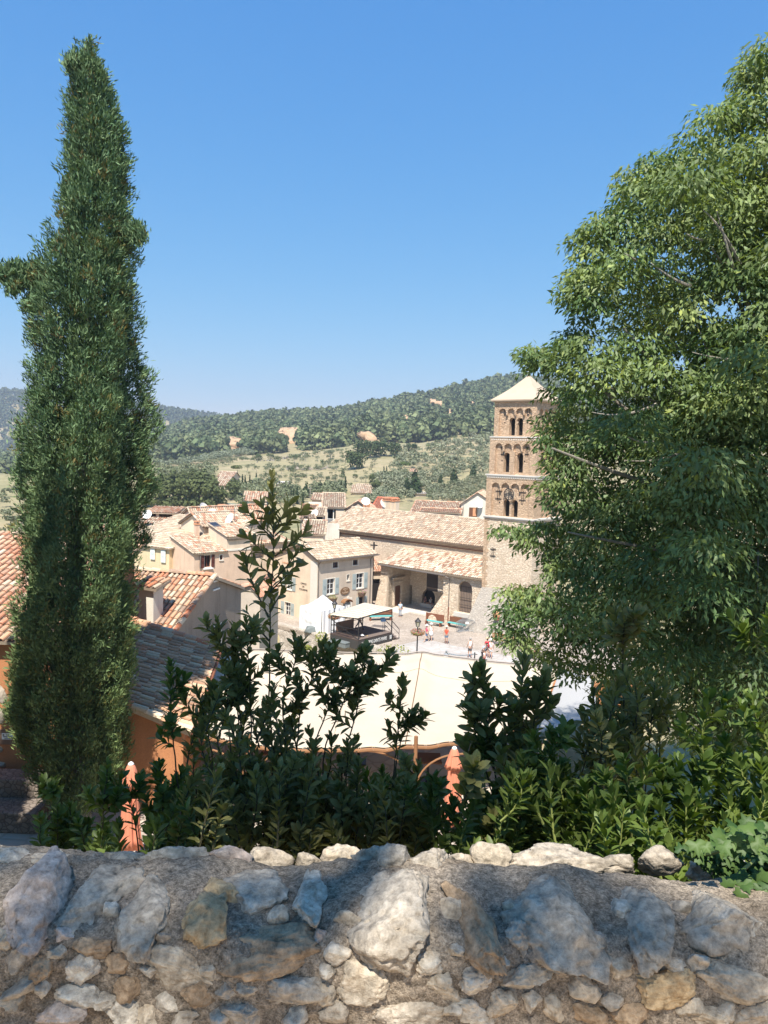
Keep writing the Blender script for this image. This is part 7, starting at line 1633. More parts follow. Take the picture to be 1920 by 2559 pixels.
# ------------------------------------------------------------------ ivy creeping over the right end
ivy=thing('ivy','ivy with pale veined leaves spilling over the right end of the parapet','ivy',(1.75,2.15,16.3)); r=np.random.default_rng(9)
def ivy_leaf_batch():
    out=[]; n=0
    poly=np.array([B7(*p) for p in ((1280,60),(1300,30),(1420,-30),(1700,-60),(1760,220),(1640,200),(1560,215),(1480,190),(1440,160),(1360,120))])
    out8=[(0,0),(.30,-.16),(.52,.02),(.36,.22),(.40,.48),(.16,.48),(0,.95),(-.16,.48),(-.40,.48),(-.36,.22),(-.52,.02),(-.30,-.16)]
    V=[];T=[];C=[]
    while n<230:
        x=r.uniform(1690,1990); y=r.uniform(2060,2240)
        if not in_poly(np.array([x]),np.array([y]),poly)[0]: continue
        n+=1; q=wall_surface((x,y)) if y>2120 else P((x,y),2.15+r.uniform(-.05,.35)); s=r.uniform(.028,.052)
        nv=unit(np.array([r.normal()*.35,-.75+r.normal()*.3,.8+r.normal()*.3])); up=unit(np.cross(nv,np.array([1.,r.normal()*.6,r.normal()*.5]))); rt=np.cross(up,nv); up=-up if r.uniform()<.75 else up
        c=q+nv*r.uniform(.012,.05); b=len(V); col=tint(1,(.040,.085,.022),(.090,.14,.035),r,.15)[0]
        V.append(c+up*s*.2+nv*s*.10); C.append(col*1.12)
        for (a,b_) in out8: V.append(c+rt*a*s*1.25+up*b_*s-nv*s*.10*(abs(a)+abs(b_-.3))); C.append(col)
        for k in range(12): T.append((b,b+1+k,b+1+(k+1)%12))
    np_mesh('leaves',np.array(V),tris=np.array(T),cols=np.array(C),mat=M['leaf_ivy'],parent=ivy)
ivy_leaf_batch(); m=MB()
for pl in (((1900,150),(1560,120),(1440,140),(1290,75)),((1800,60),(1600,90),(1500,175)),((1750,10),(1500,30),(1380,75))):
    pts=[wall_surface(B7(*p))+np.array([0,-.01,.012]) if B7(*p)[1]>2125 else P(B7(*p),2.25) for p in pl]; m.tube(pts,[.006]*len(pts),5)
m.build('stems',M['stem'],ivy)
# ------------------------------------------------------------------ tree behind the viewer: its crown dapples wall and shrubs
shade=thing('shade_tree','leafy tree behind the viewpoint whose crown dapples the parapet with shade','tree',(-3.6,-6.5,15.85))
def canopy(shade,SHADE,hr=(13.,18.),Rr=(.16,.30),ls=(.09,.15),dens=62,seed=31):
    r=np.random.default_rng(seed); ps=[];ds=[]
    # clumps hung along the sun's rays through shrubs and wall (shade of the photograph)
    tg=[]
    for x,y,D,n,rad in SHADE:
        for _ in range(n): tg.append((P((x+r.normal()*rad,y+r.normal()*rad),D),r.uniform(*hr)))
    for q,h in tg:
        c=q+SUND*h
        px,py=proj(c)
        R_=r.uniform(*Rr) if q[1]>3 else r.uniform(.075,.145); n=int(dens*(R_/.25)**2); d=unit(r.normal(size=(n,3))); ps.append(c+d*R_*r.uniform(.2,1,(n,1))); ds.append(d)
    p=np.concatenate(ps); d=np.concatenate(ds); n=len(p)
    px,py=proj(p); vis=((p-CC)@CR[:,2]<0)&(px>-60)&(px<1980)&(py>-60)&(py<2620); p=p[~vis]; d=d[~vis]; n=len(p)
    blades('leaves',p,d+r.normal(size=(n,3))*.5,r.normal(size=(n,3)),r.uniform(*ls,n),.5,tint(n,(.08,.12,.04),(.14,.18,.06),r),M['leaf_tree'],shade)
SHADE=[(640,1350,5.0,10,55),(560,1620,4.9,52,110),(700,1640,4.9,52,130),(850,1720,4.9,55,120),(1080,1780,4.4,40,130),(520,1850,4.7,44,120),(700,1950,4.6,42,140),(900,1950,4.6,38,120),(1120,1960,4.3,14,110),(1240,1760,4.4,16,100),(1545,1650,4.3,36,90),(1500,1800,4.3,10,90),
  (420,1950,4.7,10,90),(150,2060,5.1,18,90),(680,1450,5.,16,70),(1400,1950,4.,5,120),
  (60,2150,2.1,4,40),(235,2140,2.15,5,50),(430,2155,2.15,4,45),(620,2160,2.12,3,40),(600,2330,1.88,3,30),(250,2430,1.86,6,45),(650,2450,1.86,7,40),(560,2350,1.87,5,35),(780,2400,1.86,4,25),(60,2440,1.86,6,45),(1240,2420,1.86,5,30),(860,2150,2.1,5,45),(30,2480,1.85,4,40),(1295,2330,1.88,3,25),(1230,2190,2.06,4,40),(1420,2180,2.08,5,45),(1600,2220,2.0,2,30),(1530,2440,1.86,7,50),(1300,2400,1.87,5,35),(1640,2330,1.87,4,40),(1890,2390,1.86,4,40)]
canopy(shade,SHADE)
def wood(t,b,tips,w):
    b=np.array(b); m=MB(); top=b+[.2*w,.2*w,6*w]; m.tube([b,b+[.1,.1,3*w],top],[.30*w,.24*w,.16*w],9); m.build('trunk',M['bark'],t)
    for e in tips:
        m=MB(); a=b+[.12,.12,4.2*w]; e=np.array(e); m.tube([a,(a+e)/2+[0,0,.5],e],[.13*w,.08*w,.02],6); m.build('limb',M['bark'],t)
wood(shade,(-3.6,-6.5,15.6),((-3.,-4.,29.5),(-5.,-3.,28.5),(-1.5,-3.,30.),(-.2,-4.5,29.),(-3.8,-2.5,30.5),(-2.,-6.,30.)),1.5)
added_shade_tree=thing('hackberry_tree','tall unseen hackberry added at the right, to shade the lower crown of the big tree','tree',(8.6,2.6,15.))
canopy(added_shade_tree,[(1450,1450,13.2,5,80),(1620,1450,13.,7,100),(1750,1480,13.,9,110),(1880,1400,13.,8,120),(1600,1600,13.,18,110),(1780,1650,13.,24,130),(1500,1680,12.,14,100),(1900,1560,13.,14,120),(1650,1820,6.,4,80)],(12.5,16.),(.32,.60),(.12,.22),30,33)  # unseen tree, added to darken the lower right of the crown
wood(added_shade_tree,(8.6,2.6,14.8),((3.5,6.2,27.),(5.2,7.,27.4),(6.8,6.4,28.),(7.6,8.,26.),(4.5,4.2,27.)),1.75)
# ------------------------------------------------------------------ trees and houses of the valley
def crown_quads(r, lobes, n, size, jit=.45):
    "leaf-scale faces over a set of lobes (c, rx, rz): ragged outline, light tops"
    ps=[];ns=[]
    w=np.array([l[1]*l[1] for l in lobes]); w=w/w.sum()
    for (c,rx,rz),k in zip(lobes,w):
        m=max(6,int(n*k)); d=unit(r.normal(size=(m,3))); d[:,2]=np.where(d[:,2]<-.5,-d[:,2],d[:,2]); rad=r.uniform(.72,1.08,m)[:,None]
        ps.append(np.array(c)+d*rad*np.array([rx,rx,rz])); ns.append(d+r.normal(size=(m,3))*jit)
    p=np.concatenate(ps); nr=unit(np.concatenate(ns)); n=len(p)
    a=unit(np.cross(nr,r.normal(size=(n,3)))); b=np.cross(nr,a); s=(size*r.uniform(.6,1.35,n))[:,None]
    return np.stack([p-a*s*.5-b*s*.2,p+b*s*.5-a*s*.1,p+a*s*.5+b*s*.15,p-b*s*.45],1)
def lobes_of(kind, r, H):
    if kind=='pine': 
        return [((0,0,H*.62),H*.26,H*.26),((0,0,H*.30),H*.24,H*.22),((H*.12,0,H*.22),H*.2,H*.16),((-H*.12,.05*H,H*.2),H*.2,H*.16)]+[((cos(a)*H*.17,sin(a)*H*.17,H*(.52+.28*r.uniform())),H*.17,H*.15) for a in r.uniform(0,6.28,7)]+[((0,0,H*.86),H*.13,H*.12)]
    if kind=='oak': 
        return [((0,0,H*.48),H*.40,H*.36),((0,0,H*.2),H*.34,H*.18)]+[((cos(a)*H*.30,sin(a)*H*.30,H*(.40+.34*r.uniform())),H*.24,H*.20) for a in r.uniform(0,6.28,8)]
    if kind=='olive':
        return [((0,0,H*.58),H*.34,H*.30)]+[((cos(a)*H*.26,sin(a)*H*.26,H*(.48+.28*r.uniform())),H*.20,H*.18) for a in r.uniform(0,6.28,5)]
    if kind=='umbrella':
        return [((0,0,H*.78),H*.34,H*.17)]+[((cos(a)*H*.28,sin(a)*H*.28,H*(.74+.10*r.uniform())),H*.20,H*.12) for a in r.uniform(0,6.28,7)]
    if kind=='conifer':
        return [((r.normal()*H*.02,r.normal()*H*.02,H*(.10+.80*k/7)),H*.30*(1-.80*k/7),H*.14) for k in range(8)]
    if kind=='spire': return [((0,0,H*(.06+.86*k/8)),H*(.085*(1-.55*(k/8)**2)),H*.10) for k in range(9)]
KCOL={'pine':((.085,.105,.045),(.140,.160,.065)),'oak':((.050,.075,.034),(.085,.110,.046)),'olive':((.14,.155,.095),(.20,.215,.135)),'umbrella':((.06,.085,.03),(.10,.13,.045)),'conifer':((.035,.058,.026),(.06,.085,.036)),'spire':((.028,.048,.022),(.05,.075,.032)),'green':((.09,.13,.035),(.14,.18,.05))}
PROTO={}
def valley_tree(kind, pos, H, label, group, var, n=None, col=None, cat='tree'):
    key=(kind,var%3,n,col)
    names={'pine':'pine_tree','oak':'oak_tree','olive':'olive_tree','umbrella':'umbrella_pine','conifer':'conifer_tree','spire':'slim_cypress'}
    if key not in PROTO:
        r=np.random.default_rng(hash((kind,var%3))%10000 if False else (sum(map(ord,kind))*7+var%3)); q=crown_quads(r,lobes_of(kind,r,1.),n or 420,.085)
        V=q.reshape(-1,3); c=tint(len(q),*(KCOL[col or kind]),r,.25); 
        t=thing(names[kind],label,cat,pos,group); l=root_loc(t)
        cr=np_mesh('crown',V+l,quads=np.arange(len(V)).reshape(-1,4),cols=np.repeat(c,4,0),mat=M['leaf_far'],parent=t)
        m=MB(); m.tube([l,l+[.01,0,.3],l+[0,.01,.62]],[.035,.028,.012] if kind!='spire' else [.02,.015,.008],6); tr=m.build('trunk',M['bark'],t)
        PROTO[key]=(t,cr,tr)
    else:
        t0,cr,tr=PROTO[key]; t=t0.copy(); COL.objects.link(t); t.location=pos
        for o in (cr,tr): c=o.copy(); COL.objects.link(c); c.parent=t
        props(t,label,cat,group)
        if group is None and 'group' in t.keys(): del t['group']
    t.scale=(H,)*3 ; t.rotation_euler=(0,0,(var*1.7)%6.28); return t
def on_land(p):
    "where the view ray through p meets the land beyond the village"
    d=ray(p)
    for y in np.geomspace(112,1000,600):
        q=CC+d*(y/d[1])
        if q[2]<=float(height(q[0],y)): return q
    return q
def gpos(p): q=on_land(p); return (float(q[0]),float(q[1]),float(height(q[0],q[1]))-.15)
def Hof(p,h): return h*on_land(p)[1]/FPX
# cypress spires: (pixel foot, height px)
SP=[(A6(816,915),103,'left of the first pair beside the hillside villa'),(A6(838,912),96,'right of the first pair beside the hillside villa'),(A6(877,905),96,'standing alone right of the pair, darker'),(A6(930,918),118,'tallest on the left, just left of the laurel tip'),(A6(1203,1010),90,'first of the row right of the laurel tip'),(A6(1222,1030),92,'second of the row right of the laurel tip'),(A6(1240,1040),108,'third of the row right of the laurel tip'),(A6(1268,1060),150,'tallest of the row right of the laurel tip'),(A6(1318,1085),125,'last of the row, slightly apart'),(A6(1548,965),92,'alone in the field left of the cottage'),(A7(88,1100),95,'by the field edge above the small villa'),(A7(175,1108),118,'slim one left of the pale villa'),(A7(210,1090),128,'tall one next to the pale villa'),(A7(530,955),82,'left one of two in the olive field'),(A7(552,945),72,'right one of two in the olive field')]
for i,(p,h,w) in enumerate(SP): valley_tree('spire',gpos(p),Hof(p,h*.3012),'slim dark cypress '+w,'slim cypresses in the valley',i,260)
# pine grove above the roofs at the left
r=np.random.default_rng(17)
PG=[(130,1110,290),(215,1120,270),(300,1115,285),(380,1112,260),(455,1110,300),(540,1108,240),(600,1100,190),(90,1000,170),(170,960,150),(250,930,150),(330,920,140),(410,930,160),(500,960,190),(570,990,170),(20,1090,230),(640,1080,170)]
for i,(x,y,h) in enumerate(PG): p=A6(x,y); valley_tree('pine',gpos(p),Hof(p,h*.3012)*1.05,'olive-green pine of the dense grove above the left roofs','pines of the grove above the left roofs',i,900)
SG=[('pine',(740,1035),200,'broad dark pine right of the hillside villa',900),('umbrella',(775,845),115,'round-headed pine behind the hillside villa',700),('oak',(820,1115),95,'round dark bushy tree beside the pool',600),('oak',(945,720),90,'dark round tree at the lower forest edge left of the clay cliff',500),('oak',(1050,705),70,'grey-green round tree under the clay cliff',400),('oak',(1110,720),72,'second grey-green round tree under the clay cliff',400),('conifer',(1345,1000),130,'blue-green broad conifer in the field',600)]
for i,(k,q,h,l,n) in enumerate(SG): p=A6(*q); valley_tree(k,gpos(p),Hof(p,h*.3012),l,None,i,n,col='pine' if k=='umbrella' else None)
OK_=[((300,912),185,'big dark oak, foremost of the clump'),((420,810),160,'dark oak in the middle of the clump'),((500,800),150,'dark oak right of the middle of the clump'),((620,800),140,'dark oak with a wide crown right of the clump'),((760,775),95,'dark oak at the right end of the clump'),((350,800),150,'dark oak behind the foremost one')]
for i,(q,h,l) in enumerate(OK_): p=A7(*q); valley_tree('oak',gpos(p),Hof(p,h*.3012),l+' on the dry slope','oaks on the dry slope',i,900)
S7=[('umbrella',(695,950),115,'umbrella pine right of the two slim cypresses',600,None),('conifer',(790,1130),225,'very dark broad conifer beside the small shed',900,None),('conifer',(720,1120),160,'dark conifer left of the broadest one',700,None),('conifer',(810,850),85,'small dark conifer below the forest edge',400,None),('oak',(915,750),65,'bright green tree on the clearing below the cliffs',400,'green'),('pine',(430,1040),105,'dark pine above the pale villa',600,None),('pine',(465,1110),130,'yellow-green pine right of the pale villa',600,None),('conifer',(190,960),70,'flat dark pine in the field above the slim cypresses',400,None),('conifer',(1110,1030),150,'dark conifer left of the tower',700,None),('conifer',(1000,1060),120,'dark conifer between the shed and the tower',600,None),('conifer',(1270,980),130,'dark conifer close to the tower',600,None),('oak',(980,715),70,'round tree at the right edge of the clearing',400,None),('oak',(1050,715),80,'second round tree at the right edge of the clearing',400,None)]
for i,(k,q,h,l,n,c) in enumerate(S7): p=A7(*q); valley_tree(k,gpos(p),Hof(p,h*.3012),l,None,i,n,c)
# olives and small field trees: scattered in the photographed places
OL=[]
for (x,y) in ((650,750),(700,745),(600,765),(560,770),(860,785),(905,770),(935,795),(1040,775),(1015,800),(1080,850),(1130,860),(1140,815),(1215,820),(1240,820),(1260,775),(1345,805),(1430,880),(1470,880),(1525,880),(1580,885),(1440,705),(1490,755),(1530,750),(1600,740),(1550,675),(1340,700),(1310,730),(1250,720),(1220,885),(1265,895),(1400,880),(1480,940),(985,880),(1060,880)): OL.append(A6(x,y))
for (x,y) in ((30,900),(80,890),(140,880),(85,810),(440,905),(20,1085),(65,1010),(115,1020),(290,1010),(345,1010),(380,1010),(250,1060),(450,860)): OL.append(A7(x,y))
for i,p in enumerate(OL): valley_tree('olive',gpos(p),Hof(p,(52+20*((i*37)%5)/4)*.3012),'small grey-green olive tree in the dry field','olive trees in the dry fields',i,200,col='oak' if i%3==0 else None)
# rows of olives below the forest and the scrubby slope at the right: ground cover of trees as one mass each
def mass(name,label,pts,Hs,nq,cols,seed,size=.16,shape='olive'):
    r=np.random.default_rng(seed); Vs=[];Cs=[]
    for (x,y,z),H,cl in zip(pts,Hs,cols):
        q=crown_quads(r,lobes_of(shape if isinstance(shape,str) else shape[int(r.integers(0,len(shape)))],r,1.),nq,size)*H; Vs.append((q+np.array([x,y,z])).reshape(-1,3)); k=np.array(cl)*r.uniform(.78,1.25,(len(q),1)); Cs.append(np.repeat(k,4,0))
    V=np.concatenate(Vs); return props(np_mesh(name,V,quads=np.arange(len(V)).reshape(-1,4),cols=np.concatenate(Cs),mat=M['leaf_far']),label,'trees',None,'stuff')
VBOX=[(*A6(a,b),*A6(c,d)) for a,b,c,d in ((585,800,745,965),(815,1000,1020,1090),(1350,1000,1515,1095),(640,1045,790,1105),(1105,880,1190,905))]+[(*A7(a,b),*A7(c,d)) for a,b,c,d in ((250,1035,455,1130),(775,1085,895,1150),(735,905,805,945))]
def scatter(polys, n, seed, hmin, hmax, c1, c2):
    r=np.random.default_rng(seed); out=[];H=[];C=[]; 
    for poly in polys:
        poly=np.array(poly); x0,y0=poly.min(0); x1,y1=poly.max(0); k=0; tr=0
        while k<n and tr<n*30:
            tr+=1; x,y=r.uniform(x0,x1),r.uniform(y0,y1)
            if not in_poly(np.array([x]),np.array([y]),poly)[0]: continue
            if any(a<=x<=c and b<=y<=d+12 for a,b,c,d in VBOX): continue
            k+=1; g=gpos((x,y)); out.append(g); H.append(r.uniform(hmin,hmax)*g[1]/FPX); C.append(tint(1,c1,c2,r,.15)[0])
    return out,H,C
a=scatter([[A6(95,755),A6(300,735),A6(640,672),A6(880,640),A6(900,665),A6(640,705),A6(320,755),A6(110,770)]],330,1,15,22,(.15,.175,.115),(.24,.255,.175)); mass('olive_grove','grey-green olive grove along the lower edge of the forest',*a[:2],60,a[2],1)
a=scatter([[A7(720,760),A7(1000,730),A7(1430,620),A7(1420,960),A7(1150,980),A7(900,1060),A7(560,960)],[A7(420,1000),A7(700,960),A7(1180,1180),A7(500,1190)],[A7(240,1130),A7(560,1120),A7(640,1200),A7(500,1215)]],300,2,16,28,(.15,.17,.10),(.27,.275,.185)); mass('olive_slope','grey-green olives and scrub covering the slope left of the tower',*a[:2],60,a[2],2)
a=scatter([[A7(950,1080),A7(1380,960),A7(1380,1180),A7(1000,1190)]],260,3,11,22,(.15,.165,.095),(.25,.25,.16)); mass('scrub','low scrub on the stony bank left of the bell tower',*a[:2],50,a[2],3)
a=scatter([[(0,1240),(60,1230),(60,1395),(0,1395)]],26,4,18,32,(.11,.13,.07),(.18,.19,.12)); mass('left_scrub','grey-green scrub between the cypress and the left picture edge',*a[:2],80,a[2],4)
a=scatter([[A6(100,790),A6(620,790),A6(600,900),A6(100,900)],[A6(660,960),A6(1000,900),A6(1480,1000),A6(1500,1080),A6(700,1090)],[A6(1380,960),A6(1660,930),A6(1660,1010),A6(1400,1040)]],150,5,16,30,(.13,.15,.08),(.22,.235,.14)); mass('garden_trees','mixed garden trees and bushes between the villas',*a[:2],70,a[2],5)
a=scatter([[A6(480,700),A6(900,650),A6(1660,600),A6(1660,960),A6(1100,940),A6(620,800)],[A7(0,700),A7(420,690),A7(520,960),A7(0,980)]],75,6,7,15,(.13,.15,.08),(.24,.245,.155)); mass('field_bushes','small bushes and hedges dotting the dry fields',*a[:2],50,a[2],6)
a=scatter([[A6(470,720),A6(900,700),A6(905,712),A6(480,735)],[A6(900,770),A6(1600,775),A6(1600,790),A6(900,785)],[A6(1200,690),A6(1660,625),A6(1660,640),A6(1210,705)],[A6(1000,840),A6(1660,850),A6(1660,862),A6(1000,855)]],40,7,9,17,(.13,.15,.08),(.22,.23,.14)); mass('field_hedges','low hedges along the terrace edges of the dry fields',*a[:2],50,a[2],7)
for i_,(p0,p1,l) in enumerate((((1150,690),(1330,665),'upper pale dry-stone terrace wall at the edge of the field'),((1180,770),(1600,778),'long pale dry-stone terrace bank across the field'),((930,730),(1080,705),'short pale terrace bank below the grey-green trees'))):
    t=thing('terrace_bank',l,'wall',gpos(A6(*p0)),'terrace banks in the fields'); m=MB(); n_=16
    pts=[np.array(gpos(A6(lerp(p0[0],p1[0],k/n_),lerp(p0[1],p1[1],k/n_)+3*sin(k*1.3)))) for k in range(n_+1)]
    for k in range(n_): 
        a0,a1=pts[k],pts[k+1]; h0,h1=1.+.5*sin(k*2.1),1.+.5*sin((k+1)*2.1); m.hexa([a0,a1,a1+[0,1.2,0],a0+[0,1.2,0],a0+[0,0,h0],a1+[0,0,h1],a1+[0,1.2,h1],a0+[0,1.2,h0]])
    m.build('masonry',M['rubble'],t)
# forest of the hill: one mass
def forest():
    r=np.random.default_rng(55); n=9500; s=np.concatenate([r.uniform(-.52,.22,n),r.uniform(.22,.62,900)]); D=DB+(DR+25-DB)*r.uniform(0,1,len(s))**.9
    x=s*D; z=height(x,D); py=np.array(proj(np.stack([x,D,z],-1))).T
    px_,py_=py[:,0],py[:,1]; keep=np.ones(len(s),bool)
    for poly in CLIFFS:
        for dy in (2,9,17): keep&=~in_poly(px_,py_-dy,np.array(poly))
    keep&=~in_poly(px_,py_,np.array([A7(840,700),A7(1040,690),A7(1060,720),A7(830,860)]))
    x,D,z=x[keep],D[keep],z[keep]; n=len(x)
    H=r.uniform(6.2,11.,n)*np.where(r.uniform(0,1,n)<.08,1.25,1.)
    d=np.sqrt(0*x); Vs=[];Cs=[]
    protos=[]
    for k in range(10):
        rr=np.random.default_rng(200+k); q=crown_quads(rr,lobes_of(('pine','pine','oak','conifer','pine')[k%5],rr,1.),52,.27,.25); protos.append(q)
    pi_=r.integers(0,10,n)
    for k in range(10):
        i=np.where(pi_==k)[0]; q=protos[k]; V=(q[None]*H[i][:,None,None,None]+np.stack([x[i],D[i],z[i]-.3],-1)[:,None,None,:])
        cl=tint(len(i),(.095,.128,.062),(.185,.205,.100),r,.25); f=r.uniform(.8,1.22,(len(i),q.shape[0],1))
        Vs.append(V.reshape(-1,3)); Cs.append(np.repeat((cl[:,None,:]*f).reshape(-1,3),4,0))
    V=np.concatenate(Vs); props(np_mesh('forest',V,quads=np.arange(len(V)).reshape(-1,4),cols=np.concatenate(Cs),mat=M['leaf_far']),'dense pine and oak forest covering the long hill','forest',None,'stuff')
    n=3600; s=r.uniform(-.56,-.14,n); D=r.uniform(1080,DF+20,n); x=s*D; z=far_h(x,D); H=r.uniform(9,14,n); V=[];C=[]
    pi_=r.integers(0,10,n)
    for k in range(10):
        i=np.where(pi_==k)[0]; q=protos[k][::2]; V.append((q[None]*1.15*H[i][:,None,None,None]+np.stack([x[i],D[i],z[i]-.5],-1)[:,None,None,:]).reshape(-1,3)); cl=tint(len(i),(.085,.11,.06),(.13,.15,.075),r,.2); C.append(np.repeat(np.repeat(cl,len(q),0)*r.uniform(.85,1.18,(len(i)*len(q),1)),4,0))
    V=np.concatenate(V); props(np_mesh('far_forest',V,quads=np.arange(len(V)).reshape(-1,4),cols=np.concatenate(C),mat=M['leaf_far']),'bluish forest on the far hill behind the cypress','forest',None,'stuff')
CLIFFS=[[A6(*p) for p in q] for q in (((1130,490),(1275,485),(1292,545),(1280,605),(1230,610),(1185,612),(1165,560),(1128,520)),((672,600),(720,568),(770,580),(830,588),(848,575),(835,610),(760,628),(690,640),(672,625)),((1510,497),(1540,492),(1592,510),(1590,540),(1530,535)))]+[[A7(*p) for p in q] for q in (((885,368),(975,370),(1020,385),(1025,412),(980,400),(890,388)),((1025,470),(1050,455),(1085,490),(1110,550),(1175,595),(1160,612),(1110,585),(1080,540),(1030,515)),((665,490),(720,505),(750,550),(805,595),(755,598),(715,530),(670,515)),((1225,390),(1260,395),(1298,415),(1290,440),(1225,420)),((905,565),(940,575),(935,590),(905,590)),((320,675),(410,672),(412,690),(330,692)),((305,632),(328,632),(328,648),(308,648)))]
forest()
# bare clay cliffs in the forest: thick slabs of broken clay set into the slope
def m_cliff():
    k=NT('bare_clay'); v=k.coords(); c=k.mix(k.noise(v,.3,5,.7),(.48,.29,.165),(.60,.43,.28)); c=k.mix(.5,c,k.ramp(k.noise(v,1.2,4,.7),[(.3,.3),(.7,.7)]),'OVERLAY')
    return k.fin(k.principled(c,.95,k.bump(k.noise(v,.8,5,.7),.8,1.),0,.05))
M['cliff']=m_cliff()
for ci,poly in enumerate(CLIFFS):
    poly=np.array(poly); x0,y0=poly.min(0)-2; x1,y1=poly.max(0)+2; nx_=max(8,int((x1-x0)/1.6)); ny_=max(6,int((y1-y0)/1.6)); V={};Q=[];L=[]
    cen=on_land(tuple(poly.mean(0)))[1]
    for i in range(nx_+1):
        for j in range(ny_+1):
            x=x0+(x1-x0)*i/nx_; y=y0+(y1-y0)*j/ny_; xx=x+3*mn.noise(Vector((x*.12,y*.12,ci))); yy=y+3*mn.noise(Vector((x*.12,y*.12,ci+9)))
            ins=in_poly(np.array([xx]),np.array([yy]),poly)[0]
            D=cen-12+ (y1-y)*.9*1.0+mn.fractal(Vector((x*.10,y*.06,ci*3.)),.9,2.,4)*7; V[i,j]=len(L); L.append((P((x,y),D),ins))
    for i in range(nx_):
        for j in range(ny_):
            ids=[V[i,j],V[i+1,j],V[i+1,j+1],V[i,j+1]]
            if sum(L[k][1] for k in ids)>=3: Q.append(ids)
    if Q:
        VV=np.array([l[0] for l in L]); o=np_mesh('clay_cliff',VV,quads=np.array(Q),mat=M['cliff']); sd=o.modifiers.new('thick','SOLIDIFY'); sd.thickness=6; sd.offset=-1; props(o,kind='structure')
# stony bank left of the tower
# villas
def villa(name,label,pl,pr,D,ang,d,h,rise,mat='far_cream',pal=PAL_MIX,along='u',extra=None,wins=2):
    a=P(pl,D); W=Wall(a,ang); w=abs(W.uz(pr)[0]); z0=float(height(a[0],a[1]))-1.; hs=[]
    zt=a[2]
    for k in range(wins):
        u=w*(k+.6)/(wins+.2); hs.append((u-.45,u+.45,zt-1.9,zt-.7))
    t,W=house(name,label,a[:2],ang,w,d,min(z0,zt-h),zt,rise,.5,along,mat,pal,pitch=.5,row=.8,seg=2,over=.35,holes=hs,verge=False)
    for hq in hs:
        m=MB(); m.wbox(W,*hq,-.22,-.16); m.build('window',M['dark'],t)
    return t,W
def land_D(p): return float(on_land(p)[1])
d=land_D(A6(640,945)); villa('hillside_villa','villa with three stepped tile roofs among the pines, lowest wing',A6(595,905),A6(672,905),d,-8,6,3,1.5)
villa('villa_wing','middle wing of the stepped villa among the pines',A6(612,868),A6(700,862),d+10,-8,6,3,1.4); villa('villa_upper_wing','top wing of the stepped villa, with a small chimney',A6(615,833),A6(735,830),d+20,-8,6,3,1.5)
d=land_D(A6(930,1075)); villa('orange_villa','long villa with orange-pink tile roof left of the laurel tip',A6(828,1035),A6(1010,1045),d,4,7,3.2,2.0,'far_cream',PAL_RED+PAL_MIX[:6],wins=3)
d=land_D(A6(1430,1075)); villa('small_villa','small pink villa with white terrace wall right of the laurel tip',A6(1395,1025),A6(1492,1025),d,-4,6,4,1.4,'pink',PAL_MIX); q=P(A6(1365,1075),d-4); t=thing('garden_wall','white garden wall in front of the small pink villa','wall',(q[0],q[1],q[2]-1)); m=MB(); W=Wall(q,-2.); m.wbox(W,0,W.uz(A6(1500,1075))[0],q[2]-1.4,q[2]+.9,-.3,0); m.build('masonry',M['white_wall'],t)
d=land_D(A7(340,1115)); villa('pale_villa','pale villa with a low hipped tile roof above the veranda house',A7(262,1100),A7(440,1110),d,-4,8,3,1.9,'far_cream',PAL_CHURCH); villa('pale_villa_tower','raised middle part of the pale villa with its own small roof',A7(300,1065),A7(392,1068),d+5,-4,5,3,1.2,'far_cream',PAL_CHURCH,wins=1)
d=land_D(A7(840,1140)); villa('grey_shed','small grey shed with pale flat roof beside the broad dark conifer',A7(790,1108),A7(880,1110),d,-10,5,2.6,.35,'cream_grey',[(.62,.58,.52)],wins=1)
d=land_D(A7(780,935)); villa('field_house','tiny house with pink roof beside the umbrella pine',A7(748,930),A7(797,930),d,-6,5,2.6,1.1,'far_cream',PAL_RED,wins=1)
d=on_land(A6(220,505))[1]; villa('forest_villa','tiny pale villa high in the forest near the cypress',A6(197,482),A6(245,483),float(d)-25,-5,7,4,2.2,'far_cream',PAL_RED,wins=2)
villa('forest_villa_annex','second tiny building in the forest, right of the pale villa',A6(330,492),A6(378,490),float(d)-25,-5,5,3,1.,'far_cream',PAL_RED,wins=1)
d=land_D(A6(1160,925)); villa('white_hangar','white low building half hidden by olives behind the laurel tip',A6(1110,895),A6(1185,893),d,-3,5,2.4,.6,'white_wall',[(.7,.68,.64)],wins=0)
# swimming pool
q=gpos(A6(700,1072)); m=MB(); m.box((q[0],q[1],q[2]+.25),(10.,3.2,.2),radians(-4)); pw=thing('swimming_pool','pale turquoise swimming pool between the pines and the round dark bush','pool',(q[0],q[1],q[2])); m.build('pool_rim',M['white_stone'],pw); m=MB(); m.box((q[0],q[1],q[2]+.4),(9.4,2.8,.06),radians(-4)); m.build('water',m_plain('pool_water',(.16,.36,.36),.1,0,.1,.5,0,.6),pw)
# telephone poles
for p0,p1,l in ((A6(1378,1010),A6(1382,918),'thin wooden pole in the valley left of the small pink villa'),(A6(1465,975),A6(1466,930),'short wooden pole at the field edge')):
    a=gpos(p0); b=P(p1,a[1]); t=thing('telephone_pole',l,'pole',a,'poles in the valley'); m=MB(); m.tube([a,(a[0],a[1],b[2])],.11,6); m.build('pole',M['bark'],t); m=MB(); m.bar((a[0]-.6,a[1],b[2]-.5),(a[0]+.6,a[1],b[2]-.5),.1); m.build('cross_arm',M['bark'],t)
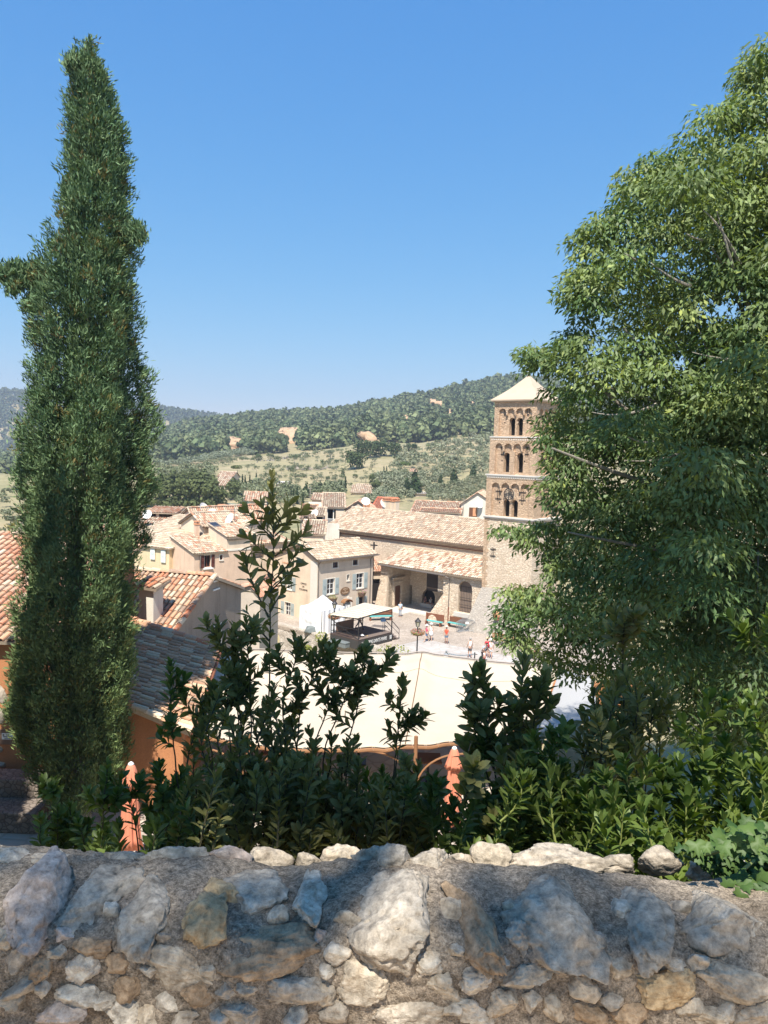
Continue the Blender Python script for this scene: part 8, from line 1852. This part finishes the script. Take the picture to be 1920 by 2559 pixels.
# ------------------------------------------------------------------ sun, sky, air
w=bpy.data.worlds.new('World'); SC.world=w; w.use_nodes=True; nt=w.node_tree; nt.nodes.clear()
sky=nt.nodes.new('ShaderNodeTexSky'); sky.sky_type='NISHITA'; sky.sun_disc=False; sky.sun_elevation=radians(SUN_EL)
sky.sun_rotation=atan2(SUND[0],SUND[1]); sky.altitude=600; sky.air_density=1.0; sky.dust_density=0; sky.ozone_density=4
bg=nt.nodes.new('ShaderNodeBackground'); bg.inputs['Strength'].default_value=.097; out=nt.nodes.new('ShaderNodeOutputWorld')
# a phone camera's rendering of that sky: milder brightening to the horizon, purer blue
sp=nt.nodes.new('ShaderNodeSeparateColor'); cb=nt.nodes.new('ShaderNodeCombineColor'); nt.links.new(sky.outputs[0],sp.inputs[0])
for i,(g_,k_) in enumerate(((1.26,.43),(.66,1.29),(.30,3.15))):
    pw=nt.nodes.new('ShaderNodeMath'); pw.operation='POWER'; pw.inputs[1].default_value=g_; ml=nt.nodes.new('ShaderNodeMath'); ml.operation='MULTIPLY'; ml.inputs[1].default_value=k_
    nt.links.new(sp.outputs[i],pw.inputs[0]); nt.links.new(pw.outputs[0],ml.inputs[0]); nt.links.new(ml.outputs[0],cb.inputs[i])
nt.links.new(cb.outputs[0],bg.inputs[0]); nt.links.new(bg.outputs[0],out.inputs[0])
ld=bpy.data.lights.new('sun','SUN'); ld.energy=5.0; ld.angle=radians(.53); ld.color=(1.,.95,.86); lo=bpy.data.objects.new('sun',ld); COL.objects.link(lo)
lo.rotation_euler=Vector(SUND).to_track_quat('Z','Y').to_euler(); lo.location=(-20,-30,60)
SC.view_settings.view_transform='Standard'; SC.view_settings.look='None'; SC.view_settings.exposure=.82; SC.view_settings.gamma=1
HAZE=True
if HAZE:
    m=MB(); zt=float(CZ+DF*.1+40); m.hexa([(-1900,-60,-48),(1900,-60,-48),(1900,2330,-48),(-1900,2330,-48),(-1900,-60,zt),(1900,-60,zt),(1900,2330,zt),(-1900,2330,zt)])
    k=NT('air'); pv=k.n('ShaderNodeVolumePrincipled'); pv.inputs['Color'].default_value=(.82,.90,1.,1); pv.inputs['Density'].default_value=.00034; pv.inputs['Anisotropy'].default_value=.2
    k.l(pv.outputs[0],k.out.inputs['Volume']); o=m.build('haze',k.m); props(o,kind='stuff')
SC.cycles.max_bounces=8; SC.cycles.volume_bounces=0; SC.cycles.transparent_max_bounces=8
SC.cycles.use_denoising=True
